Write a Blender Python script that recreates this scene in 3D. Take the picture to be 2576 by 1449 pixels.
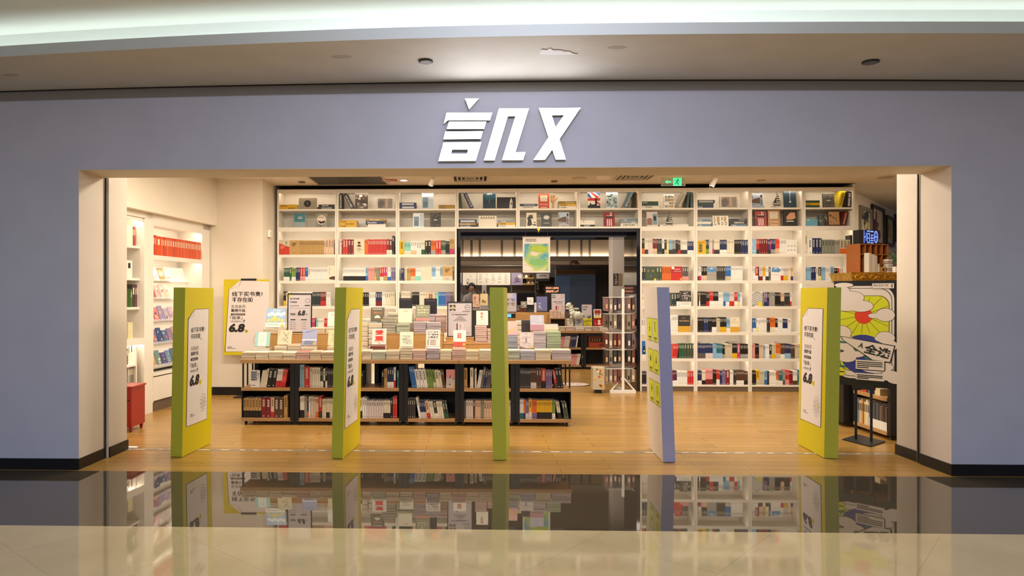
import bpy, math, random, re
from mathutils import Vector, Matrix
for _o in list(bpy.data.objects): bpy.data.objects.remove(_o)
SC = bpy.context.scene
COL = SC.collection
RND = random.Random(7)

# ------------------------------------------------------------------ camera
FPX, PPX, PPY, CAMY, CAMH = 1800.0, 1137.0, 741.0, -6.04, 1.5
YAW = math.atan(50 / 1800)
cd = bpy.data.cameras.new('camera')
cd.sensor_fit = 'HORIZONTAL'; cd.sensor_width = 36.0
cd.lens = FPX / 2576 * 36.0
cd.shift_x = (1288 - PPX) / 2576; cd.shift_y = (PPY - 724.5) / 2576
cd.clip_start = 0.05; cd.clip_end = 200
cam = bpy.data.objects.new('camera', cd); COL.objects.link(cam)
cam.location = (0, CAMY, CAMH); cam.rotation_euler = (math.radians(90), 0, YAW)
SC.camera = cam

# ------------------------------------------------------------------ colour management, world
SC.view_settings.view_transform = 'Standard'; SC.view_settings.look = 'None'
SC.view_settings.exposure = 0.0; SC.view_settings.gamma = 1.0
SC.view_settings.use_curve_mapping = False
w = bpy.data.worlds.new('mall_air'); SC.world = w; w.use_nodes = True
w.node_tree.nodes['Background'].inputs[0].default_value = (0.60, 0.62, 0.85, 1)
w.node_tree.nodes['Background'].inputs[1].default_value = 0.22

def area(name, loc, sx, sy, power, col, rot=(0, 0, 0), spread=None):
    l = bpy.data.lights.new(name, 'AREA'); l.shape = 'RECTANGLE'; l.size = sx; l.size_y = sy
    l.energy = power; l.color = col
    if spread: l.spread = math.radians(spread)
    o = bpy.data.objects.new(name, l); COL.objects.link(o); o.location = loc; o.rotation_euler = rot
    return o
WARM = (1.0, 0.89, 0.71)
# shop ceiling lights (recessed panels above the sales floor)
area('shop_light', (-2.4, 1.75, 3.19), 1.6, 0.5, 74, WARM)
area('shop_light', (0.4, 1.75, 3.19), 1.6, 0.5, 74, WARM)
area('shop_light', (3.2, 1.75, 3.19), 1.6, 0.5, 74, WARM)
area('shop_light', (-1.6, 3.6, 3.19), 2.0, 0.4, 55, WARM)
area('shop_light', (1.2, 3.6, 3.19), 2.0, 0.4, 55, WARM)
area('shop_light', (4.2, 3.6, 3.19), 2.0, 0.4, 55, WARM)
for _p, _e in (((-0.4, 8.4, 3.2), 44), ((1.1, 8.2, 3.2), 50), ((2.2, 7.0, 3.2), 44), ((-1.2, 12.6, 3.2), 60), ((1.0, 14.2, 3.2), 60)):
    area('cafe_light', _p, 0.16, 0.16, _e, (1.0, 0.86, 0.72))
area('side_room_light', (7.6, 5.2, 3.15), 0.8, 0.8, 22, WARM)
# added fill lights behind the camera, brightening the shop front and concourse
area('mall_light', (-3.0, -8.0, 3.45), 3.0, 1.2, 250, (0.72, 0.80, 1.0))
area('mall_light', (3.5, -8.0, 3.45), 3.0, 1.2, 250, (0.72, 0.80, 1.0))

# added light out of view, brightening the fascia round the sign
area('fascia_washer', (0.4, -2.9, 3.42), 1.0, 0.15, 34, (0.82, 0.86, 1.0), (math.radians(72), 0, 0))

# ------------------------------------------------------------------ helpers: pixels of the photo -> points in the place
_s, _c = math.sin(YAW), math.cos(YAW)
def ray(px, py):
    a = (px - PPX) / FPX; b = -(py - PPY) / FPX
    return (-_s + _c * a, _c + _s * a, b)
def at(px, py, Y):
    d = ray(px, py); t = (Y - CAMY) / d[1]
    return d[0] * t, CAMH + d[2] * t
def X_(px, Y): return at(px, 741, Y)[0]
def Z_(px, py, Y): return at(px, py, Y)[1]
def G(px, py, z=0.0):
    d = ray(px, py); t = (z - CAMH) / d[2]
    return d[0] * t, CAMY + d[1] * t

# ------------------------------------------------------------------ materials
def lin(h):
    h = h.lstrip('#'); v = [int(h[i:i + 2], 16) / 255 for i in (0, 2, 4)]
    return tuple(x / 12.92 if x <= 0.04045 else ((x + 0.055) / 1.055) ** 2.4 for x in v)
_M = {}
def mat(h, rough=0.6, metal=0.0, emit=0.0, spec=None, name=None):
    key = (h, rough, metal, emit, spec, name)
    if key in _M: return _M[key]
    m = bpy.data.materials.new(name or 'paint'); m.use_nodes = True
    b = m.node_tree.nodes['Principled BSDF']; c = lin(h)
    b.inputs['Base Color'].default_value = (*c, 1); b.inputs['Roughness'].default_value = rough
    b.inputs['Metallic'].default_value = metal
    if spec is not None: b.inputs['Specular IOR Level'].default_value = spec
    if emit:
        b.inputs['Emission Color'].default_value = (*c, 1); b.inputs['Emission Strength'].default_value = emit
    m.diffuse_color = (*c, 1); _M[key] = m
    return m
def glassy(name, h, alpha_mix=0.2, rough=0.02):
    m = bpy.data.materials.new(name); m.use_nodes = True; nt = m.node_tree; nt.nodes.clear()
    o = nt.nodes.new('ShaderNodeOutputMaterial'); mx = nt.nodes.new('ShaderNodeMixShader')
    t = nt.nodes.new('ShaderNodeBsdfTransparent'); g = nt.nodes.new('ShaderNodeBsdfPrincipled')
    g.inputs['Base Color'].default_value = (*lin(h), 1); g.inputs['Roughness'].default_value = rough
    mx.inputs[0].default_value = alpha_mix
    nt.links.new(t.outputs[0], mx.inputs[1]); nt.links.new(g.outputs[0], mx.inputs[2]); nt.links.new(mx.outputs[0], o.inputs[0])
    return m
def textured(name, base, dark, rough, kind, spec=0.5, scale=1.0, amt=0.5, bump=0.0, rot=0.0, coat=0.0):
    """procedural surface: kind = noise | planks | tiles | grain | marble"""
    m = bpy.data.materials.new(name); m.use_nodes = True; nt = m.node_tree; N = nt.nodes.new; L = nt.links.new
    b = nt.nodes['Principled BSDF']; b.inputs['Roughness'].default_value = rough
    b.inputs['Specular IOR Level'].default_value = spec
    b.inputs['Coat Weight'].default_value = coat
    tc = N('ShaderNodeTexCoord'); mp = N('ShaderNodeMapping'); L(tc.outputs['Object'], mp.inputs[0])
    mp.inputs['Rotation'].default_value = (0, 0, rot)
    A, B = (*lin(base), 1), (*lin(dark), 1)
    mix = N('ShaderNodeMix'); mix.data_type = 'RGBA'; mix.inputs[6].default_value = A; mix.inputs[7].default_value = B
    no = N('ShaderNodeTexNoise'); no.inputs['Scale'].default_value = 3 * scale; no.inputs['Detail'].default_value = 6
    rp = N('ShaderNodeValToRGB'); rp.color_ramp.elements[0].position = 0.35; rp.color_ramp.elements[1].position = 0.7
    if kind in ('planks', 'grain'):
        m2 = N('ShaderNodeMapping'); L(mp.outputs[0], m2.inputs[0])
        m2.inputs['Scale'].default_value = (0.7, 14, 14) if kind == 'planks' else (1, 12, 12)
        L(m2.outputs[0], no.inputs[0])
    else: L(mp.outputs[0], no.inputs[0])
    L(no.outputs[0], rp.inputs[0])
    fac = N('ShaderNodeMath'); fac.operation = 'MULTIPLY'; fac.inputs[1].default_value = amt
    L(rp.outputs[0], fac.inputs[0]); L(fac.outputs[0], mix.inputs[0])
    out = mix.outputs[2]
    if kind in ('planks', 'tiles'):
        br = N('ShaderNodeTexBrick'); L(mp.outputs[0], br.inputs[0])
        br.inputs['Scale'].default_value = 1.0
        if kind == 'planks':
            br.inputs['Brick Width'].default_value = 1.2; br.inputs['Row Height'].default_value = 0.15
            br.inputs['Mortar Size'].default_value = 0.0022; br.offset = 0.37
            br.inputs['Color1'].default_value = (1.08, 1.06, 1.0, 1); br.inputs['Color2'].default_value = (0.90, 0.89, 0.88, 1)
            br.inputs['Mortar'].default_value = (0.5, 0.42, 0.35, 1)
        else:
            br.inputs['Brick Width'].default_value = 0.8; br.inputs['Row Height'].default_value = 0.8; br.offset = 0
            br.inputs['Mortar Size'].default_value = 0.0016
            br.inputs['Color1'].default_value = (1.0, 1.0, 1.0, 1); br.inputs['Color2'].default_value = (0.95, 0.95, 0.94, 1)
            br.inputs['Mortar'].default_value = (0.7, 0.66, 0.6, 1)
        mu = N('ShaderNodeMix'); mu.data_type = 'RGBA'; mu.blend_type = 'MULTIPLY'; mu.inputs[0].default_value = 1
        L(out, mu.inputs[6]); L(br.outputs[0], mu.inputs[7]); out = mu.outputs[2]
    L(out, b.inputs['Base Color'])
    if bump:
        bp = N('ShaderNodeBump'); bp.inputs['Strength'].default_value = bump; bp.inputs['Distance'].default_value = 0.01
        L(no.outputs[0], bp.inputs['Height']); L(bp.outputs[0], b.inputs['Normal'])
    return m

FACADE = textured('lavender_wall_paint', '#c8c9da', '#bebfd0', 0.55, 'noise', amt=0.5)
REVEAL = textured('warm_white_wall_paint', '#e2d3c4', '#d9c8b8', 0.6, 'noise', amt=0.4)
CREAM = textured('cream_wall_paint', '#e9dfcf', '#e0d4c2', 0.65, 'noise', amt=0.4)
SHOPCEIL = textured('shop_ceiling_paint', '#e0d6c6', '#d3c8b6', 0.7, 'noise', amt=0.4)
SOFFIT = textured('concourse_ceiling_paint', '#d6cfc4', '#cac2b4', 0.7, 'noise', amt=0.6)
CASE = textured('white_laminate', '#ece5da', '#e4dccf', 0.4, 'noise', amt=0.3)
WOODF = textured('wood_plank_floor', '#aa8346', '#8f6a33', 0.26, 'planks', amt=0.55, spec=0.5, bump=0.02)
TILE = textured('beige_polished_tile', '#bdac88', '#ac9a74', 0.05, 'tiles', amt=0.5, rot=math.radians(40), spec=0.5)
GRAN = textured('dark_polished_granite', '#4c4438', '#403930', 0.02, 'noise', amt=0.6, scale=20, spec=0.7)
OAK = textured('oak_laminate', '#b98f5e', '#9c7444', 0.45, 'grain', amt=0.6)
OAKD = textured('light_oak_box', '#c99a5c', '#b07f42', 0.5, 'grain', amt=0.6)
BLACK = mat('#15161a', 0.45, name='black_steel'); BASEB = mat('#101014', 0.35, name='black_baseboard')
PLINTH = mat('#6b5a48', 0.5, name='brown_plinth')
PAGE = mat('#e4dccb', 0.8, name='book_pages'); INK = mat('#1a1715', 0.6, name='black_print')
WHITE = mat('#efeae4', 0.5, name='white'); CHROME = mat('#c8c8c8', 0.2, 1.0, name='chrome')
LED = mat('#fff0da', 0.5, emit=24.0, name='led_strip')

# ------------------------------------------------------------------ mesh builder
WLOC = {}
def props(o, label=None, cat=None, group=None, kind=None):
    if label: o['label'] = label
    if cat: o['category'] = cat
    if group: o['group'] = group
    if kind: o['kind'] = kind
    return o
def empty(name, loc, label=None, cat=None, group=None, kind=None):
    o = bpy.data.objects.new(name, None); COL.objects.link(o); o.location = loc; o.empty_display_size = 0.05
    WLOC[o.name] = Vector(loc); return props(o, label, cat, group, kind)
def sub_empty(name, loc, parent, label=None):
    o = bpy.data.objects.new(name, None); COL.objects.link(o); o.parent = parent
    o.location = Vector(loc) - WLOC[parent.name]; WLOC[o.name] = Vector(loc); o.empty_display_size = 0.05
    return props(o, label)
class MB:
    def __init__(s): s.v = []; s.f = []; s.m = []; s.mats = []; s.sm = []
    def mi(s, m):
        if m not in s.mats: s.mats.append(m)
        return s.mats.index(m)
    def add(s, vs, fs, m, smooth=False):
        n = len(s.v); k = s.mi(m); s.v += [tuple(p) for p in vs]
        for f in fs: s.f.append([i + n for i in f]); s.m.append(k); s.sm.append(smooth)
        return s
    def box(s, x0, x1, y0, y1, z0, z1, m, T=None):
        vs = [(x, y, z) for z in (z0, z1) for y in (y0, y1) for x in (x0, x1)]
        if T: vs = [T @ Vector(p) for p in vs]
        return s.add(vs, [(0, 2, 3, 1), (4, 5, 7, 6), (0, 1, 5, 4), (2, 6, 7, 3), (0, 4, 6, 2), (1, 3, 7, 5)], m)
    def bbox_bev(s, x0, x1, y0, y1, z0, z1, m, b=0.01, T=None):
        """box with the four vertical and the top edges chamfered"""
        def ring(i, z): 
            return [(x0 + b + i, y0 + i, z), (x1 - b - i, y0 + i, z), (x1 - i, y0 + b + i, z), (x1 - i, y1 - b - i, z), (x1 - b - i, y1 - i, z), (x0 + b + i, y1 - i, z), (x0 + i, y1 - b - i, z), (x0 + i, y0 + b + i, z)]
        vs = ring(0, z0) + ring(0, z1 - b) + ring(b * .9, z1)
        if T: vs = [T @ Vector(p) for p in vs]
        fs = [tuple(range(7, -1, -1)), tuple(range(16, 24))]
        for k in (0, 8):
            for i in range(8): j = (i + 1) % 8; fs.append((k + i, k + j, k + 8 + j, k + 8 + i))
        return s.add(vs, fs, m)
    def hexa(s, b4, t4, m):
        return s.add(list(b4) + list(t4), [(3, 2, 1, 0), (4, 5, 6, 7), (0, 1, 5, 4), (1, 2, 6, 5), (2, 3, 7, 6), (3, 0, 4, 7)], m)
    def tube(s, p0, p1, r, m, n=8, r1=None, smooth=True):
        p0, p1 = Vector(p0), Vector(p1); d = (p1 - p0).normalized(); r1 = r if r1 is None else r1
        a = d.cross(Vector((0, 0, 1))) if abs(d.z) < 0.9 else d.cross(Vector((1, 0, 0)))
        a.normalize(); b = d.cross(a); vs = []
        for p, q in ((p0, r), (p1, r1)):
            for i in range(n): t = 2 * math.pi * i / n; vs.append(p + a * math.cos(t) * q + b * math.sin(t) * q)
        s.add(vs, [(i, (i + 1) % n, n + (i + 1) % n, n + i) for i in range(n)], m, smooth)
        return s.add(vs, [tuple(range(n - 1, -1, -1)), tuple(range(n, 2 * n))], m)
    def path(s, pts, r, m, n=6):
        for a, b in zip(pts, pts[1:]): s.tube(a, b, r, m, n)
        return s
    def lathe(s, prof, cx, cy, m, n=20, smooth=True, sx=1, sy=1):
        vs = []; 
        for r, z in prof:
            for i in range(n): t = 2 * math.pi * i / n; vs.append((cx + r * sx * math.cos(t), cy + r * sy * math.sin(t), z))
        fs = []
        for k in range(len(prof) - 1):
            for i in range(n): j = (i + 1) % n; fs.append((k * n + i, k * n + j, (k + 1) * n + j, (k + 1) * n + i))
        s.add(vs, fs, m, smooth)
        return s.add(vs, [tuple(range(n - 1, -1, -1)), tuple(range((len(prof) - 1) * n, len(prof) * n))], m)
    def ball(s, c, r, m, sx=1, sy=1, sz=1, n=10, k=7, T=None):
        vs = []; fs = []
        for a in range(k + 1):
            ph = math.pi * a / k
            for i in range(n):
                t = 2 * math.pi * i / n
                v = Vector((r * sx * math.sin(ph) * math.cos(t), r * sy * math.sin(ph) * math.sin(t), -r * sz * math.cos(ph)))
                if T: v = T @ v
                vs.append(v + Vector(c))
        for a in range(k):
            for i in range(n): j = (i + 1) % n; fs.append((a * n + i, a * n + j, (a + 1) * n + j, (a + 1) * n + i))
        return s.add(vs, fs, m, True)
    def build(s, name, parent=None, label=None, cat=None, group=None, kind=None, origin=None, keep=False):
        if keep: o = Vector((0, 0, 0))
        elif origin is not None: o = Vector(origin)
        else:
            xs = [p[0] for p in s.v]; ys = [p[1] for p in s.v]; zs = [p[2] for p in s.v]
            o = Vector(((min(xs) + max(xs)) / 2, (min(ys) + max(ys)) / 2, min(zs)))
        me = bpy.data.meshes.new(name)
        me.from_pydata([(p[0] - o.x, p[1] - o.y, p[2] - o.z) for p in s.v], [], s.f)
        for m in s.mats: me.materials.append(m)
        me.polygons.foreach_set('material_index', s.m); me.polygons.foreach_set('use_smooth', s.sm); me.update()
        ob = bpy.data.objects.new(name, me); COL.objects.link(ob)
        if parent is not None: ob.parent = parent; ob.location = o - WLOC[parent.name]
        else: ob.location = o
        WLOC[ob.name] = o.copy()
        return props(ob, label, cat, group, kind)

class FR:
    """a flat frame in the place: origin, unit axes u (right) and v (up); n points at the viewer's side"""
    def __init__(s, o, u, v=(0, 0, 1)):
        s.o = Vector(o); s.u = Vector(u).normalized(); s.v = Vector(v).normalized(); s.n = s.u.cross(s.v).normalized()
    def p(s, x, y, d=0.0): return s.o + s.u * x + s.v * y + s.n * d
    def rect(s, mb, x0, x1, y0, y1, m, d=0.001):
        return mb.add([s.p(x0, y0, d), s.p(x1, y0, d), s.p(x1, y1, d), s.p(x0, y1, d)], [(0, 1, 2, 3)], m)
    def poly(s, mb, pts, m, d=0.001):
        return mb.add([s.p(x, y, d) for x, y in pts], [tuple(range(len(pts)))], m)
    def slab(s, mb, pts, m, d0=0.0, d1=0.01):
        n = len(pts); vs = [s.p(x, y, d0) for x, y in pts] + [s.p(x, y, d1) for x, y in pts]
        return mb.add(vs, [tuple(range(n - 1, -1, -1)), tuple(range(n, 2 * n))] + [(i, (i + 1) % n, n + (i + 1) % n, n + i) for i in range(n)], m)
    def box(s, mb, x0, x1, y0, y1, m, d0=0.0, d1=0.01):
        return s.slab(mb, [(x0, y0), (x1, y0), (x1, y1), (x0, y1)], m, d0, d1)
    def disc(s, mb, cx, cy, r, m, d=0.001, n=20, ry=None, a0=0, a1=360):
        ry = ry or r
        pts = [(cx + r * math.cos(math.radians(a0 + (a1 - a0) * i / n)), cy + ry * math.sin(math.radians(a0 + (a1 - a0) * i / n))) for i in range(n + (a1 - a0 < 360))]
        return s.poly(mb, pts, m, d)
    def line(s, mb, pts, wd, m, d=0.0012, closed=False):
        if closed: pts = list(pts) + [pts[0]]
        for (x0, y0), (x1, y1) in zip(pts, pts[1:]):
            l = math.hypot(x1 - x0, y1 - y0) or 1e-6; nx, ny = -(y1 - y0) / l * wd / 2, (x1 - x0) / l * wd / 2
            s.poly(mb, [(x0 - nx, y0 - ny), (x1 - nx, y1 - ny), (x1 + nx, y1 + ny), (x0 + nx, y0 + ny)], m, d)
    def ring(s, mb, cx, cy, r, wd, m, d=0.0012, n=20, ry=None, a0=0, a1=360):
        ry = ry or r
        s.line(mb, [(cx + r * math.cos(math.radians(a0 + (a1 - a0) * i / n)), cy + ry * math.sin(math.radians(a0 + (a1 - a0) * i / n))) for i in range(n + 1)], wd, m, d)
    def text(s, mb, t, x, y, h, m, w=None, d=0.0014, bold=0.0, shear=0.0, vert=False):
        """text with its lower left corner at x, y, glyph height h and (if given) total width w"""
        vs, fs = glyphs(t, bold, shear, vert)
        if not vs: return
        x1 = max(p[0] for p in vs); y1 = max(p[1] for p in vs)
        ky = h / y1; kx = (w / x1) if w else ky
        mb.add([s.p(x + p[0] * kx, y + p[1] * ky, d) for p in vs], fs, m)
_GL = {}
def glyphs(t, bold=0.0, shear=0.0, vert=False):
    key = (t, bold, shear, vert)
    if key in _GL: return _GL[key]
    cu = bpy.data.curves.new('t', 'FONT'); cu.body = '\n'.join(t) if vert else t; cu.size = 1.0
    cu.resolution_u = 2; cu.offset = bold; cu.shear = shear; cu.fill_mode = 'FRONT'
    ob = bpy.data.objects.new('t', cu); COL.objects.link(ob)
    bpy.context.view_layer.update()
    dg = bpy.context.evaluated_depsgraph_get(); me = bpy.data.meshes.new_from_object(ob.evaluated_get(dg))
    vs = [tuple(v.co) for v in me.vertices]; fs = [tuple(p.vertices) for p in me.polygons]
    if vs:
        x0 = min(p[0] for p in vs); y0 = min(p[1] for p in vs); vs = [(p[0] - x0, p[1] - y0) for p in vs]
    # front faces only, one winding
    out = []
    for f in fs:
        a, b, c = vs[f[0]], vs[f[1]], vs[f[2]]
        ar = sum(vs[f[i]][0] * vs[f[(i + 1) % len(f)]][1] - vs[f[(i + 1) % len(f)]][0] * vs[f[i]][1] for i in range(len(f)))
        if abs(ar) > 1e-9: out.append(f if ar > 0 else tuple(reversed(f)))
    bpy.data.objects.remove(ob); bpy.data.curves.remove(cu); bpy.data.meshes.remove(me)
    _GL[key] = (vs, out); return _GL[key]

# ================================================================== THE SETTING
XL, XR, ZS = -3.37, 3.975, 2.57          # shop front opening
ZC = 3.22                                 # shop ceiling
def struct(name, mb, **k): return mb.build(name, kind='structure', **k)
def ceil_z(x): return 3.295 - 0.0022 * (x - 0.8) ** 2      # the concourse soffit bows slightly
m = MB(); m.box(-9, 11, -14, -1.47, -0.05, 0, TILE); struct('floor', m, keep=True)
m = MB(); m.box(-9, 11, -1.47, -0.04, -0.05, 0, GRAN); struct('floor', m, keep=True)
m = MB(); m.box(-6, 12, -0.04, 20, -0.05, 0, WOODF); struct('floor', m, keep=True)
m = MB(); m.box(XL + .03, XR - .02, 0.78, 0.815, 0.0, 0.003, mat('#cfc8bc', .3))
for i in range(46): a = XL + .05 + i * .158 + RND.uniform(0, .05); m.box(a, min(a + RND.uniform(.04, .15), XR - .03), 0.788, 0.806, 0.003, 0.0036, mat(RND.choice(['#1c1a18', '#3a3632', '#6a655e']), .3))
struct('trim_1', m)
# shop front wall with its opening
m = MB()
m.box(-9, XL, 0, 0.41, 0, ZS, FACADE); m.box(XR, 11, 0, 0.41, 0, ZS, FACADE); m.box(-9, 11, 0, 0.41, ZS, 3.42, FACADE)
struct('wall_front', m, keep=True)
# the two jambs: warm white returns, with the shutter slot between the front and rear part
for sd, x in (('left', XL), ('right', XR)):
    s = 1 if sd == 'left' else -1; ro = .03 if s > 0 else -.018
    m = MB(); a, b = sorted((x, x + s * 0.004)); m.box(a, b, 0.0, 0.415, 0.09, ZS, REVEAL)
    a, b = sorted((x + s * ro, x - s * 2.0)); m.box(a, b, 0.455, 0.80, 0, ZC, REVEAL)
    struct('wall_' + sd, m, keep=True)
    m = MB(); a, b = sorted((x - s * .30, x - s * 0.05)); m.box(a, b, 0.41, 0.455, 0, ZC, mat('#1b1714', .4))
    a, b = sorted((x - s * .05, x + s * 0.008)); m.box(a, b, 0.41, 0.418, 0, ZC, mat('#9d978f', .3, .8)); m.box(a, b, 0.447, 0.455, 0, ZC, mat('#9d978f', .3, .8))
    struct('trim_%d' % (2 if s > 0 else 3), m, keep=True)
    m = MB(); a, b = sorted((x, x + s * 0.012)); m.box(a, b, -0.012, 0.41, 0, 0.095, BASEB)
    a, b = sorted((x, x - s * 6)); m.box(a, b, -0.012, 0, 0, 0.095, BASEB)
    a, b = sorted((x + s * ro, x + s * (ro + .012))); m.box(a, b, 0.455, 0.81, 0, 0.095, BASEB)
    struct('baseboard_' + sd, m, keep=True)
m = MB(); m.box(XL, XR, 0.0, 0.41, ZS - 0.004, ZS, textured('lintel_paint', '#d8c8b2', '#ccbaa2', .6, 'noise')); struct('trim_4', m, keep=True)
# concourse soffit (bowed), black shadow gap, cove lip, bright tray ceiling
m = MB(); n = 40; xs = [-9 + 20 * i / n for i in range(n + 1)]
def yl(x): return -1.07 + 0.010 * (x - 1.2) ** 2 if x < 1.2 else -1.07
for a, b in zip(xs, xs[1:]):
    za, zb = ceil_z(a), ceil_z(b); ya, yb = yl(a), yl(b)
    m.add([(a, -0.02, za), (b, -0.02, zb), (b, yb, zb), (a, ya, za)], [(0, 1, 2, 3)], SOFFIT)
    LIPM = mat('#c4c8cc', .6, name='grey_cove_lip')
    m.add([(a, ya, za), (b, yb, zb), (b, yb, zb + .08), (a, ya, za + .08)], [(0, 1, 2, 3)], LIPM)
    m.add([(a, ya, za + .08), (b, yb, zb + .08), (b, yb + .02, zb + .08), (a, ya + .02, za + .08)], [(0, 1, 2, 3)], LIPM)
    m.add([(a, ya + .02, za + .08), (b, yb + .02, zb + .08), (b, yb + .02, zb + .02), (a, ya + .02, za + .02)], [(0, 1, 2, 3)], LIPM)
    m.add([(a, ya + .02, za + .02), (b, yb + .02, zb + .02), (b, yb + .15, zb + .02), (a, ya + .15, za + .02)], [(0, 1, 2, 3)], LIPM)
    W2 = mat('#eef2ee', .7, name='white_cove_paint')
    m.add([(a, ya + .15, za + .02), (b, yb + .15, zb + .02), (b, yb + .15, zb + .22), (a, ya + .15, za + .22)], [(0, 1, 2, 3)], W2)
    m.add([(a, ya + .15, za + .22), (b, yb + .15, zb + .22), (b, -14, zb + .22), (a, -14, za + .22)], [(0, 1, 2, 3)], W2)
struct('ceiling', m, keep=True)
m = MB()
for a, b in zip(xs, xs[1:]):
    za, zb = ceil_z(a), ceil_z(b)
    D1 = mat('#2a2523', .5); D2 = mat('#8b8480', .4)
    m.add([(a, -0.02, za - .012), (b, -0.02, zb - .012), (b, -0.02, zb + .01), (a, -0.02, za + .01)], [(0, 1, 2, 3)], D1)
    m.add([(a, -0.018, za - .012), (b, -0.018, zb - .012), (b, 0.0, zb - .012), (a, 0.0, za - .012)], [(0, 1, 2, 3)], D1)
    m.add([(a, -0.004, za - .085), (b, -0.004, zb - .085), (b, -0.018, zb - .012), (a, -0.018, za - .012)], [(0, 1, 2, 3)], D2)
struct('trim_5', m, keep=True)
m = MB()
for a, b in zip(xs, xs[1:]):
    za, zb = ceil_z(a) + .03, ceil_z(b) + .03; ya, yb = yl(a) + .085, yl(b) + .085
    m.hexa([(a, ya, za), (b, yb, zb), (b, yb + .02, zb), (a, ya + .02, za)], [(a, ya, za + .01), (b, yb, zb + .01), (b, yb + .02, zb + .01), (a, ya + .02, za + .01)], mat('#f8fff6', .5, emit=6.5, name='cove_tube_light'))
m.build('cove_light', label='long white light hidden in the cove above the shop front', cat='light', keep=True)
# shop shell
m = MB(); m.box(-6, 8.5, 0.41, 5.2, ZC, ZC + .05, SHOPCEIL); m.box(5.95, 13, 5.2, 12, ZC, ZC + .05, SHOPCEIL); struct('ceiling', m, keep=True)
m = MB(); m.box(-3.1, 5.95, 5.2, 5.52, ZC, ZC + .3, mat('#3a2f24', .8)); m.box(-3.1, 6.0, 5.53, 5.555, 2.55, ZC, mat('#3a2f24', .8)); struct('wall_back', m, keep=True)  # shade above the bookcases is painted in as dark brown
# left wall, turned 5.7 degrees
LU = Vector((0.0995, 0.995, 0)); LN = Vector((0.995, -0.0995, 0)); LO = Vector((-4.10 + 0.1 * (1.5 - 2.66), 1.5, 0))
LT = Matrix(((LU.x, -LN.x, 0, LO.x), (LU.y, -LN.y, 0, LO.y), (0, 0, 1, 0), (0, 0, 0, 1)))   # local: x along wall, y into wall, z up
LW = 4.55 - 1.5
m = MB(); m.box(-1.2, LW + .2, -0.10, 0.5, 2.53, ZC, CREAM, LT)
m.box(-1.2, LW + .2, 0.42, 0.5, 0, 2.8, CREAM, LT); struct('wall_left', m, keep=True)
m = MB(); m.box(-5.0, -3.12, 4.55, 5.6, 0, ZC, CREAM); struct('wall_left', m, keep=True)
m = MB(); m.box(-3.9, -3.108, 4.535, 4.55, 0, 0.12, BASEB); m.box(-3.12, -3.108, 4.54, 5.15, 0, .12, BASEB); struct('baseboard_back', m, keep=True)
m = MB(); m.box(-6.2, -4.9, 0.8, 5, 0, ZC, CREAM); struct('wall_left', m, keep=True)
# right: diagonal wall behind the bookcase end
dg0, dg1 = Vector((5.93, 5.56, 0)), Vector((9.9, 10.4, 0)); du = (dg1 - dg0).normalized()
RF = FR(dg0, du); RL = (dg1 - dg0).length
m = MB(); RF.box(m, 0.0, RL, 0, ZC, CREAM, -.1, 0.0); m.box(8.4, 8.5, -.5, 7, 0, ZC, CREAM); m.box(8.5, 13, 6.9, 7.0, 0, ZC, CREAM); m.box(9.9, 13, 10.4, 10.5, 0, ZC, CREAM); struct('wall_right', m, keep=True)

# ------------------------------------------------------------------ cafe shell beyond the portal
CG = textured('grey_cafe_plaster', '#77716c', '#67615c', .8, 'noise', amt=.6)
m = MB(); m.box(-5, -4.9, 5.56, 17, 0, 3.3, CG); m.box(-5, 6, 16.9, 17, 0, 3.6, CG); m.box(5.9, 6, 7.5, 17, 0, 3.6, CG); struct('wall_back', m, keep=True)
m = MB(); m.box(-5, 6, 5.56, 17, 3.3, 3.36, mat('#8f857a', .8)); struct('ceiling', m, keep=True)
# portal: black glossy lining
PB = mat('#0d0c10', .06, spec=.8, name='glossy_black_panel'); x0, x1 = -0.23, 2.611
m = MB()
m.box(x0 + .01, x0 + .055, 5.14, 6.05, 0, 2.525, PB); m.box(x1 - .055, x1 - .003, 5.14, 6.05, 0, 2.525, PB); m.box(x0 + .055, x1 - .055, 5.14, 6.05, 2.475, 2.525, PB)
m.box(x0 + .055, x1 - .055, 5.5, 6.05, 2.42, 2.475, PB)
struct('door_1', m, keep=True)
m = MB(); m.box(-4.2, x0 + .01, 5.56, 5.9, 0, 3.3, CG); m.box(x1, 6.0, 5.56, 5.9, 0, 3.3, CG); m.box(x0, x1, 5.56, 5.9, 2.53, 3.3, CG); struct('wall_back', m, keep=True)

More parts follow.
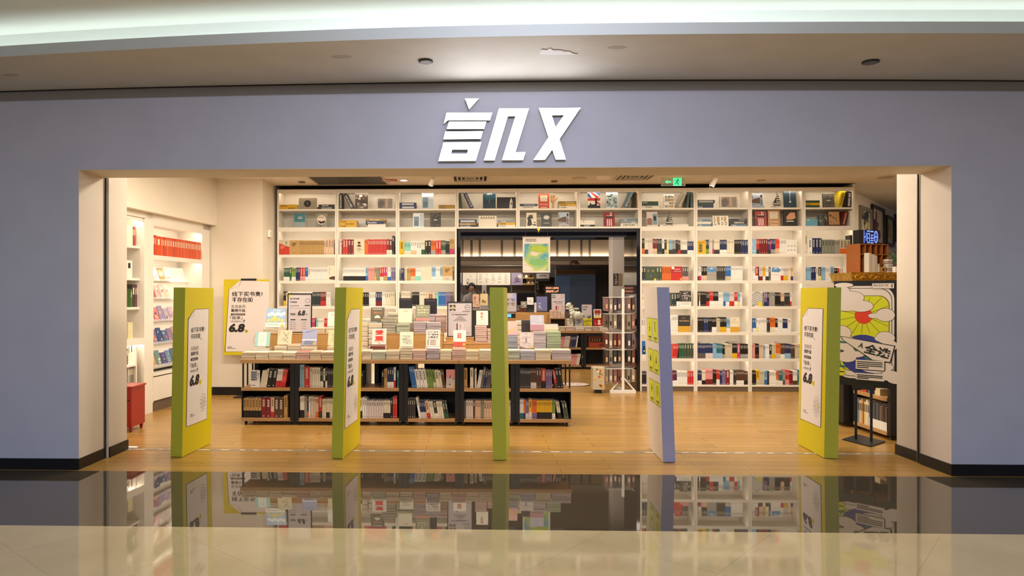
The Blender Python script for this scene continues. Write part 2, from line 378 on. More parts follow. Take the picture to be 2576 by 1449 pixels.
# ------------------------------------------------------------------ the lit sign over the entrance
SG = mat('#f6f8ff', .4, emit=13.0, name='lit_white_acrylic'); SGS = mat('#b9ae94', .35, .3, name='sign_return')
def sp(cx, cy):   # crop pixel (2576 wide crop of x 1080..1480, y 230..430) -> x, z on the fascia face
    return at(1080 + cx * 400 / 2576, 230 + cy * 400 / 2576, -0.05)
sign = empty('shop_sign', (*[sum(v) / 2 for v in zip((sp(150, 1130)[0], -0.03), (sp(2440, 1130)[0], -0.03))], sp(150, 1130)[1]), 'large lit white three-character shop sign 言几又 on the lavender fascia', 'sign')
def tri_fill(outer, holes):
    from mathutils.geometry import tessellate_polygon
    loops = [[Vector((x, y, 0)) for x, y in l] for l in [outer] + holes]
    flat = [p for l in loops for p in l]
    return flat, tessellate_polygon(loops)
def letter(shapes):
    m = MB()
    for outer, holes in shapes:
        outer = [sp(*p) for p in outer]; holes = [[sp(*p) for p in h] for h in holes]
        flat, tr = tri_fill(outer, holes)
        m.add([(p.x, -0.05, p.y) for p in flat], [t for t in tr], SG)
        m.add([(p.x, -0.004, p.y) for p in flat], [t for t in tr], SGS)
        for l in [outer] + holes:
            k = len(l); m.add([(x, -0.05, z) for x, z in l] + [(x, -0.004, z) for x, z in l], [(i, (i + 1) % k, k + (i + 1) % k, k + i) for i in range(k)], SGS)
    return m.build('letter', sign)
letter([([(580, 115), (803, 115), (645, 290)], []), ([(280, 345), (1018, 345), (982, 467), (300, 467), (235, 522)], []),
        ([(320, 488), (922, 488), (886, 607), (285, 607)], []), ([(258, 650), (866, 644), (832, 768), (230, 773)], []),
        ([(232, 827), (842, 823), (752, 1124), (148, 1126)], [[(370, 940), (630, 940), (612, 1010), (350, 1010)]])])
letter([([(1130, 277), (1612, 277), (1395, 987), (1556, 985), (1518, 1112), (1180, 1112), (1396, 400), (1272, 400), (1056, 1115), (886, 1115)], [])])
letter([([(1776, 272), (2450, 265), (2107, 775), (2212, 1102), (2048, 1102), (1993, 940), (1873, 1106), (1690, 1108), (1932, 745)], [[(1982, 385), (2184, 382), (2046, 582)]])])

# ------------------------------------------------------------------ fixtures on the concourse soffit
def soffit_disc(px, py, nm, label, cat, r, mtop, grp=None):
    x, y = G(px, py, ceil_z(0) - .0); z = ceil_z(x)
    m = MB(); m.lathe([(r, z - .012), (r, z - .001)], x, y, mat('#3b3633', .5), 24)
    m.lathe([(r * .85, z - .016), (r * .85, z - .012)], x, y, mtop, 24); m.build(nm, label=label, cat=cat, group=grp)
soffit_disc(1071, 152, 'ceiling_downlight', 'small round unlit downlight in the soffit above the sign', 'light', .055, mat('#a9a4a2', .3))
soffit_disc(2190, 151, 'ceiling_downlight', 'small round unlit downlight in the soffit towards the right', 'light', .06, mat('#6c625a', .4))
x, y = G(1402, 131, 3.292); m = MB()
pts = [(-.13, .02), (-.12, .07), (-.08, .06), (-.06, .10), (-.04, .055), (.02, .05), (.05, .02), (.09, .015), (.115, -.03), (.16, -.05), (.03, -.06), (-.05, -.055), (-.12, -.05)]
m.add([(x + a, y - b * .9, 3.289) for a, b in pts] + [(x + a, y - b * .9, 3.294) for a, b in pts], [tuple(range(13)), tuple(range(25, 12, -1))] + [(i, (i + 1) % 13, 13 + (i + 1) % 13, 13 + i) for i in range(13)], mat('#f4f1f4', .8)); struct('trim_6', m)
m = MB()
for px, py, r in ((1552, 120, .07), (858, 141, .08), (24, 175, .07)): x, y = G(px, py, ceil_z(0)); m.lathe([(r, ceil_z(x) - .0015), (r * 1.02, ceil_z(x) + .002)], x, y, mat('#bfb3a4', .8), 14, sy=.5)
struct('trim_13', m)

# ================================================================== BOOKS
PAL = dict(k='#1d1b1c', K='#3a3735', w='#f1eee8', i='#e9dfc8', g='#a5a19a', d='#5e5a57', G='#2f5a3c', l='#7d9c4a', r='#c8302a', R='#7d1f28',
           o='#e2702a', O='#c09a5e', y='#e6b41e', b='#2f6fb8', B='#232f5e', s='#8fbbdc', p='#e59a9a', m='#c23a72', v='#7c6a94', V='#4b2c66',
           n='#5b3d2a', t='#2e6f7a', c='#8fd8c8', e='#e3bfa0', a='#cfc3a8', f='#8a8f80', x='#f05a4a', z='#45523f', q='#2a3a3a', u='#ddd0cb', h='#f0e28c', j='#d9cfb4')
CNAME = dict(k='black', K='charcoal', w='white', i='ivory', g='grey', d='dark grey', G='dark green', l='light green', r='red', R='maroon', o='orange', O='tan', y='yellow',
             b='blue', B='navy', s='pale blue', p='pink', m='magenta', v='mauve', V='purple', n='brown', t='teal', c='aqua', e='peach', a='beige', f='olive grey', x='coral', z='deep green', q='dark teal', u='blush', h='pale yellow', j='cream')
def bm(ch, rough=0.45): return mat(PAL[ch], rough, name='book_cover')
DARKC = set('kKdGRbBVntzqmrv')
_BK = {}
def book_mesh(w, h, d, top, band='', mark=0):
    """one upright book: spine towards -y, cover boards, page block, paper band and title marks; origin bottom centre of spine"""
    key = (round(w, 4), round(h, 4), round(d, 3), top, band, mark)
    if key in _BK: return _BK[key]
    m = MB(); M = bm(top); t = min(0.002, w * .18)
    m.box(-w / 2 + t, w / 2 - t, t, d - .002, .002, h - .003, PAGE)
    m.box(-w / 2, -w / 2 + t, 0, d, 0, h, M); m.box(w / 2 - t, w / 2, 0, d, 0, h, M); m.box(-w / 2 + t, w / 2 - t, 0, t, 0, h, M)
    if band: m.box(-w / 2 - .0003, w / 2 + .0003, -.0004, d * .8, .0005, h * (.30 if mark % 2 else .36), bm(band))
    ink = mat('#e8e2d2', .6) if top in DARKC else INK
    if mark and w > .009:
        cw = w * .42; n = 3 + mark % 3; z = h * .90; ch = min(cw * 1.3, h * .5 / n)
        for i in range(n):
            m.box(-cw / 2, cw / 2, -.0005, 0, z - ch * .78, z, ink); 
            m.box(-cw / 2, cw / 2, -.0007, -.0004, z - ch * .5, z - ch * .40, M); m.box(-cw * .1, cw * .1, -.0007, -.0004, z - ch * .8, z - ch * .3, M)
            z -= ch
        m.box(-cw / 3, cw / 3, -.0005, 0, h * .06, h * .10, ink if not band else INK)
    me = bpy.data.meshes.new('book'); me.from_pydata(m.v, [], m.f)
    for k in m.mats: me.materials.append(k)
    me.polygons.foreach_set('material_index', m.m); me.update()
    _BK[key] = me; return me
_proto = {}
def put_book(me, loc, rot=(0, 0, 0), label=None, group=None, name='book'):
    if me.name in _proto: o = _proto[me.name].copy()
    else: o = bpy.data.objects.new(name, me); _proto[me.name] = o
    COL.objects.link(o); o.location = loc; o.rotation_euler = rot
    o['label'] = label; o['category'] = 'book'; o['group'] = group
    return o
ORD = ['', 'first', 'second', 'third', 'fourth', 'fifth', 'sixth', 'seventh', 'eighth', 'ninth', 'tenth', 'eleventh', 'twelfth', 'thirteenth', 'fourteenth', 'fifteenth', 'sixteenth', 'seventeenth', 'eighteenth', 'nineteenth', 'twentieth']
def od(n):
    if n <= 20: return ORD[n]
    return ('twenty-', 'thirty-', 'forty-', 'fifty-', 'sixty-')[n // 10 - 2] + ORD[n % 10] if n % 10 else ('', '', 'twentieth', 'thirtieth', 'fortieth', 'fiftieth', 'sixtieth')[n // 10]
STUFF = MB()
def emit_book(me, loc, lean, stuff, **k):
    if not stuff: return put_book(me, loc, (0, lean, 0), **k)
    T = Matrix.Translation(loc) @ Matrix.Rotation(lean, 4, 'Y'); vs = [T @ v.co for v in me.vertices]
    base = len(STUFF.v); STUFF.v += [tuple(p) for p in vs]
    for p in me.polygons:
        STUFF.f.append([i + base for i in p.vertices]); STUFF.m.append(STUFF.mi(me.materials[p.material_index])); STUFF.sm.append(False)
TOK = re.compile(r'^(F?)(\d*)([a-zA-Z])([a-zA-Z]?)([<>]?)(\d+)(?:h(\d+))?(?:@(\w+))?$')
COVERS = {}
def shelf_row(spec, px0, Y, z, hpx, k, depth, where, group, stuff=False, setback=0.01):
    """spec: space separated runs; k = metres per photo pixel on this plane"""
    x = X_(px0, Y); idx = 0; z += .0006; prev = ''; dl = 0.0
    for tok in spec.split():
        if tok[0] == '_': x += int(tok[1:]) * k; continue
        F, n, a, b, ln, wpx, hh, cv = TOK.match(tok).groups(); n = int(n or 1)
        H = (int(hh) if hh else hpx) * k; W = int(wpx) * k
        if prev == '>' and ln != '>': x += dl
        if ln == '<' and prev != '<': x += H * .16
        prev = ln; dl = H * .15
        if F:   # cover facing out
            idx += 1; mb = MB(); t = .016; y0 = Y + setback
            mb.box(x, x + W, y0, y0 + t, z, z + H, bm(a)); mb.box(x + .001, x + W + .0005, y0 + .002, y0 + t - .002, z + .001, z + H + .0005, PAGE)
            fr = FR((x, y0, z), (1, 0, 0)); (COVERS.get(cv) or cover_plain)(mb, fr, W, H, a, b)
            o = mb.build('book', label=f'{CNAME[a]} cover-out book, {od(idx)} on {where}', cat='book', group=group)
            x += W; continue
        bw = W / n; lean = 0.0
        if ln: lean = .16 if ln == '>' else -.16
        for i in range(n):
            idx += 1; jw = bw * (.90 if bw < .05 else .96)
            mk = (ord(a) + (ord(b) if b else 0)) % 5
            hv = H * (1 + RND.uniform(-.012, .012)); hv = round(hv, 3)
            me = book_mesh(jw, hv if not ln else H * .97, depth, a, b, mk + 1 if bw > .014 else mk)
            xx = x + bw / 2
            zz = z + (abs(math.sin(lean)) * jw / 2 if lean else 0)
            emit_book(me, (xx, Y + setback + RND.uniform(0, .006), zz), lean, stuff, label=f'{CNAME[a]} book, {od(idx)} on {where}', group=group)
            x += bw
    return idx
def cover_plain(mb, fr, W, H, a, b):
    ink = mat('#e8e2d2', .6) if a in DARKC else INK
    if b: fr.rect(mb, 0, W, 0, H * .33, bm(b), .0006)
    for i in range(3): fr.rect(mb, W * .25, W * (.75 - .1 * i), H * (.78 - .09 * i), H * (.82 - .09 * i), ink)
    fr.rect(mb, W * .3, W * .6, H * .1, H * .12, ink)
def cv_man(mb, fr, W, H, a, b):
    fr.disc(mb, W * .5, H * .72, W * .13, mat('#b98f6c', .6), n=12, ry=W * .17); fr.disc(mb, W * .5, H * .79, W * .14, INK, .0014, 12, W * .09)
    fr.poly(mb, [(W * .28, H * .53), (W * .72, H * .53), (W * .62, H * .62), (W * .38, H * .62)], INK)
    for i, (q, r) in enumerate(((.38, .62), (.28, .74), (.42, .58))): fr.rect(mb, W * q, W * r, H * (.40 - .09 * i), H * (.43 - .09 * i), mat('#6a625a', .6))
def cv_redhalf(mb, fr, W, H, a, b):
    fr.poly(mb, [(0, 0), (W, 0), (W, H * .52), (W * .15, H * .76), (0, H * .76)], mat('#c83a2a', .5))
    for i in range(3): fr.rect(mb, W * .2, W * (.65 - .12 * i), H * (.58 - .08 * i), H * (.6 - .08 * i), mat('#f0e0d0', .5), .0014)
    for i in range(2): fr.rect(mb, W * .68, W * .76, H * (.72 + .1 * i), H * (.79 + .1 * i), INK)
def cv_bee(mb, fr, W, H, a, b):
    for i in range(3): fr.disc(mb, W * .42, H * (.25 + .2 * i), W * .2, INK, n=10)
    for i in range(3): fr.ring(mb, W * .42, H * (.25 + .2 * i), W * .12, W * .03, mat('#efe3b0', .5), .0016, 10)
    fr.text(mb, 'DESIGN', W * .08, H * .82, H * .10, INK, W * .8)
def cv_chevron(mb, fr, W, H, a, b):
    for i in range(9):
        y = H * (-.2 + .13 * i); fr.line(mb, [(0, max(0, y)), (W * .5, min(H, y + H * .18)), (W, max(0, y))], W * .05, INK)
    fr.rect(mb, W * .6, W * .98, 0, H * .3, mat('#e3d02c', .5), .0016)
def cv_asian(mb, fr, W, H, a, b):
    fr.rect(mb, 0, W, 0, H * .36, mat('#d8a436', .5)); fr.text(mb, '电车自初以', W * .1, H * .62, H * .1, mat('#e8c890', .5), W * .8); fr.text(mb, '史的事', W * .3, H * .8, H * .07, mat('#b89868', .5), W * .3)
def cv_bw(mb, fr, W, H, a, b):
    r = random.Random(3)
    for i in range(60): x, y = r.uniform(0, W * .94), r.uniform(H * .32, H * .96); fr.rect(mb, x, x + W * .05, y, y + H * .025, mat('#cfc3b4', .6))
    fr.rect(mb, 0, W, 0, H * .30, WHITE); fr.text(mb, '对的人', W * .3, H * .78, H * .10, WHITE, W * .4, d=.002); fr.text(mb, '少年时代', W * .15, H * .62, H * .11, WHITE, W * .7, d=.002); fr.text(mb, '见聊', W * .35, H * .46, H * .12, WHITE, W * .35, d=.002)
    for i in range(3): fr.rect(mb, W * .1, W * .85, H * (.22 - .06 * i), H * (.23 - .06 * i), INK, .0014)
def cv_redwhite(mb, fr, W, H, a, b):
    fr.rect(mb, 0, W, H * .52, H, mat('#b4242c', .5)); fr.disc(mb, W * .15, H * .9, W * .14, WHITE, .0014, 10); fr.text(mb, 'Kapital', W * .3, H * .74, H * .12, WHITE, W * .5, d=.0018); fr.text(mb, 'Anniversary', W * .25, H * .6, H * .1, WHITE, W * .65, d=.0018)
    fr.rect(mb, W * .8, W * .96, H * .04, H * .16, mat('#e0c030', .5), .0014)
def cv_gold(mb, fr, W, H, a, b):
    g = mat('#d8b47a', .5); fr.text(mb, '价', W * .16, H * .62, H * .14, g); fr.text(mb, '值', W * .58, H * .62, H * .14, g); fr.text(mb, '什', W * .42, H * .25, H * .1, g); fr.rect(mb, W * .78, W * .98, 0, H * .14, mat('#e0c030', .5), .0014)
def cv_scene(mb, fr, W, H, a, b):
    fr.poly(mb, [(W * .05, H * .62), (W * .9, H * .6), (W, H * .8), (W * .7, H * .95), (W * .1, H * .95)], mat('#5a8fc4', .5)); fr.poly(mb, [(W * .2, H * .80), (W * .7, H * .86), (W * .5, H * .92)], WHITE, .0014)
    fr.line(mb, [(W * .1, H * .4), (W * .5, H * .45), (W * .9, H * .3)], W * .02, mat('#8a7a6a', .6))
def cv_ink(mb, fr, W, H, a, b):
    fr.poly(mb, [(W * .2, H * .1), (W, H * .05), (W, H * .3), (W * .6, H * .28), (W * .25, H * .22)], mat('#4a3722', .6)); fr.text(mb, '人间正道', W * .2, H * .45, H * .5, mat('#7a7068', .6), W * .12, vert=True)
def cv_glyph(mb, fr, W, H, a, b):
    for i in range(6): fr.line(mb, [(W * (.1 + .3 * (i % 3)), H * (.62 - .3 * (i // 3))), (W * (.2 + .3 * (i % 3)), H * (.5 - .3 * (i // 3))), (W * (.26 + .3 * (i % 3)), H * (.6 - .3 * (i // 3)))], W * .025, INK)
def cv_blue(mb, fr, W, H, a, b):
    fr.rect(mb, 0, W, H * .19, H * .22, WHITE); fr.line(mb, [(W * .1, H * .45), (W * .35, H * .7), (W * .2, H * .8)], W * .05, WHITE)
def cv_penguin(mb, fr, W, H, a, b):
    fr.rect(mb, 0, W, 0, H * .22, WHITE); fr.disc(mb, W * .6, H * .48, W * .3, mat('#18324a', .5), n=12, ry=H * .26); fr.disc(mb, W * .62, H * .42, W * .17, mat('#e8e0b0', .5), .0016, 12)
COVERS.update(man=cv_man, half=cv_redhalf, bee=cv_bee, chev=cv_chevron, asian=cv_asian, bw=cv_bw, rw=cv_redwhite, gold=cv_gold, scene=cv_scene, ink=cv_ink, glyph=cv_glyph, blue=cv_blue, pen=cv_penguin)

# ------------------------------------------------------------------ the wall of white bookcases
YB, KB = 5.15, 0.00622
BAYX = [-3.067, -2.123, -1.165, -.235, .719, 1.658, 2.611, 3.467, 4.302, 5.121, 5.895]
RZ = [2.844, 2.558, 2.129, 1.718, 1.320, 0.916, 0.510, 0.104]
BN = ['leftmost', 'second from left', 'third from left', 'left over-doorway', 'middle over-doorway', 'right over-doorway', 'one right of doorway', 'second right of doorway', 'third right of doorway', 'rightmost']
def bookcase(i):
    x0, x1 = BAYX[i], BAYX[i + 1]; full = i < 3 or i > 5; zb = 0.0 if full else 2.53
    bc = empty('bookcase', ((x0 + x1) / 2, YB + .17, zb), f'tall white built-in bookcase, the {BN[i]} unit of the back wall' if full else f'white two-shelf bookcase unit, {BN[i]} position above the black portal', 'bookcase', group='white bookcases along the back wall')
    t = .028
    for xa, xb in ((x0 + .0015, x0 + t), (x1 - t, x1 - .0015)):
        m = MB(); m.box(xa, xb, YB, YB + .36, zb, 3.154, CASE); m.build('side_panel', bc)
    m = MB(); m.box(x0 + t, x1 - t, YB + .345, YB + .36, zb, 3.154, CASE); m.build('back_panel', bc)
    m = MB(); m.box(x0 + t, x1 - t, YB, YB + .345, 3.124, 3.154, CASE); m.box(x0 + t, x1 - t, YB, YB + .018, 3.096, 3.124, CASE); m.build('top_panel', bc)
    zs = RZ if full else RZ[:2]
    for j, z in enumerate(zs):
        th = (.026, .068, .045, .045, .045, .045, .045, .03)[j] if full or j == 0 else .028
        m = MB(); bt = min(th, .024); m.box(x0 + t, x1 - t, YB, YB + .345, z - bt, z, CASE)
        if th > bt: m.box(x0 + t, x1 - t, YB, YB + .018, z - th, z - bt, CASE)
        m.build('shelf', bc)
    if full:
        m = MB(); m.box(x0 + t, x1 - t, YB + .012, YB + .03, 0, RZ[7] - .03, PLINTH); m.build('plinth', bc, label='brown recessed plinth')
    tops = [3.124] + ([2.534, 2.105, 1.694, 1.296, .892, .486] if full else [])
    for z in tops:
        m = MB(); m.box(x0 + t + .01, x1 - t - .01, YB + .022, YB + .03, z - .007, z - .0005, LED); m.build('light_strip', bc, label='glowing strip light under shelf')
    return bc
for i in range(10): bookcase(i)

# what stands spine-out, read row by row; each entry: bay, row, start pixel, books, stuff?
ROWN = ['', 'top', 'second', 'third', 'fourth', 'fifth', 'sixth', 'seventh', 'bottom']
WALL = [
 (0, 3, 700, 'Fa28h37@half FO25h36 19O63h36 e4 3e21h39', 0), (1, 3, 853, '2u6h38 R3 2r13h38 2R15h38 Fj27h38@man 4o9h38 13r47h38 2Ri14h38 k6h47', 0), (2, 3, 1004, 'y13h34 4ci16h31 3we15h34 2w12h34 3iG9h34 2k15h35 3og12h35 2r14h35 3Gg11h35 4k10h33 3Om12h39', 0),
 (0, 4, 713, '4Gw15h32 G5 3lw11h32 3B11h33 2rp13h33 2bw7h33 w6h33 14w44h33 Fi19h38@ink', 0), (1, 4, 863, '16wk57h32 sb6 4p16h33 Oy5 3f9h33 2ri9h33 2mO10h33 2wb9h33 4v16h33 wV5', 0), (2, 4, 1008, '2B7h31 _5 i3 3O10h31 3oa12h31 5wc14h31 12i27h34 3sw10h34 4w11h34 sw6h34 FOa26h36 B3h35', 0),
 (0, 5, 712, '2ky7h37 i4 w6h37 2i16h36 6w32h36 2wr9h36 6q21h35 4Rr14h35 3w11h35', 0), (1, 5, 912, '3k16h34 4w17h34 3BR16h35 3w7h35 3i15h35 4j11h35', 0), (2, 5, 1009, '6i24h37 _3 6k19h35 6i17h35 e23 4c8h35 6b18h35 5v12h35 3d8h35', 0),
 (6, 3, 1614, '2ko8h39 3iK9h38 3u11h38 3Re11h38 3q12h38 2wk6h38 2Ka6h36 2h5h36 3sK9h36 3gK8h35 3k6h35 2Kr6h34 2iK6h34 3wK11h35 4Bw17h31', 0),
 (7, 3, 1753, 'Fy23h33@bee 2ql8h35 3u8h36 2gm4h36 5iK14h36 5Bw18h35 6i18h36 4k17h35 4B17h35', 0), (8, 3, 1890, 'Fsb13h37@blue 2rK7h37 4R21h37 2VK5 mK3 3Bg11h37 3xe10h37 5w17h37 Fw26h35@glyph', 1), (9, 3, 2023, 'i10h49 w11h38 3B23h39 4f32h35 3g13h34 3ao25h35 k17h46', 1),
 (6, 4, 1614, '2q11h35 Fz26h35@gold 2z14h35 4o23h35 Frw27h35@rw 3dp16h34', 1), (7, 4, 1753, '2uR7h35 wm5h34 3ke14h35 Fga23h35@scene 5K22h35 4ba14h35 12w29h35', 1), (8, 4, 1890, '2w6 w5 rw7h34 k2 3uR9h34 2yw7 2wK8 d5h34 Fws24h34@scene 2wr7h34 3uy11h33 2i7 eV6', 1), (9, 4, 2024, 'd2 4s15h33 3B12h33 w6 kh7h33 3s10h33 3w12 sw9 3k10h31 x4h31 2w9h33', 1),
 (0, 6, 783, '3m9h34 _3 2c5h32 6w15h32 3r11h33', 1), (1, 6, 912, '5w20h33 4u16h34 3s12h33', 1), (2, 6, 1010, '6w26h33 3B12h33 4i18h33', 1),
 (6, 5, 1614, '3i10h25 _64 2q13h33 2kw8h33 FKw28h38@bw', 1), (7, 5, 1753, '2k6h36 Ow3 5k15h36 2kr8 3rw9h36 4kw13h36 3w12 2sb6 3sw9 4ur12 2rw8 2sh6 2w6', 1), (8, 5, 1892, 'Fw26h35@chev f4 2vB8h34 kV5 5g14h35 4k14h34 3eK9h34 5K14h33 wr4h33', 1),
 (6, 6, 1614, '2w11h33 _64 5w16h42 FKy30h42@asian', 1), (7, 6, 1753, '6k18h36 3B11h36 3k9h36 4kw11h36 3a9 4ky16h37 2sw9 Fiw23h37@asian', 1), (8, 6, 1891, 'kb3 2bw9h34 2wh6 w4 5w16h35 2K8h35 4oi13h36 2kw6 4w12h35 4Bw12h33 3w8h34', 1),
 (6, 7, 1614, 'Fbw11h43@pen _64 4r>13h36 4G13h36 5z31h37', 1), (7, 7, 1753, '8Bd22h36 6Bu18h36 3s9 5ts15h36 2kg6 6a18h36 4ky12h36 m8h36 5kg20h36', 1), (8, 7, 1891, '3p9h36 3kn10h36 4e10h36 s5 4w10 kg6 5ay10h36 4oa12h36 4nw10h36 5Bs15h36 3n10 5a18h36', 1),
 (6, 8, 1614, '4k13h32 _64 3Rw6h32 2Bw5 6w26h33 4r17h33', 1), (7, 8, 1753, '5Bw13h33 3ik9h35 8pR18h37 3k9h36 3rw8h36 2B6 4v9 R10h36 4w9 2K7 8nw19h35 3nk9h33', 1), (8, 8, 1891, '4k12h34 ya8h36 4a12 sb7h36 3K5 5w17h34 2oi6 3tw10 2gd6 3rp10h36 3R9 3wn11h35 3t10h36', 1)]
GBAY = {0: 'leftmost bookcase', 1: 'second bookcase from left', 2: 'third bookcase from left', 3: '', 6: 'bookcase just right of the doorway', 7: 'second bookcase right of the doorway', 8: 'third bookcase right of the doorway', 9: 'rightmost bookcase'}
NB = 0
for bay, row, px0, spec, st in WALL:
    NB += shelf_row(spec, px0, YB, RZ[row - 1], 34, KB, .15, f'{ROWN[row]} shelf of {GBAY[bay]}', f'books on the {ROWN[row]} shelf of the {GBAY[bay]}', not (bay == 1 and row == 3), .012)
STUFF.build('shelf_books', label='rows of spine-out books on the right-hand white bookcases', cat='books', kind='stuff', keep=True)
# a few books lying on top of the packed rows
for (bay, px, py, w, c, nm) in ((7, 1755, 863, 9, 'K', 'left'), (7, 1832, 862, 26, 'k', 'right'), (8, 1955, 861, 24, 'f', 'only')):
    x0, z = at(px, py, YB + .05); m = MB(); m.box(x0, x0 + w * KB, YB + .03, YB + .17, .745, .757, bm(c)); m.box(x0 + .002, x0 + w * KB - .002, YB + .029, YB + .165, .747, .755, PAGE)
    m.build('book', label=f'{CNAME[c]} flat book, {nm} one on seventh row of {GBAY[bay]}', cat='book', group='books lying flat on top of packed rows')

# ------------------------------------------------------------------ objects on the two top rows
YT = YB + .03; KT = .00625
def tz(row): return RZ[row - 1]
def clampx(x0, x1):
    c = (x0 + x1) / 2; i = max(j for j in range(10) if BAYX[j] <= c); return max(x0, BAYX[i] + .030), min(x1, BAYX[i + 1] - .030)
def art(px0, px1, py0, row, col, lab, fn=None, y=YT, tilt=0.12, cat='art book', nm='art_book'):
    x0, x1 = clampx(X_(px0, y), X_(px1, y)); z0 = tz(row) + .0006 + .018 * math.sin(tilt); H = (RPY(row, px0) - py0) * KT; W = x1 - x0
    fr = FR((x0, y, z0), (1, 0, 0), (0, math.sin(tilt), math.cos(tilt))); m = MB(); M = mat(col, .4, name='book_cover')
    fr.box(m, 0, W, 0, H, M, -.018, 0); fr.box(m, .0, W + .0006, .002, H + .0006, PAGE, -.016, -.003)
    if fn: fn(m, fr, W, H)
    return m.build(nm, label=lab, cat=cat, group='books displayed on the two top rows of bookcases')
def RPY(row, px):
    return 741 - (RZ[row - 1] - 1.5) / (Z_(px, 740, YT) - 1.5)
def T(fr, m, s, x, y, h, col, w=None, **k): fr.text(m, s, x, y, h, mat(col, .5), w, **k)
def rnd_blocks(seed, cols, n, size=.16):
    def f(m, fr, W, H):
        r = random.Random(seed)
        for i in range(n):
            w, h = W * r.uniform(.06, size * 1.6), H * r.uniform(.05, size); x, y = r.uniform(.03 * W, W * .95 - w), r.uniform(.03 * H, H * .95 - h)
            fr.poly(m, [(x, y), (x + w, y + h * r.uniform(-.2, .2)), (x + w * .9, y + h), (x + w * .1, y + h * .9)], mat(r.choice(cols), .5), .0008 + i * .00004)
    return f
def c_circle(m, fr, W, H): fr.disc(m, W * .48, H * .5, H * .31, mat('#1b1814', .5), n=24); T(fr, m, '文艺', W * .44, H * .36, H * .3, '#a39a80', W * .09, vert=True)
def c_photo(seed, cols, bg=None):
    def f(m, fr, W, H):
        if bg: fr.rect(m, W * .05, W * .95, H * .08, H * .92, mat(bg, .4))
        rnd_blocks(seed, cols, 26)(m, fr, W, H)
    return f
def c_land(m, fr, W, H):
    fr.rect(m, W * .1, W * .93, H * .05, H * .92, mat('#8a827e', .4)); fr.poly(m, [(W * .1, H * .6), (W * .35, H * .85), (W * .5, H * .5), (W * .35, H * .1), (W * .1, H * .1)], mat('#6a625f', .4), .0014)
    fr.rect(m, W * .53, W * .68, H * .02, H * .92, mat('#b49878', .4), .0016); T(fr, m, 'BROWN', W * .58, H * .25, H * .45, '#ece6dc', W * .06, vert=True, d=.002)
def c_art(m, fr, W, H): fr.text(m, 'ARTS', W * .3, H * .87, H * .09, mat('#e8ecec', .5), W * .42); fr.poly(m, [(W * .2, H * .5), (W * .9, H * .55), (W, H * .8), (W * .1, H * .85)], mat('#1f4a5c', .4)); fr.rect(m, W * .48, W * .53, H * .3, H * .6, mat('#5f8088', .4), .0014)
def c_dark(m, fr, W, H): fr.poly(m, [(W * .66, H * .02), (W * .82, 0), (W * .86, H * .5), (W * .78, H * .95), (W * .70, H * .7)], mat('#c8c0b8', .4)); fr.poly(m, [(W * .74, H * .4), (W * .83, H * .3), (W * .84, H * .6)], mat('#3a3028', .4), .0014)
def c_okr(bg):
    def f(m, fr, W, H):
        fr.rect(m, W * .16, W * .82, H * .48, H * .88, mat('#e9ddc9', .5)); T(fr, m, 'OKRs', W * .25, H * .74, H * .09, '#6a5a48', W * .46, d=.002); T(fr, m, 'Personal', W * .22, H * .63, H * .07, '#6a5a48', W * .52, d=.002); T(fr, m, 'Branding', W * .22, H * .52, H * .07, '#6a5a48', W * .52, d=.002)
        T(fr, m, '90', W * .14, H * .24, H * .08, '#e9ddc9', W * .18); fr.rect(m, W * .36, W * .85, H * .26, H * .29, mat('#e9ddc9', .5)); fr.rect(m, W * .22, W * .78, H * .06, H * .09, mat('#e9ddc9', .5))
    return f
def c_flag(m, fr, W, H):
    w = mat('#e9e4dc', .4); fr.rect(m, 0, W, H * .0, H, w, .0005); fr.poly(m, [(0, H * .95), (0, H * .72), (W * .35, H * .62), (W * .1, H)], mat('#2a4f8a', .4), .0007)
    fr.poly(m, [(W * .15, H), (W * .4, H), (W * .95, H * .7), (W * .75, H * .65)], mat('#c22c2a', .4), .0009); fr.poly(m, [(W * .55, H), (W, H), (W, H * .78)], mat('#2a4f8a', .4), .0007)
    fr.rect(m, 0, W, H * .47, H * .64, mat('#c22c2a', .4), .001); fr.poly(m, [(W * .55, H * .45), (W, H * .15), (W, H * .3), (W * .7, H * .47)], mat('#c22c2a', .4), .0007)
    k = mat('#17161a', .4); fr.poly(m, [(0, 0), (W, 0), (W, H * .18), (W * .75, H * .16), (W * .74, H * .6), (W * .67, H * .72), (W * .6, H * .6), (W * .58, H * .25), (W * .3, H * .24), (W * .22, H * .38), (W * .14, H * .22), (0, H * .15)], k, .0014)
def c_shen(m, fr, W, H):
    T(fr, m, 'SHEN', W * .1, H * .72, H * .2, '#1d1b1a', W * .82, bold=.02); T(fr, m, 'ZHEN', W * .1, H * .48, H * .2, '#1d1b1a', W * .5, bold=.02); T(fr, m, 'AO', W * .5, H * .26, H * .18, '#1d1b1a', W * .42, bold=.02); T(fr, m, 'BO', W * .12, H * .03, H * .18, '#1d1b1a', W * .4, bold=.02)
    fr.rect(m, W * .55, W * .95, H * .52, H * .66, mat('#b8904e', .4), .0022); fr.rect(m, W * .55, W * .92, H * .04, H * .2, mat('#b8904e', .4), .0022)
def c_shenr(m, fr, W, H):
    for i, t in enumerate(('SHEN', 'ZH', 'AO', 'BO')): T(fr, m, t, W * (.08 + .23 * i), H * .08, H * .82, '#1d1b1a', W * .13, vert=True, bold=.02)
    fr.rect(m, W * .28, W * .44, H * .35, H * .9, mat('#b8904e', .4), .0022); fr.rect(m, W * .72, W * .84, H * .45, H * .9, mat('#b8904e', .4), .0022)
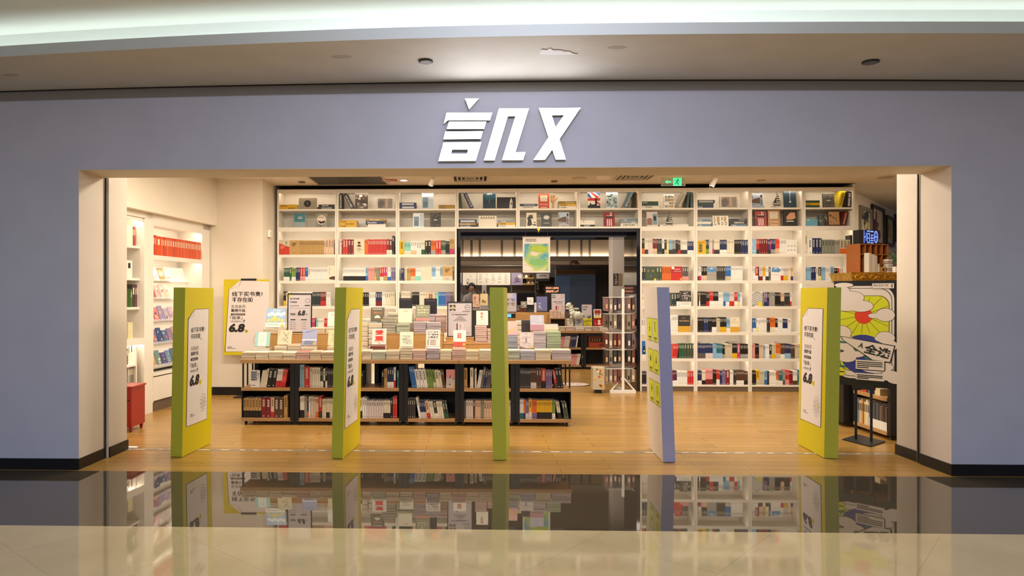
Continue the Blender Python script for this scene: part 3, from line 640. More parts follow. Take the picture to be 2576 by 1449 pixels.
def c_frame(m, fr, W, H):
    g = mat('#a8a49c', .5); r = random.Random(5)
    for i in range(70):
        x, y = r.uniform(.05, .9), r.uniform(.03, .93)
        if .22 < x < .72 and .18 < y < .72: continue
        fr.rect(m, W * x, W * (x + .05), H * y, H * (y + .02), g)
    T(fr, m, 'BOOK', W * .34, H * .46, H * .1, '#ece8e0', W * .34, bold=.03)
def c_tower(m, fr, W, H):
    w = mat('#f0dcd4', .5); 
    for i in range(3): fr.rect(m, W * (.3 + .17 * i), W * (.38 + .17 * i), H * .05, H * .52, w)
    fr.rect(m, W * .15, W * .85, H * .62, H * .72, mat('#1b1718', .5), .0014); fr.rect(m, W * .25, W * .8, H * .74, H * .77, w); fr.rect(m, W * .58, W * .64, H * .72, H * .98, w); fr.rect(m, W * .7, W * .74, H * .72, H * .98, w)
    for i in range(4): fr.line(m, [(W * .02, H * (.08 + .11 * i)), (W * .2, H * (.16 + .11 * i))], W * .07, mat('#5a1518', .5))
def c_street(m, fr, W, H):
    fr.rect(m, 0, W, H * .55, H, mat('#a8b4c8', .4), .0005); fr.poly(m, [(0, H * .5), (W * .2, H * .62), (W * .75, H * .72), (W * .75, H * .3), (0, H * .35)], mat('#5d4636', .5)); fr.rect(m, W * .05, W * .09, H * .5, H * .85, mat('#3c3028', .5)); fr.rect(m, W * .84, W * .89, H * .15, H * .95, INK); fr.disc(m, W * .86, H * .82, W * .1, INK, n=10); fr.line(m, [(0, H * .05), (W * .5, H * .2), (W, H * .05)], W * .03, mat('#e0dcd4', .5))
def c_blob(m, fr, W, H):
    r = random.Random(9)
    for i in range(16): a = i * .4; fr.line(m, [(W * .5, H * .66), (W * (.5 + .3 * math.cos(a * 2.4)), H * (.66 + .16 * math.sin(a * 2.4)))], W * .05, WHITE)
    fr.rect(m, W * .2, W * .78, H * .22, H * .29, mat('#8a8680', .5))
def c_round(m, fr, W, H):
    fr.disc(m, W * .5, H * .55, W * .42, mat('#e6d4c2', .5), n=22); fr.poly(m, [(W * .1, H * .5), (W * .5, H * .42), (W * .9, H * .5), (W * .75, H * .3), (W * .4, H * .26)], INK, .0014); fr.rect(m, W * .3, W * .6, H * .1, H * .14, INK)
    for i in range(6): fr.rect(m, W * (.22 + .09 * i), W * (.27 + .09 * i), H * .7, H * .76, INK, .0014)
def c_two(c2): return lambda m, fr, W, H: (fr.rect(m, 0, W, 0, H * .38, mat(c2, .4)), fr.rect(m, W * .35, W * .75, H * .62, H * .66, WHITE), fr.rect(m, W * .35, W * .75, H * .72, H * .75, WHITE))
def c_palace(m, fr, W, H): T(fr, m, 'BEST', W * .08, H * .82, H * .12, '#e8ecee', W * .4); fr.rect(m, W * .55, W * .95, H * .12, H * .85, mat('#6a8ca0', .4)); fr.poly(m, [(W * .05, H * .1), (W * .5, H * .1), (W * .5, H * .5), (W * .28, H * .6), (W * .05, H * .5)], mat('#8a5a44', .4)); fr.rect(m, W * .65, W * .85, H * .4, H * .7, INK, .0014)
def c_hand(m, fr, W, H): fr.poly(m, [(W * .2, H * .55), (W * .5, H * .85), (W * .85, H * .85), (W * .9, H * .5), (W * .6, H * .4), (W * .25, H * .4)], mat('#cf9a76', .5)); fr.rect(m, W * .2, W * .75, H * .28, H * .33, WHITE)
def c_drop(m, fr, W, H): fr.rect(m, W * .48, W * .52, H * .4, H, mat('#b8ccd4', .3)); fr.disc(m, W * .5, H * .35, W * .09, mat('#c0d0d4', .3), .0014, 12)
def c_wall(m, fr, W, H): fr.rect(m, W * .08, W * .55, H * .05, H * .75, mat('#7890a4', .5)); fr.rect(m, W * .62, W * .98, H * .05, H * .95, mat('#b8c6d4', .5)); [fr.rect(m, W * (.15 + .13 * i), W * (.2 + .13 * i), H * .1, H * .45, mat('#3c4450', .5), .0014) for i in range(3)]
def c_white(m, fr, W, H): [fr.line(m, [(W * (.1 + .14 * i), H * .72), (W * (.16 + .14 * i), H * .92), (W * (.2 + .14 * i), H * .75)], H * .04, INK) for i in range(6)]
A = [(751, 797, 498, 1, '#938a78', 'grey landscape book with a black circle on its cover, top left bookcase', c_circle), (893, 925, 485, 1, '#4a413c', 'dark photo-cover book upright in top row of second bookcase', c_photo(1, ['#d8d4cc', '#8a7a6a', '#2a2624', '#b8b0a6'], '#56493f')),
 (946, 990, 497, 1, '#d5cdc6', 'landscape book with brown strip on cover, top row of second bookcase', c_land), (1061, 1090, 486, 1, '#b8c6d6', 'pale blue photo-cover book in top row of third bookcase', c_wall),
 (1215, 1247, 485, 1, '#16303e', 'dark blue book titled ARTS above the portal', c_art), (1250, 1297, 496, 1, '#1a1618', 'wide black book with pale figure on its cover above the portal', c_dark), (1355, 1382, 487, 1, '#c04a35', 'red book with cream title box beside the wooden hand', c_okr('#c04a35')),
 (1479, 1510, 484, 1, '#e9e4dc', 'book with red white and blue flag and black skyline cover', c_flag), (1525, 1555, 484, 1, '#cfd8dc', 'grey-blue street photo book in top row right over-doorway', c_photo(2, ['#3c4648', '#7a8e94', '#e0e4e4', '#4c5656'], '#9ab0b8')),
 (1670, 1697, 489, 1, '#e9e4d8', 'white book with large black letters SHEN in top row', c_shen), (1811, 1857, 493, 1, '#c9beb2', 'landscape book with brown strip on cover, second bookcase right of doorway', c_land), (1892, 1920, 487, 1, '#8a9ab0', 'street photo book standing at left of top row, third right-hand bookcase', c_street),
 (1973, 2004, 481, 1, '#2c4250', 'dark blue-grey book with a hanging drop, third right-hand bookcase', c_drop), (2071, 2100, 488, 1, '#55554f', 'dark book with ornate border titled BOOK, top row of rightmost bookcase', c_frame),
 (739, 767, 536, 2, '#3f7f8c', 'teal book with pale grey lower half, second row of leftmost bookcase', c_two('#94a4aa')), (794, 822, 537, 2, '#8a8676', 'grey book with round cream picture, second row of leftmost bookcase', c_round), (1039, 1066, 536, 2, '#dfe6ec', 'white and pale blue sketch-cover book, second row of third bookcase', c_wall),
 (1082, 1109, 536, 2, '#24211f', 'black ornate-bordered book titled BOOK, second row of third bookcase', c_frame), (1204, 1249, 543, 2, '#e0d5c3', 'wide cream book with black script along its top, above the portal', c_white),
 (1324, 1350, 535, 2, '#d8ccb8', 'black and cream diagonal photo book in middle over-doorway unit', rnd_blocks(4, ['#2b2620', '#463c30', '#1e1a18'], 14, .3)), (1362, 1388, 535, 2, '#241f1e', 'black book with white scribble in middle over-doorway unit', c_blob), (1405, 1432, 534, 2, '#8c8890', 'street corner photo book in middle over-doorway unit', c_street),
 (1519, 1547, 534, 2, '#8e2226', 'dark red book with white columns on its cover, right over-doorway unit', c_tower), (1627, 1655, 533, 2, '#cfc4bc', 'travel photo book titled BEST, second row just right of doorway', c_palace), (1793, 1833, 543, 2, '#e6dfd0', 'wide white book with SHEN letters turned sideways', c_shenr),
 (1900, 1929, 532, 2, '#9c2a2a', 'red book with pale columns on its cover, third right-hand bookcase', c_tower), (1933, 1963, 529, 2, '#b88a5c', 'tan book with cream title box, third right-hand bookcase', c_okr('#b88a5c')), (1972, 2006, 529, 2, '#2e2a26', 'black book with a hand on its cover, third right-hand bookcase', c_hand),
 (2084, 2114, 530, 2, '#4a3424', 'dark brown book with sepia picture, second row of rightmost bookcase', c_photo(8, ['#b8906a', '#8a6440', '#6a4628'], '#b08a60'))]
for a in A: art(*a)
def stack(px0, px1, row, items, where, y=YT):
    """books lying flat; items from the bottom: (colour, thickness px, inset left px, inset right px, lettering)"""
    z = tz(row) + .0006
    for i, it in enumerate(items):
        c, t, a, b = it[:4]; tx = it[4] if len(it) > 4 else None
        x0, x1 = clampx(X_(px0 + a, y), X_(px1 - b, y)); h = t * KT; M = mat(c, .45, name='book_cover'); m = MB()
        m.box(x0, x1, y, y + .2, z, z + .0022, M); m.box(x0, x1, y, y + .2, z + h - .0022, z + h - .0004, M); m.box(x0, x1, y, y + .003, z + .002, z + h - .002, M); m.box(x0 + .003, x1 - .003, y + .003, y + .197, z + .002, z + h - .002, PAGE)
        if tx: FR((x0, y, z), (1, 0, 0)).text(m, tx[0], (x1 - x0) * tx[2], h * .22, h * .56, mat(tx[1], .5), (x1 - x0) * tx[3], bold=.02)
        n = len(items); pos = 'only' if n == 1 else 'bottom' if i == 0 else 'top' if i == n - 1 else ('middle' if n == 3 else od(i + 1) + ' from bottom')
        m.build('art_book', label=f'{CN(c)} book, {pos} of stack {where}', cat='art book', group='stacked books on the two top rows'); z += h
_cn = [('yellow', '#d8a818'), ('black', '#1c1a1a'), ('navy', '#1f2f5c'), ('tan', '#b08a40'), ('white', '#e4ddd0'), ('grey', '#8c949a'), ('green', '#2e4a3a'), ('light blue', '#6aa8c0'), ('olive', '#8a7420'), ('blue-grey', '#6c8498'), ('charcoal', '#3a3c3e')]
CD = {n: h for n, h in _cn}
def CN(h): return next((n for n, x in _cn if x == h), 'coloured')
Yw, Bk, Nv, Tn, Wh, Gy, Gn, Lb, Ov, Bg, Ch = [h for _, h in _cn]
B1 = ('Decoration', '#2a2420', .08, .35)
stack(700, 750, 1, [(Yw, 6, 0, 3, ('decoration', '#2a2420', .5, .4)), (Yw, 6, 0, 3, B1)], 'at the left end of the top row')
stack(798, 841, 1, [(Bk, 6, 0, 0, ('GOLDEN', '#e8e4dc', .25, .6)), (Bk, 6, 3, 0, ('BOOK', '#e8e4dc', .25, .4))], 'with GOLDEN lettering in the top left bookcase')
stack(1002, 1050, 1, [(Nv, 8, 0, 2, ('————', '#c8ccd4', .15, .7)), (Nv, 8, 0, 3, ('————', '#c8ccd4', .15, .7))], 'at left of top row in third bookcase')
stack(1103, 1144, 1, [(Tn, 5, 0, 0, B1), (Tn, 5, 0, 0, B1)], 'at right of top row in third bookcase')
stack(1306, 1352, 1, [(Wh, 6, 0, 0, ('DEVINYL', '#1c1a1a', .18, .6)), (Nv, 6, 0, 0, ('RECOLLECTION', '#c8ccd4', .25, .6))], 'lettered DEVINYL over the doorway')
stack(1405, 1451, 1, [(Wh, 6, 2, 0, B1), (Yw, 6, 1, 0, B1), (Ov, 6, 0, 0, ('Decoration', '#e8dca0', .4, .5))], 'beside the wooden hand')
stack(1615, 1660, 1, [(Wh, 6, 0, 2, ('Persiano', '#1c1a1a', .2, .4)), (Gn, 5, 0, 4), (Gn, 6, 0, 4, ('Decoration', '#d8dcd0', .04, .3))], 'lettered Persiano just right of the doorway')
stack(1753, 1798, 1, [(Nv, 6, 0, 3, ('Decoration', '#d8dcd0', .04, .3)), (Gn, 6, 0, 3), (Ch, 8, 0, 0, ('—————', '#b8b8b8', .1, .8))], 'in the top row, second bookcase right of doorway')
stack(1923, 1970, 1, [(Wh, 5, 0, 0, ('SAMRATO', '#4a4038', .35, .55))], 'carrying the small sailboat')
stack(2022, 2064, 1, [(Gn, 6, 0, 2), (Yw, 6, 0, 2, B1), (Gn, 6, 0, 2)], 'at left of top row in rightmost bookcase')
stack(851, 902, 2, [(Yw, 6, 0, 5, B1), (Yw, 6, 0, 5, ('decoration', '#2a2420', .35, .5)), (Yw, 6, 0, 5, B1)], 'of three yellow books, second bookcase')
stack(920, 972, 2, [(Wh, 8, 5, 2), (Nv, 8, 0, 6, ('Decoration', '#e8e4dc', .1, .5)), (Tn, 6, 0, 2, ('Decoration', '#e8e4dc', .2, .5))], 'of mixed books, second row of second bookcase')
stack(1154, 1199, 2, [(Nv, 5, 0, 2, ('Decoration', '#e8e4dc', .1, .6)), (Tn, 5, 0, 2, ('Decoration', '#e8e4dc', .1, .6)), (Nv, 9, 0, 0, ('————', '#c8ccd4', .1, .8))], 'at left of second row above the portal')
stack(1254, 1297, 2, [(Wh, 5, 0, 0, B1), (Yw, 6, 0, 0, B1), (Gy, 6, 0, 6, ('Textile', '#e8ece8', .2, .3))], 'at right of second row above the portal')
stack(1459, 1496, 2, [(Bk, 5, 0, 0, ('KNIT', '#e8e4dc', .3, .4)), (Wh, 5, 0, 0), (Wh, 6, 0, 0, ('~', '#6a6258', .2, .1))], 'at left of right over-doorway unit')
stack(1562, 1606, 2, [(Wh, 8, 0, 2, ('CENTURY', '#1c1a1a', .12, .75)), (Gy, 6, 1, 0, ('Textile', '#e8ece8', .6, .25)), (Bg, 6, 1, 0, ('Textile', '#e8ece8', .1, .25))], 'lettered CENTURY above the doorway')
stack(1660, 1703, 2, [(Wh, 5, 0, 0, ('NATURE', '#8a8278', .2, .6))], 'under the sailboat just right of doorway')
stack(1703, 1732, 2, [(Wh, 6, 0, 0)], 'right of the sailboat just right of doorway')
stack(1753, 1790, 2, [(Bg, 6, 0, 1, ('Textile', '#e8ece8', .1, .25)), (Wh, 6, 0, 1), (Bg, 6, 0, 1, ('Textile', '#e8ece8', .1, .25))], 'at left of second row, second right-hand bookcase')
stack(1834, 1879, 2, [(Bg, 5, 4, 1, ('Textile', '#e8ece8', .1, .25)), (Ch, 8, 0, 0, ('DEVINYL', '#ece8e0', .3, .55)), (Ch, 6, 2, 0, ('NATURE 2', '#b8b8b8', .55, .35))], 'lettered DEVINYL, second right-hand bookcase')
stack(2022, 2057, 2, [(Lb, 6, 0, 0), (Lb, 6, 0, 0), (Lb, 6, 0, 0, ('Textile', '#e8f0f0', .1, .3))], 'of light blue books in rightmost bookcase')
def leaner(px, row, hpx, wpx, ang, c, lab, txt=None, y=YT):
    """a tall book standing or leaning, spine out; px = foot of the spine"""
    x = X_(px, y); z = tz(row) + .0006; w, h, d = wpx * KT, hpx * KT, .2; M = mat(c, .4, name='book_cover'); a = math.radians(ang)
    Tm = Matrix.Translation((x, 0, z + (abs(math.sin(a)) * w / 2))) @ Matrix.Rotation(a, 4, 'Y'); m = MB()
    m.box(-w / 2, w / 2, y, y + .003, 0, h, M, Tm); m.box(-w / 2, -w / 2 + .002, y, y + d, 0, h, M, Tm); m.box(w / 2 - .002, w / 2, y, y + d, 0, h, M, Tm); m.box(-w / 2 + .002, w / 2 - .002, y + .003, y + d - .003, .002, h - .003, PAGE, Tm)
    if txt:
        fr = FR(Tm @ Vector((w * .28, y, h * .08)), Tm.to_3x3() @ Vector((0, 0, 1)), Tm.to_3x3() @ Vector((-1, 0, 0))); fr.text(m, txt[0], 0, 0, w * .56, mat(txt[1], .5), h * .8, bold=.02)
    m.build('art_book', label=lab, cat='art book', group='books displayed on the two top rows of bookcases')
leaner(857, 1, 40, 7, 0, '#1a1817', 'upright black book lettered GOLDEN at the left of the second bookcase', ('GOLDEN', '#e8e4dc'))
leaner(887, 1, 42, 8, -28, '#1e1b1a', 'black book leaning left on the upright GOLDEN book', ('GEROON BUS', '#e8e4dc'))
leaner(1160, 1, 40, 7, -6, '#39473c', 'dark green upright book at the left above the portal'); leaner(1188, 1, 42, 8, -26, '#333a58', 'slate blue book leaning left above the portal', ('RECOLLECTION', '#c8ccd4'))
leaner(1573, 1, 42, 9, 24, '#3c6478', 'blue book leaning right lettered RECOLLECTION', ('RECOLLECTION', '#e0e8ec')); leaner(1597, 1, 40, 5, 2, '#2c2418', 'brown upright book beside the leaning RECOLLECTION book'); leaner(1603, 1, 40, 5, 0, '#8a6a34', 'ochre upright book at the right end over the doorway', ('Decoration', '#f0e8d0'))
leaner(1708, 1, 41, 9, 24, '#9a9484', 'grey book leaning right with large spine letters, just right of doorway', ('SAMRATO', '#e8e4dc')); leaner(1729, 1, 40, 7, 6, '#33413a', 'dark green book right of the grey leaning one'); leaner(1740, 1, 40, 7, 0, '#3a4a44', 'greyish green upright book against the side panel')
leaner(2113, 1, 41, 10, 13, '#d8c020', 'yellow leaning book in the rightmost bookcase', ('Decoration', '#3a3420')); leaner(2135, 1, 40, 9, 4, '#22242c', 'black upright book beside the yellow leaning book', ('—— —', '#c8c8d0'))
leaner(2121, 2, 36, 8, 14, '#6a221e', 'dark red book leaning right, second row of rightmost bookcase', ('ZAMANTI', '#e0a090')); leaner(2140, 2, 37, 6, 0, '#d8d0c0', 'cream upright book at the right end of second row')
# small sailboats
def boat(px, row, lift, lab):
    y = YT + .05; x = X_(px, y); z = tz(row) + lift + .003; b = empty('model_sailboat', (x, y, z), lab, 'ornament', group='model sailboats on the bookcases'); dk = mat('#2a2522', .4); cr = mat('#e8dcc0', .5)
    m = MB(); m.hexa([(x - .035, y - .012, z), (x + .045, y - .012, z), (x + .045, y + .012, z), (x - .035, y + .012, z)], [(x - .06, y - .018, z + .03), (x + .07, y - .018, z + .03), (x + .07, y + .018, z + .03), (x - .06, y + .018, z + .03)], dk); m.box(x - .06, x + .07, y - .019, y + .019, z + .02, z + .026, cr); m.build('hull', b)
    m = MB(); m.tube((x, y, z + .03), (x, y, z + .215), .0025, dk); m.build('mast', b)
    f = FR((x, y, z), (1, 0, 0)); m = MB(); f.slab(m, [(.005, .045), (.062, .045), (.05, .08), (.02, .17), (.005, .20)], dk, -.002, .002)
    for i in range(4): f.slab(m, [(.006, .055 + .035 * i), (.055 - .012 * i, .055 + .035 * i), (.05 - .012 * i, .068 + .035 * i), (.006, .068 + .035 * i)], cr, -.003, .003)
    m.build('sail', b); m = MB(); f.slab(m, [(-.055, .045), (-.006, .045), (-.006, .15)], dk, -.002, .002); m.build('sail', b, label='plain dark foresail')
boat(1683, 2, .032, 'small dark model sailboat standing on a white book right of the doorway'); boat(1954, 1, .032, 'small dark model sailboat on a white book in the third right-hand bookcase')
# jointed wooden hand
y = YT + .04; x = X_(1391, y); z = RZ[0] + .001; WD = mat('#c9a06c', .45, name='beech_wood'); h = empty('wooden_hand', (x, y, z), 'jointed wooden artist hand standing upright beside the red book', 'ornament')
m = MB(); m.lathe([(.018, z), (.017, z + .06), (.020, z + .085), (.03, z + .10), (.037, z + .13), (.036, z + .16), (.028, z + .165)], x, y, WD, 16, sy=.55); m.build('palm', h)
for i, (dx, l, c) in enumerate(((-.028, .055, .5), (-.010, .06, .3), (.008, .058, .3), (.024, .05, .4))):
    m = MB(); p = Vector((x + dx, y - .002, z + .162)); q = p + Vector((dx * .15, -.002, l * .45)); r = q + Vector((0, -.014 * c * 2, l * .35)); s_ = r + Vector((0, -.012, l * .1))
    m.tube(p, q, .0075, WD, 8); m.ball(q, .0075, WD); m.tube(q, r, .0068, WD, 8); m.ball(r, .0066, WD); m.tube(r, s_, .006, WD, 8); m.ball(s_, .006, WD); m.build('finger', h)
m = MB(); p = Vector((x + .034, y, z + .125)); q = p + Vector((.022, -.006, .022)); r = q + Vector((.008, -.006, .026)); m.tube(p, q, .008, WD, 8); m.ball(q, .008, WD); m.tube(q, r, .0068, WD, 8); m.ball(r, .0066, WD); m.build('thumb', h)
# grey jar
x = X_(2072, YT); m = MB(); zz = RZ[1] + .001; m.lathe([(.055, zz), (.078, zz + .02), (.08, zz + .09), (.07, zz + .125), (.045, zz + .14), (.046, zz + .165), (.06, zz + .172), (.05, zz + .166)], x, YT + .1, mat('#5d605c', .25), 20); m.build('jar', label='rounded grey glazed jar between blue books and brown book', cat='jar')
# things left on top of the bookcases
m = MB(); m.box(-2.85, -2.63, YB + .05, YB + .25, 3.155, 3.17, mat('#3a332e', .6)); m.build('folder', label='dark flat folder lying on top of the leftmost bookcase', cat='folder')
m = MB()
for i in range(3): m.path([(5.2 + .13 * i, YB + .1, 3.158), (5.26 + .13 * i, YB + .08, 3.172), (5.33 + .13 * i, YB + .1, 3.158)], .006, BLACK)
m.build('cable', label='black cable lying on top of the rightmost bookcases', cat='cable')
m = MB(); m.box(5.872, 5.895, YB - .002, YB + .36, 3.154, 3.205, CASE); struct('trim_7', m)

# ================================================================== BOOK TABLE ON TROLLEYS
YT0, KTR = 2.13, 0.00457
TB = [607, 741, 883, 1015, 1156, 1296, 1437]
TN = ['leftmost', 'second', 'third', 'fourth', 'fifth', 'rightmost']
def caster(x, y, parent, k=1.0):
    c = MB(); c.box(x - .022, x + .022, y - .022, y + .022, .043, .047, CHROME); c.box(x - .014, x - .011, y - .012, y + .012, .018, .045, BLACK); c.box(x + .011, x + .014, y - .012, y + .012, .018, .045, BLACK)
    o = c.build('caster', parent); w_ = MB(); w_.tube((x - .010, y, .021), (x + .010, y, .021), .021, BLACK, 14); w_.tube((x - .0105, y, .021), (x + .0105, y, .021), .010, CHROME, 10); w_.build('wheel', o)
def trolley(x0, x1, y0, label, group, depth=.42, open_left=False, open_right=False, name='book_trolley'):
    t = empty(name, ((x0 + x1) / 2, y0 + depth / 2, 0), label, 'trolley', group=group); s = .05
    for k, (a, b) in enumerate(((x0, x0 + s), (x1 - s, x1))):
        m = MB(); op = open_left if k == 0 else open_right
        if op:
            e = x0 + .006 if k == 0 else x1 - .022
            m.box(e, e + .016, y0 + .02, y0 + .036, .43, .71, BLACK); m.box(e, e + .016, y0 + depth - .04, y0 + depth - .024, .43, .71, BLACK); a, b = (a, a + .012) if k == 0 else (b - .012, b); m.box(a, b, y0 + .012, y0 + depth, .047, .394, BLACK)
        else: m.box(a, b, y0 + .012, y0 + depth, .047, .71, BLACK)
        m.build('side_panel', t)
    xa, xb = (x0 + (.012 if open_left else s)), (x1 - (.012 if open_right else s))
    if open_left: xa = x0
    if open_right: xb = x1
    m = MB(); m.box(xa, xb, y0, y0 + depth, .394, .430, OAK); m.build('shelf', t); m = MB(); m.box(xa, xb, y0, y0 + depth, .045, .080, OAK); m.build('shelf', t)
    m = MB(); m.box(x0 + .012, x1 - .012, y0 + depth - .012, y0 + depth, .08, .394, BLACK); m.build('back_panel', t)
    m = MB(); m.box(x0 + .006, x1 - .006, y0 + depth - .03, y0 + depth - .012, .690, .712, BLACK); m.build('rail', t)
    for cx in (x0 + .045, x1 - .045):
        for cy in (y0 + .04, y0 + depth - .05): caster(cx, cy, t)
    return t
TX = [X_(p, YT0) for p in TB]
for i in range(6):
    trolley(TX[i] + .002, TX[i + 1] - .002, 2.12, f'black and oak book trolley on casters, {TN[i]} in the row under the book table', 'book trolleys under the front table', open_left=i == 0, open_right=i == 5)
# rear trolleys on the far side of the same table
for i, (a, b) in enumerate(((660, 931), (951, 1050), (1072, 1405))):
    xa, xb = X_(a, 2.9), X_(b, 2.9); t_ = trolley(xa, xb, 2.56, f'black book trolley standing behind the front row, {("left", "middle", "right")[i]} one', 'trolleys behind the front row', depth=.46)
    m = MB(); m.box(xa + .05, xb - .05, 2.9, 2.915, .43, .71, BLACK); m.build('back_panel', t_)  # black panel added to darken the gap above the shelf
for a, b, nm in ((TX[0] - .004, X_(1154, 2.12) - .001, 'long left'), (X_(1154, 2.12) + .001, TX[6] + .004, 'shorter right')):
    m = MB(); m.bbox_bev(a, b, 2.10, 3.06, .712, .755, OAK, .003); m.build('worktop', label=f'{nm} oak tabletop laid over the book trolleys', cat='tabletop', group='tabletops of the book table')
def cv_wave(mb, fr, W, H, a, b):
    r = random.Random(2)
    for i in range(5): y = H * (.42 + .11 * i); fr.poly(mb, [(W * .04, y), (W * .4, y - H * .02), (W * .75, y + H * .02), (W * .72, y + H * .06), (W * .35, y + H * .05), (W * .04, y + H * .07)], mat('#2c3f66', .5))
    fr.rect(mb, W * .1, W * .5, H * .1, H * .13, INK); fr.text(mb, '散文', W * .8, H * .55, H * .3, INK, W * .14, vert=True)
def cv_pinkbird(mb, fr, W, H, a, b):
    fr.rect(mb, 0, W, 0, H * .55, mat('#cdbfc0', .5), .0006); fr.poly(mb, [(W * .3, H * .5), (W * .4, H * .55), (W * .5, H * .75), (W * .35, H * .6)], INK, .0014); fr.disc(mb, W * .7, H * .5, W * .06, INK, .0014, 8); fr.disc(mb, W * .35, H * .2, W * .07, INK, .0014, 8); fr.rect(mb, W * .75, W * .95, H * .04, H * .2, mat('#e0b030', .5), .0016)
COVERS.update(wave=cv_wave, bird=cv_pinkbird)
TUP = [(630, 'Fw23h43@wave 4i>12h44 i>5h48 2k>22h46 3wr>14h47 2xr>11h46'), (753, '3s12h58 r13h52 2u8h50 4w19h50 2zw8h44 wk5h48 kw5h46 4K16h46'), (908, 'k5h40 _46 k7h42 O8h47 3Bw16h49 wr5h52 _3 2t10h43'),
       (1027, '3b<13h55 w<9h48 2w<19h48 2l<14h47 lj<8h46 i<9h46 i<6h45 2n<8h46 Fp26h46@bird'), (1166, 'O10h50 _6 i9h50 K3 i5h48 2w>9h46 d>7h53 B>6h48 3d>12h46 2n8h47 3K13h45 _2 n5h45 rd8h50'), (1305, '3K12h49 5K18h48 4nu14h48 2n12h49 rk12h48 3v15h45 rn<7h46 2k<15h50')]
TLO = [(611, '6Ok46h49 2R24h50 er9h50 2n23h50 _1 O10h56'), (754, '3wk11h54 2g7h54 Bo4h54 w4h54 3u14h53 eo7h53 rK9h54 2i10h48 2ik9h48 4i16h48'), (904, 'wk7h50 w6h51 w5h50 7u42h44 4ik18h44 k6h49 2r11h54'),
       (1025, '4K20h49 w<6h54 3Bu<15h45 er<9h45 2i<11h44 qw<8h44 3i<15h44 2qG<12h43'), (1164, '3d8h44 3u18h45 n5h45 3e14h45 2f8h45 4e26h45 3i16h45 4e20h45 2u10h45'), (1307, '3wt10h48 oB5h47 2vu8h46 yu8h48 3ov12h47 10yk38h46 2lw8h46 2jk<9h45 _6 2z<12h43')]
for i in range(6):
    w1, w2 = f'upper shelf of the {TN[i]} trolley', f'lower shelf of the {TN[i]} trolley'
    shelf_row(TUP[i][1], TUP[i][0], YT0, .431, 46, KTR, .16, w1, f'books on the {w1}'); shelf_row(TLO[i][1], TLO[i][0], YT0, .081, 48, KTR, .16, w2, f'books on the {w2}')

# ------------------------------------------------------------------ piles of paperbacks
_PB = {}
def paperback(w, d, t, col, edge):
    key = (round(w, 3), round(d, 3), round(t, 4), col, edge)
    if key in _PB: return _PB[key]
    m = MB(); c = mat(col, .35, name='book_cover'); e = mat(edge, .6, name='book_spine'); b = .0015
    m.box(-w / 2 + .001, w / 2 - .001, .004, d, t - .0016, t - .0002, c); m.box(-w / 2 + .001, w / 2 - .001, .004, d, .0002, .0016, c)
    m.box(-w / 2 + b, w / 2 - b, .004, d - .002, .0016, t - .0016, PAGE); q = t * .16
    m.add([(-w / 2, .006, q * .7), (w / 2, .006, q * .7), (w / 2, -.001, q), (-w / 2, -.001, q), (w / 2, -.001, t - q), (-w / 2, -.001, t - q), (w / 2, .006, t - q * .7), (-w / 2, .006, t - q * .7)], [(0, 1, 2, 3), (3, 2, 4, 5), (5, 4, 6, 7), (0, 3, 5, 7), (1, 6, 4, 2)], e)
    me = bpy.data.meshes.new('paperback'); me.from_pydata(m.v, [], m.f)
    for k in m.mats: me.materials.append(k)
    me.polygons.foreach_set('material_index', m.m); me.update(); _PB[key] = me; return me
_pp = {}
PILE_TOP = {}
def pile(px0, px1, py0, py1, Y, n, col, edge, where, z0=None, d=.2, grp='paperback piles on the book table', key=None):
    x0, x1 = X_(px0, Y), X_(px1, Y); z = Z_(px0, py1, Y) if z0 is None else z0; top = Z_(px0, py0, Y); t = max(.006, (top - z) / n)
    me = paperback(x1 - x0 - .003, d, t, col, edge)
    for i in range(n):
        o = _pp[me.name].copy() if me.name in _pp else bpy.data.objects.new('paperback', me); _pp.setdefault(me.name, o); COL.objects.link(o)
        o.location = ((x0 + x1) / 2 + RND.uniform(-.002, .002), Y + RND.uniform(-.004, .004), z + i * t); o.rotation_euler = (0, 0, RND.uniform(-.02, .02))
        pos = 'the only book' if n == 1 else 'bottom book' if i == 0 else 'top book' if i == n - 1 else f'{od(i + 1)} book from bottom'
        props(o, f'{pos} of {where}', 'paperback', grp)
    return z + n * t
TZ = .7555
I1, P1, L1, G1, B_, W_ = '#d9c8ac', '#d2b0a6', '#b7a7ae', '#b3b7a0', '#a8a6b0', '#e4dccb'
def FP(k): return f'the {od(k)} front-edge pile from the left'
fronts = [(608, 642, 886, 4, '#d9cdb8', I1), (643, 675, 886, 4, W_, I1), (676, 711, 885, 3, '#d8c4a4', I1), (712, 744, 887, 4, W_, I1), (745, 778, 885, 4, '#c86a62', P1), (779, 808, 884, 4, '#d8b4a0', I1), (809, 845, 885, 4, '#e0d4c0', I1),
          (846, 880, 885, 4, W_, I1), (881, 909, 884, 4, W_, I1), (910, 934, 882, 4, '#e4d6bc', I1), (935, 970, 884, 3, '#d6cfae', G1), (971, 1005, 882, 2, '#caa88a', I1), (1006, 1038, 879, 4, '#2c2c2a', I1), (1039, 1072, 881, 5, '#d09a84', P1), (1073, 1106, 876, 7, '#e0d6cc', L1),
          (1107, 1136, 881, 3, '#d8c0a0', I1), (1137, 1171, 878, 5, '#c88a70', P1), (1172, 1204, 882, 4, '#d8b48c', I1), (1205, 1235, 881, 5, '#e4d8c0', I1), (1236, 1268, 882, 5, W_, I1), (1269, 1308, 881, 5, '#dcd8c8', G1), (1309, 1346, 882, 3, '#a8a8b4', B_), (1347, 1386, 880, 5, '#dcc8b4', I1), (1388, 1437, 880, 3, '#d8c8b0', L1)]
for i, (a, b, t, n, c, e) in enumerate(fronts): pile(a, b, t, 903, 2.125, n, c, e, FP(i + 1), TZ, .21)
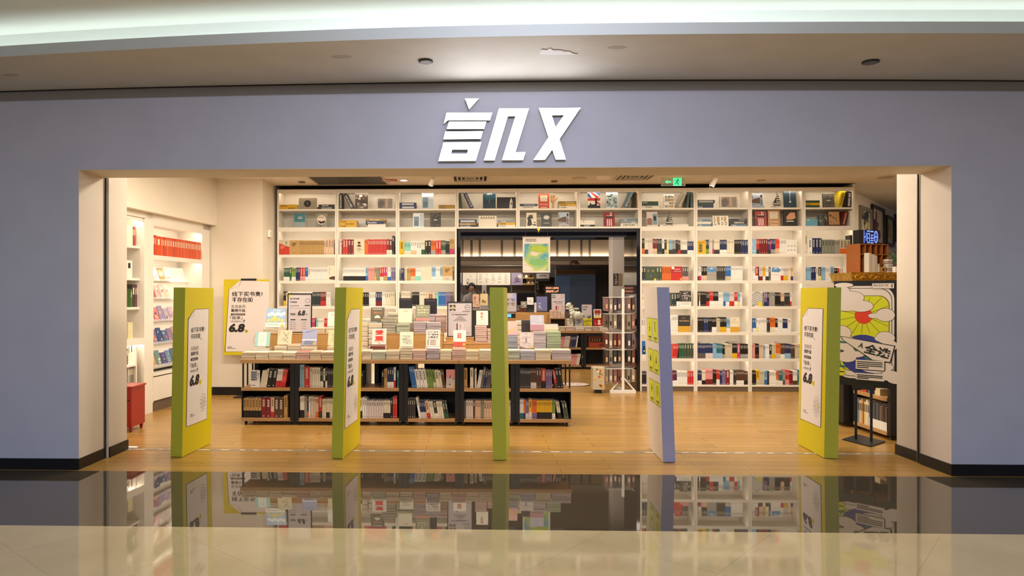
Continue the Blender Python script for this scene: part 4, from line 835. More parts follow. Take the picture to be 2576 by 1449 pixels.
# ------------------------------------------------------------------ display books, stands and risers
def display(px0, px1, py0, py1, Y, col, lab, fn, lean=.28, t=.02, yaw=0.0, nm='display_book', cat='display book', grp='display books standing on the book table'):
    x0, x1 = X_(px0, Y), X_(px1, Y); z0 = Z_(px0, py1, Y) + .001 + t * math.sin(lean); H = (Z_(px0, py0, Y) - z0) / math.cos(lean); W = x1 - x0
    u = Vector((math.cos(yaw), math.sin(yaw), 0)); n = Vector((-math.sin(yaw), math.cos(yaw), 0)); v = n * math.sin(lean) + Vector((0, 0, math.cos(lean)))
    fr = FR((x0, Y, z0), u, v); m = MB(); M = mat(col, .35, name='book_cover')
    fr.box(m, 0, W, 0, H, M, -.0015, 0); fr.box(m, 0, W, 0, H, M, -t, -t + .0015); fr.box(m, 0, .002, 0, H, M, -t, 0); fr.box(m, .002, W - .003, .003, H - .003, PAGE, -t + .0015, -.0015); fn(m, fr, W, H)
    o = m.build(nm, label=lab, cat=cat, group=grp)
    if 'on the book table' in grp:   # small wire stand behind
        s = MB(); bx = Vector(fr.p(W / 2, .006, -t - .006)); pk = Vector(fr.p(W / 2, H * .6, -t - .005)); s.path([bx + Vector((-.03, .0, 0)), pk, Vector((pk.x, pk.y + .05, z0)), bx + Vector((.03, .0, 0))], .0018, BLACK); s.tube(bx + Vector((-.03, .0, 0)), bx + Vector((.03, 0, 0)), .0018, BLACK)
        s.build('book_stand', label='wire stand behind the ' + lab[:48].split(' standing')[0].split(' leaning')[0], cat='stand', group='wire stands behind display books')
    return o
INKt = '#26211e'
def d_cat(m, fr, W, H):
    fr.rect(m, 0, W, H * .26, H, mat('#9cb8d6', .35), .0006); fr.rect(m, 0, W, 0, H * .25, mat('#e9e4d8', .35), .0006)
    for i in range(6): fr.disc(m, W * (.15 + .15 * i), H * (.66 + .06 * (i % 2)), W * .1, mat('#e6e8ea', .35), .0009 + .0001 * i, 10)
    for i in range(5): fr.disc(m, W * (.15 + .17 * i), H * (.36 + .04 * (i % 2)), W * .11, mat('#d8cc8a', .35), .0016, 10, H * .09)
    fr.disc(m, W * .45, H * .5, W * .11, mat('#e0d060', .35), .0018, 12); fr.text(m, '见猫', W * .3, H * .84, H * .1, WHITE, W * .45); fr.rect(m, W * .8, W * .95, H * .02, H * .13, mat('#e0b030', .4)); fr.line(m, [(W * .1, H * .14), (W * .7, H * .14)], H * .02, mat('#8a94a4', .5))
def d_aqua(m, fr, W, H): fr.rect(m, W * .22, W * .78, 0, H, mat('#e8eee8', .35)); fr.ring(m, W * .5, H * .42, W * .12, W * .03, mat('#d8cc9a', .4)); [fr.rect(m, W * .35, W * .65, H * (.8 - .07 * i), H * (.81 - .07 * i), mat('#8aa0a0', .5), .0014) for i in range(3)]
def d_draw(m, fr, W, H):
    for a, b in (((.4, .9), (.6, .6)), ((.6, .6), (.8, .85)), ((.5, .7), (.75, .45)), ((.75, .45), (.5, .3)), ((.5, .3), (.8, .15)), ((.35, .3), (.5, .5))): fr.line(m, [(W * a[0], H * a[1]), (W * b[0], H * b[1])], W * .03, mat('#8a7c66', .5))
    fr.text(m, '游心', W * .08, H * .62, H * .3, mat('#a09478', .5), W * .1, vert=True)
def d_lav(m, fr, W, H): fr.rect(m, 0, W, H * .30, H * .38, mat('#e6e4ea', .35)); fr.poly(m, [(W * .1, H * .05), (W * .9, H * .05), (W * .8, H * .25), (W * .2, H * .3)], mat('#8088a0', .4)); fr.line(m, [(W * .2, H * .8), (W * .8, H * .92)], W * .02, mat('#5a5c80', .5)); fr.rect(m, W * .75, W * .95, H * .03, H * .16, mat('#e0b030', .4), .0014)
def d_glyph(m, fr, W, H):
    k = mat('#3c3630', .5)
    for p in ([(.2, .7), (.75, .7), (.6, .55), (.45, .62), (.45, .2)], [(.28, .6), (.28, .25)], [(.35, .55), (.35, .2)], [(.5, .45), (.85, .45)], [(.5, .35), (.85, .35), (.85, .2), (.5, .2), (.68, .35)], [(.15, .5), (.5, .5)]): fr.line(m, [(W * a, H * b) for a, b in p], W * .018, k)
def d_love(m, fr, W, H):
    r = mat('#d8402e', .4); fr.text(m, '爱', W * .2, H * .60, H * .30, r, W * .62, bold=.03); fr.text(m, '重', W * .2, H * .24, H * .30, r, W * .62, bold=.03); fr.rect(m, W * .15, W * .85, H * .17, H * .19, r); fr.rect(m, W * .45, W * .6, H * .07, H * .09, INK)
def d_gates(m, fr, W, H):
    fr.text(m, '比尔·盖茨', W * .12, H * .82, H * .09, INK, W * .76); fr.text(m, '气候经济与', W * .12, H * .66, H * .1, INK, W * .76, bold=.02); fr.text(m, '人类未来', W * .12, H * .5, H * .11, INK, W * .76, bold=.02); fr.line(m, [(W * .1, H * .43), (W * .9, H * .43)], H * .008, INK)
    for i in range(4): fr.rect(m, W * .3, W * .7, H * (.34 - .08 * i), H * (.37 - .08 * i), mat('#8a4a40', .5)); fr.rect(m, W * .12, W * .2, H * (.34 - .08 * i), H * (.38 - .08 * i), INK)
def d_redfoot(m, fr, W, H): fr.rect(m, 0, W, 0, H * .27, mat('#d8503a', .4)); fr.rect(m, W * .34, W * .64, H * .5, H * .82, mat('#c05a34', .4)); fr.text(m, '怒书', W * .38, H * .54, H * .26, WHITE, W * .22, vert=True, d=.002); fr.rect(m, W * .75, W * .95, H * .03, H * .18, mat('#e0b030', .4), .0018)
def d_neizai(m, fr, W, H): fr.text(m, '内在的成就', W * .12, H * .84, H * .09, WHITE, W * .72, bold=.02); fr.text(m, '源动力', W * .2, H * .52, H * .18, mat('#c88a5a', .4), W * .6, bold=.03); fr.disc(m, W * .5, H * .22, W * .22, mat('#e0d8c4', .4), n=14, a0=0, a1=180); fr.rect(m, W * .8, W * .98, 0, H * .13, mat('#e0c030', .4))
def d_cream(m, fr, W, H): fr.text(m, '出海', W * .38, H * .76, H * .12, mat('#e0b060', .4), W * .3)
def d_west(m, fr, W, H):
    fr.rect(m, 0, W, 0, H * .17, mat('#cc8a80', .4)); w = mat('#e6e2b8', .4)
    for i, t in enumerate(('对垒——', '西方现代', '思想讲义')): fr.text(m, t, W * .12, H * (.80 - .17 * i), H * .13, w, W * (.8 if i else .85), bold=.02)
    fr.rect(m, W * .1, W * .85, H * .36, H * .38, w)
def d_dull(m, fr, W, H):
    for i, t in enumerate('钝感力'): fr.text(m, t, W * .36, H * (.72 - .2 * i), H * .17, mat('#d8583a' if i < 2 else '#b8a078', .4), W * .24, bold=.02)
    fr.rect(m, W * .2, W * .8, H * .12, H * .135, mat('#b8a078', .4))
def d_peach(m, fr, W, H): fr.poly(m, [(0, H * .3), (W * .4, H * .35), (W * .7, H * .6), (W, H * .55), (W, 0), (0, 0)], mat('#d8a0a4', .35)); fr.poly(m, [(W * .25, H * .2), (W * .6, H * .45), (W * .95, H * .5), (W * .5, H * .12)], mat('#e8b060', .35), .0014)
def d_mauve(m, fr, W, H): fr.rect(m, 0, W, 0, H * .36, mat('#b4838c', .35)); fr.poly(m, [(0, H * .36), (W * .3, H * .55), (W * .5, H * .4), (W * .75, H * .5), (W, H * .36)], mat('#c8b8c4', .35)); fr.text(m, '凝望', W * .62, H * .6, H * .28, WHITE, W * .2, vert=True)
def d_wrap(m, fr, W, H):
    r = random.Random(4)
    for i in range(14): x, y = r.uniform(.05, .7), r.uniform(.2, .9); fr.line(m, [(W * x, H * y), (W * (x + .25), H * (y + r.uniform(-.12, .08)))], W * .02, mat(r.choice(['#b8a098', '#efe8e4', '#9a8480']), .3))
    fr.rect(m, W * .42, W * .55, H * .35, H * .7, mat('#9a8a94', .4)); fr.poly(m, [(0, H * .15), (W * .5, H * .02), (W, H * .05), (W, 0), (0, 0)], mat('#7a5e58', .4)); fr.rect(m, W * .78, W * .95, H * .03, H * .15, mat('#e0c030', .4), .0018)
def riser(px0, px1, py0, Y, y2, lab, z0=TZ, nm='display_riser'):
    x0, x1 = X_(px0, Y), X_(px1, Y); z1 = Z_(px0, py0, Y); m = MB(); m.box(x0, x1, Y, y2, z0, z1 - .012, OAKD); m.bbox_bev(x0 - .002, x1 + .002, Y - .003, y2, z1 - .012, z1, OAKD, .002); m.build(nm, label=lab, cat='riser', group='oak risers on the book table'); return z1
ZR1 = riser(668, 836, 838, 2.58, 2.96, 'wide oak riser box at the left end of the book table'); ZR2 = riser(962, 1114, 839, 2.6, 2.96, 'long oak riser box in the middle of the book table')
ZR3 = riser(1115, 1236, 863, 2.6, 2.96, 'low oak riser under the framed book sign'); riser(1122, 1192, 848, 2.64, 2.74, 'small oak block carrying the framed sign', ZR3)
# second row: low piles under the display books
second = [(636, 676, 877, 873, 3, '#cfe0dc', W_, 'the low pile under the aqua book'), (690, 722, 871, 869, 3, W_, I1, 'the low pile under the line-drawing book'), (723, 756, 866, 869, 5, '#d8b8a4', I1, 'the low pile between the drawing and lavender books'), (756, 792, 873, 869, 3, W_, I1, 'the low pile under the lavender book'),
          (823, 845, 872, 869, 4, W_, I1, 'the low pile left of the second gate'), (930, 969, 869, 869, 3, '#8a3a34', '#7a3a34', 'the dark red pile under the red lettered book'), (1003, 1038, 874, 869, 2, W_, I1, 'the low pile under the line-glyph book'),
          (1069, 1105, 874, 869, 3, W_, L1, 'the low pile under the climate book'), (1139, 1171, 873, 869, 3, '#d8786a', P1, 'the pinkish pile under the red-footed book')]
for a, b, t, _, n, c, e, wh in second: pile(a, b, t, 0, 2.40, n, c, e, wh, TZ, .17)
upper = [(661, 717, 827, 3, '#cfc8bc', I1, 'the pile under the sky-blue cat book', 2.60, ZR1), (778, 818, 824, 3, '#d8ccb4', I1, 'the pile right of the framed price sign', 2.62, ZR1), (819, 842, 824, 3, W_, I1, 'the pile beside the second gate on the riser', 2.62, ZR1),
         (911, 926, 811, 7, '#8c8474', I1, 'the tall narrow pile just right of the second gate', 2.62, None), (927, 961, 812, 6, '#5a564e', I1, 'the pile under the grey-brown book', 2.60, None), (963, 996, 797, 6, '#3a3632', '#b0a692', 'the thick dark-covered pile beside the grey-brown book', 2.62, ZR2),
         (997, 1030, 815, 5, '#c8c49c', G1, 'the pale green pile under the blank cream book', 2.61, ZR2), (1031, 1042, 790, 9, '#5a5044', '#b0a692', 'the narrow dark pile behind the cream book', 2.82, ZR2), (1041, 1072, 810, 6, '#cdb8ae', L1, 'the pinkish pile under the western-thought book', 2.61, ZR2),
         (1073, 1108, 811, 6, '#cdb8ae', L1, 'the pinkish pile right of the western-thought book', 2.61, ZR2), (1078, 1095, 790, 8, '#c0aca4', L1, 'the rear pinkish pile behind the western-thought book', 2.8, ZR2), (1096, 1124, 791, 11, '#cbb4a8', P1, 'the tall rear pile left of the framed book sign', 2.8, ZR2),
         (975, 1003, 786, 6, '#c8bca4', I1, 'the rear cream pile behind the thick dark pile', 2.8, ZR2), (1195, 1225, 820, 9, '#c8a48c', P1, 'the tall pile under the white orange-lettered book', 2.61, ZR3), (1226, 1240, 828, 7, '#c89c7c', P1, 'the narrow pile left of the middle gate', 2.61, ZR3)]
for a, b, t, n, c, e, wh, Y, z in upper: pile(a, b, t, 0, Y, n, c, e, wh, z if z else TZ, .17)
right = [(1271, 1303, 845, 7, '#7a7a84', '#8c8c98', 'the blue-grey pile right of the middle gate', 2.40), (1306, 1342, 879, 2, W_, L1, 'the low pile under the plastic-wrapped book', 2.38), (1343, 1374, 834, 9, '#b8a8a4', L1, 'the grey-pink pile under the mauve book', 2.42), (1375, 1411, 834, 10, '#8ea07c', '#9aa684', 'the green pile at the right end', 2.42),
         (1373, 1405, 815, 1, '#3a302a', '#d8c8a4', 'the thick pair behind the green pile', 2.72), (1300, 1334, 806, 7, '#6a6258', I1, 'the pile behind the wrapped book', 2.75)]
for a, b, t, n, c, e, wh, Y in right: pile(a, b, t, 0, Y, n, c, e, wh, TZ, .2 if Y > 2.5 else .17)
display(667, 716, 776, 825, 2.61, '#d8d4cc', 'sky-blue illustrated cat book leaning at the upper left of the table', d_cat, .32); display(640, 677, 836, 872, 2.42, '#a8d0cc', 'aqua book with white centre panel standing at the left end', d_aqua)
display(697, 732, 831, 868, 2.42, '#dccfb0', 'cream book with brown line drawing standing left of centre', d_draw); display(759, 796, 829, 870, 2.42, '#a8accc', 'lavender-grey book with yellow sticker standing before the riser', d_lav); display(824, 845, 831, 870, 2.42, '#d8d0a8', 'pale cream book partly hidden by the second gate', d_draw)
display(823, 845, 785, 822, 2.63, '#e0dcd0', 'white book on the riser left of the second gate', d_cream); display(935, 971, 827, 868, 2.42, '#dfd8cc', 'white book with large red characters standing in front', d_love); display(1005, 1039, 835, 873, 2.42, '#e4e0c8', 'ivory book with thin black line glyph', d_glyph)
display(1071, 1107, 830, 873, 2.42, '#e2d8cc', 'white book with black title about climate economics', d_gates); display(1140, 1172, 831, 872, 2.42, '#e8e4d8', 'white book with red foot band and orange title', d_redfoot); display(932, 966, 774, 809, 2.63, '#6f6654', 'grey-brown book with white and orange title on upper pile', d_neizai)
display(1001, 1036, 776, 813, 2.63, '#e8dfc4', 'nearly blank cream book on the pale green pile', d_cream); display(1045, 1081, 768, 808, 2.63, '#8f8c72', 'olive book with yellow title and pink foot about western thought', d_west); display(1198, 1228, 782, 819, 2.63, '#e6dec8', 'white book with orange characters right of the framed sign', d_dull)
display(1268, 1302, 808, 844, 2.43, '#e0b0a0', 'peach and orange book just right of the middle gate', d_peach); display(1307, 1342, 836, 878, 2.40, '#d4c0b8', 'plastic-wrapped pinkish book with yellow sticker', d_wrap, .18); display(1334, 1369, 793, 832, 2.44, '#b8b4c0', 'mauve and grey book with white title on right pile', d_mauve)
def d_blank(c): return lambda m, fr, W, H: fr.rect(m, W * .1, W * .9, H * .82, H * .9, mat(c, .5))
display(1004, 1037, 750, 777, 2.82, '#2c2622', 'dark book display seen behind the blank cream book', d_blank('#5a4c40'), .05); display(1067, 1099, 751, 790, 2.84, '#2a2226', 'dark box-like book behind the olive western-thought book', d_blank('#4a3c40'), .05); display(1312, 1334, 806, 838, 2.62, '#30241f', 'dark brown book behind the mauve book', d_blank('#504038'), .1)
# framed signs on the table
def framed(px0, px1, py0, py1, Y, lab, fn, z=None, paper='#c9bcbc', lean=.06, grp='black framed signs on the tables'):
    x0, x1 = X_(px0, Y), X_(px1, Y); z0 = z if z is not None else Z_(px0, py1, Y); H = Z_(px0, py0, Y) - z0; W = x1 - x0; e = empty('framed_sign', ((x0 + x1) / 2, Y, z0), lab, 'sign', group=grp)
    fr = FR((x0, Y, z0 + .001), (1, 0, 0), (0, math.sin(lean), math.cos(lean))); b = .012; m = MB()
    for q in ((0, W, 0, b), (0, W, H - b, H), (0, b, b, H - b), (W - b, W, b, H - b)): fr.box(m, *q, BLACK, -.012, .004)
    m.build('frame', e); m = MB(); fr.box(m, b, W - b, b, H - b, mat(paper, .5, name='printed_sheet'), -.008, -.002); q = FR(fr.p(b, b, -.002), fr.u, fr.v); fn(m, q, W - 2 * b, H - 2 * b); m.build('printed_sheet', e)
    m = MB(); a = Vector(fr.p(W / 2, H * .6, -.012)); m.hexa([a + Vector((-.02, 0, 0)), a + Vector((.02, 0, 0)), a + Vector((.02, .003, 0)), a + Vector((-.02, .003, 0))], [(a.x - .02, a.y + .06, z0 + .001), (a.x + .02, a.y + .06, z0 + .001), (a.x + .02, a.y + .063, z0 + .001), (a.x - .02, a.y + .063, z0 + .001)], BLACK); m.build('strut', e)
def txt(m, fr, W, H, s, x, y, h, w=None, col=INKt, **k): fr.text(m, s, W * x, H * y, H * h, mat(col, .5), W * w if w else None, **k)
def s_price(m, fr, W, H):
    fr.poly(m, [(0, H), (0, H * .88), (W * .14, H)], mat('#d8c020', .5)); txt(m, fr, W, H, '线下买书贵?', .07, .86, .045, .42, bold=.02); txt(m, fr, W, H, '不存在的', .07, .77, .05, .3, bold=.02); txt(m, fr, W, H, '言选会员 重磅升级', .07, .68, .03, .4); fr.ring(m, W * .84, H * .83, W * .09, W * .012, INK); fr.rect(m, W * .72, W * .95, H * .69, H * .715, INK); fr.rect(m, W * .05, W * .95, H * .625, H * .628, INK)
    txt(m, fr, W, H, '「独享」', .08, .44, .06, .26, bold=.02); txt(m, fr, W, H, '6.8', .42, .43, .15, .33, bold=.05, shear=.2); txt(m, fr, W, H, '折', .77, .44, .05)
    for j in range(2):
        fr.rect(m, W * (.1 + .46 * j), W * (.32 + .5 * j), H * .31, H * .335, INK)
        for i in range(4): fr.disc(m, W * (.13 + .46 * j), H * (.26 - .06 * i), W * .02, INK if not j else mat('#d8a820', .5), n=8); fr.rect(m, W * (.19 + .46 * j), W * (.34 + .46 * j), H * (.255 - .06 * i), H * (.262 - .06 * i), mat('#6a6060', .5))
def s_book(m, fr, W, H):
    txt(m, fr, W, H, '言选', .05, .86, .08, .27, bold=.03); txt(m, fr, W, H, '好书', .05, .745, .08, .27, bold=.03); fr.disc(m, W * .2, H * .86, W * .05, mat('#e0b820', .5), .0018, 8); fr.ring(m, W * .82, H * .86, W * .11, W * .012, INK); fr.rect(m, W * .74, W * .9, H * .855, H * .865, INK); fr.rect(m, W * .6, W * .95, H * .735, H * .748, INK); fr.rect(m, W * .04, W * .96, H * .695, H * .698, INK)
    txt(m, fr, W, H, '读懂规则?桌边的魅力!', .15, .62, .04, .7, bold=.02)
    for i in range(5): fr.rect(m, W * (.42 - .05 * i), W * (.6 + .05 * i), H * (.575 - .03 * i), H * (.583 - .03 * i), mat('#4a4444', .5))
    fr.rect(m, W * .42, W * .66, H * .14, H * .38, mat('#d4cac8', .5)); fr.rect(m, W * .36, W * .40, H * .14, H * .38, INK); txt(m, fr, W, H, '钝感力', .48, .19, .16, .08, '#b03a50', vert=True)
    txt(m, fr, W, H, '12.', .8, .07, .04, .1)
framed(722, 784, 738, 822, 2.64, 'black framed discount sign reading 6.8 on the left riser', s_price, ZR1 + .0); framed(1125, 1189, 759, 848, 2.66, 'black framed book recommendation sign at the table centre', s_book)

# ================================================================== SECURITY GATE COVERS
YEL, GRN = mat('#d2c004', .45, name='yellow_card'), mat('#b2b634', .5, name='lime_green_card'); PAPER = mat('#e6dcd8', .5, name='poster_paper'); LAV = mat('#a6a8cc', .5, name='lavender_card'); BEI = mat('#dccdc2', .5, name='beige_card')
def promo(m, fr, W, H, seal=True):
    """the discount poster drawn on a sheet of W x H"""
    def t(s, x, y, h, w=None, col=INKt, **k): fr.text(m, s, W * x, H * y, H * h, mat(col, .5), W * w if w else None, d=.0028, **k)
    t('线下买书贵?', .12, .80, .045, .68, bold=.02); t('不存在的', .12, .745, .045, .46, bold=.02); fr.line(m, [(W * .5, H * .755), (W * .62, H * .74), (W * .68, H * .728)], W * .008, INK, .0028)
    t('言选会员', .14, .645, .035, .36); t('重磅升级', .14, .60, .035, .36, bold=.02)
    fr.poly(m, [(W * (.15 + .02 * (i in (0, 3))), 0) for i in range(0)] or [(W * .16, H * .555), (W * .46, H * .555), (W * .50, H * .5675), (W * .46, H * .58), (W * .16, H * .58), (W * .12, H * .5675)], INK, .0026); fr.text(m, '仅售268元/年', W * .18, H * .559, H * .016, PAPER, W * .26, d=.0036)
    t('「独享」', .12, .495, .04, .34, bold=.01); t('<购买图书>', .12, .455, .022, .3); t('!!', .43, .452, .034, .07, bold=.04, shear=.3); t('6.8', .10, .335, .10, .48, bold=.06, shear=.2); fr.disc(m, W * .63, H * .352, W * .06, mat('#e8d404', .5), .0026, 14); t('折', .59, .34, .022, .08)
    fr.rect(m, W * .16, W * .28, H * .086, H * .092, INK, .0028); fr.rect(m, W * .16, W * .38, H * .072, H * .076, INK, .0028)
    if seal:
        cx, cy, r = W * .80, H * .16, W * .12
        for k in range(14): a = k / 14 * 2 * math.pi; fr.rect(m, cx + r * 1.25 * math.cos(a) - W * .012, cx + r * 1.25 * math.cos(a) + W * .012, cy + r * 1.25 * math.sin(a) * 1.3 - H * .003, cy + r * 1.25 * math.sin(a) * 1.3 + H * .003, INK, .0028)
        for k in range(3): fr.ring(m, cx, cy, r * (.35 + .3 * k), W * .006, INK, .0028, 12, r * (.35 + .3 * k) * 1.2)
        fr.disc(m, cx, cy, r * .2, mat('#e8d404', .5), .0028, 8)
def sheet(m, fr, W, H, cut=.18):
    """white sheet with its folded upper left corner and dark outline"""
    pts = [(0, 0), (W, 0), (W, H), (W * cut * 1.6, H), (0, H * (1 - cut * .45))]; fr.slab(m, [(x * 1.0 - W * .02 * (x == 0) + W * .02 * (x == W), y + (-H * .004 if y == 0 else H * .004)) for x, y in pts], mat('#3a2f20', .6), 0, .0008); fr.slab(m, pts, PAPER, .0008, .002)
    fr.line(m, [(W * cut * 1.5, H), (W * cut * 1.3, H * (1 - cut * .3))], W * .008, INK, .0024); fr.line(m, [(W * cut * 1.3, H * (1 - cut * .3)), (0, H * (1 - cut * .45))], W * .006, mat('#8a7c70', .5), .0024)
def gate(near, far, width_px, top_dx, nm, lab, long_side, side_mat, front_mat, fn=None, H=1.565):
    """near/far: base pixels of the near and far end of the visible long side; the short end faces the concourse"""
    p0 = Vector((*G(*near), 0)); p1 = Vector((*G(*far), 0)); q0 = Vector((*G(*width_px), 0)); p1.y = p0.y + .62 * (p1.y - p0.y) / abs(p1.y - p0.y) if abs((p1 - p0).length - .62) > .2 else p1.y
    wv = q0 - p0; sh = Vector((top_dx * .0037, 0, H))
    e = empty('security_gate_cover', (p0 + p1 + wv) * .5 , lab, 'gate', group='cardboard covers over the security gates'); m = MB()
    b = [p0, p1, p1 + wv, p0 + wv]
    if long_side == 'right': b = [p0 + wv, p0, p1, p1 + wv]
    tp = [v + sh for v in b]; rv = lambda a, c, mm, mt: mm.add(list(a) + list(c), [(0, 1, 3, 2)] if 0 else [], mt)
    # shell: chamfered box with one long coloured face and short ends
    order = b; n = 4; vs = [v + Vector((0, 0, .004)) for v in order] + tp
    long_idx = 1 if long_side == 'right' else 0
    if long_side == 'left': order = [p1, p0, p0 + wv, p1 + wv]; vs = [v + Vector((0, 0, .004)) for v in order] + [v + sh for v in order]
    m.add(vs, [(0, 1, 5, 4) if long_side == 'left' else (1, 2, 6, 5)], side_mat)
    rest = [(3, 2, 1, 0), (4, 5, 6, 7)] + ([(1, 2, 6, 5), (2, 3, 7, 6), (3, 0, 4, 7)] if long_side == 'left' else [(0, 1, 5, 4), (2, 3, 7, 6), (3, 0, 4, 7)])
    m.add(vs, rest, front_mat); m.build('cover', e)
    if fn:
        a, c = (vs[0], vs[1]) if long_side == 'left' else (vs[1], vs[2]); up = sh.normalized(); fr = FR(a + up * .0, c - a, up); fr.n = (c - a).cross(up).normalized(); mm = MB(); fn(mm, fr, (c - a).length, sh.length); mm.build('poster' if side_mat is YEL else 'icon_labels', e)
def g_poster(x0, x1, y0, y1):
    def f(m, fr, L, H): W, h = L * (x1 - x0), H * (y1 - y0); q = FR(fr.p(L * x0, H * y0, .001), fr.u, fr.v); q.n = fr.n; sheet(m, q, W, h); promo(m, q, W, h)
    return f
def g_icons(m, fr, L, H):
    K = INK; Y2 = mat('#cfd326', .5)
    for j in range(3):
        for i in range(2):
            x, y = L * (.22 + .40 * i), H * (.68 - .185 * j); w, h = L * .33, H * .135; fr.slab(m, [(x, y), (x + w, y), (x + w, y + h), (x, y + h)], Y2, 0, .001); fr.line(m, [(x, y), (x + w, y), (x + w, y + h), (x, y + h)], .004, K, .0014, True)
            cx, cy = x + w / 2, y + h * .62; fr.rect(m, x + w * .2, x + w * .8, y + h * .14, y + h * .19, K, .0014); fr.rect(m, x + w * .3, x + w * .7, y + h * .07, y + h * .10, K, .0014)
            s = h * .16
            if (j, i) == (0, 0): fr.rect(m, cx - s * .2, cx + s * .2, cy + s * .3, cy + s * 1.3, K, .0014); fr.disc(m, cx, cy - s * .6, s * .7, K, .0014, 12); fr.disc(m, cx + s * .1, cy - s * .6, s * .35, Y2, .0018, 10)
            elif (j, i) == (0, 1): fr.line(m, [(cx, cy + s * 1.2), (cx - s * .2, cy), (cx + s * .1, cy - s * 1.2)], s * .5, K, .0014); fr.disc(m, cx, cy + s * 1.3, s * .4, K, .0016, 8)
            elif (j, i) == (1, 0): fr.rect(m, cx - s * .6, cx + s * .6, cy - s, cy + s * .4, K, .0014); fr.line(m, [(cx, cy + s * .4), (cx + s * .2, cy + s * 1.2)], s * .3, K, .0014)
            elif (j, i) == (1, 1): fr.poly(m, [(cx - s * .7, cy - s * 1.1), (cx + s * .6, cy - s * 1.1), (cx + s * .3, cy + s * 1.3)], K, .0014)
            elif (j, i) == (2, 0): fr.line(m, [(cx - s * .6, cy + s), (cx - s * .6, cy - s)], s * .3, K, .0014); fr.line(m, [(cx + s * .6, cy + s), (cx + s * .6, cy - s)], s * .3, K, .0014); fr.line(m, [(cx - s * .6, cy), (cx + s * .6, cy)], s * .3, K, .0014)
            else: fr.ring(m, cx, cy, s, s * .2, K, .0014, 14, s * 1.2); fr.line(m, [(cx - s * .6, cy - s * .7), (cx + s * .6, cy + s * .7)], s * .2, K, .0014)
gate((458, 1151), (530, 1116), (429, 1149.5), 8, 'a', 'green and yellow gate cover with discount poster at the far left of the entrance', 'right', YEL, GRN, g_poster(.12, .82, .17, .865))
gate((862, 1155), (905, 1117), (834, 1153.5), 9, 'b', 'green and yellow gate cover with discount poster in front of the book table', 'right', YEL, GRN, g_poster(.08, .80, .17, .865))
gate((1240, 1158), (1252, 1122), (1274, 1158), -8, 'c', 'plain lime green gate cover at the middle of the entrance, seen end-on', 'left', YEL, GRN)
gate((1668, 1164), (1633, 1127), (1699, 1163), -15, 'd', 'lavender and beige gate cover with six yellow icon labels', 'left', BEI, LAV, g_icons)
gate((2073, 1153), (2007, 1118), (2108, 1155), 8, 'e', 'yellow gate cover with discount poster on its left side, at the far right', 'left', YEL, GRN, g_poster(.10, .86, .17, .87))
# wall poster held on a stand at the left
Y = 4.40; x0, x1 = X_(563, Y), X_(677, Y); z0, z1 = Z_(563, 893, Y), Z_(563, 703, Y); W, H = x1 - x0, z1 - z0
e = empty('poster', ((x0 + x1) / 2, Y, z0), 'large yellow and white discount poster reading 6.8 on the left wall', 'poster'); fr = FR((x0, Y, z0), (1, 0, 0)); m = MB(); fr.box(m, 0, W, 0, H, YEL, -.01, 0)
pts = [(.03, .045), (1.0, .045), (1.0, .97), (.38, .995), (.12, .87)]; fr.slab(m, [(W * (a - .01), H * (b - .004)) if a < .5 else (W * a, H * b) for a, b in pts], mat('#3a2f20', .6), 0, .0008); fr.slab(m, [(W * (a + .005), H * b) for a, b in pts[:1]] + [(W * a, H * b) for a, b in pts[1:]], PAPER, .0008, .002)
fr.line(m, [(W * .38, H * .985), (W * .34, H * .91)], .004, INK, .0024); fr.line(m, [(W * .34, H * .91), (W * .12, H * .87)], .003, mat('#8a7c70', .5), .0024)
def t(s, x, y, h, w, **k): fr.text(m, s, W * x, H * y, H * h, INK, W * w, d=.003, **k)
t('线下买书贵?', .18, .775, .065, .68, bold=.02); t('不存在的', .18, .70, .065, .46, bold=.02); t('言选会员', .16, .622, .042, .32); t('重磅升级', .16, .568, .042, .32, bold=.02); fr.slab(m, [(W * .17, H * .524), (W * .46, H * .524), (W * .48, H * .537), (W * .46, H * .55), (W * .17, H * .55), (W * .15, H * .537)], INK, .002, .0028); fr.text(m, '仅售268元/年', W * .19, H * .528, H * .018, PAPER, W * .26, d=.0036)
t('「独享」', .14, .47, .045, .27, bold=.01); t('<购买图书>', .14, .432, .025, .26); t('!!', .42, .43, .04, .05, bold=.04, shear=.3); t('6.8', .11, .30, .12, .36, bold=.06, shear=.2); fr.disc(m, W * .50, H * .315, W * .035, YEL, .0026, 12); t('折', .475, .30, .03, .05); fr.rect(m, W * .08, W * .18, H * .10, H * .107, INK, .003); fr.rect(m, W * .08, W * .26, H * .085, H * .09, INK, .003)
for k in range(3): fr.ring(m, W * .78, H * .2, W * (.05 + .04 * k), .003, INK, .003, 14)
m.build('printed_sheet', e); m = MB(); fr.box(m, W * .38, W * .72, H * .985, H * 1.012, BLACK, -.014, .006); fr.box(m, W * .5, W * .53, -z0 + .02, H, BLACK, -.03, -.012); m.build('hanger', e)
m = MB(); m.box(x0 + .2, x0 + .62, Y - .18, Y + .10, .0, .015, BLACK); m.build('stand_base', e)

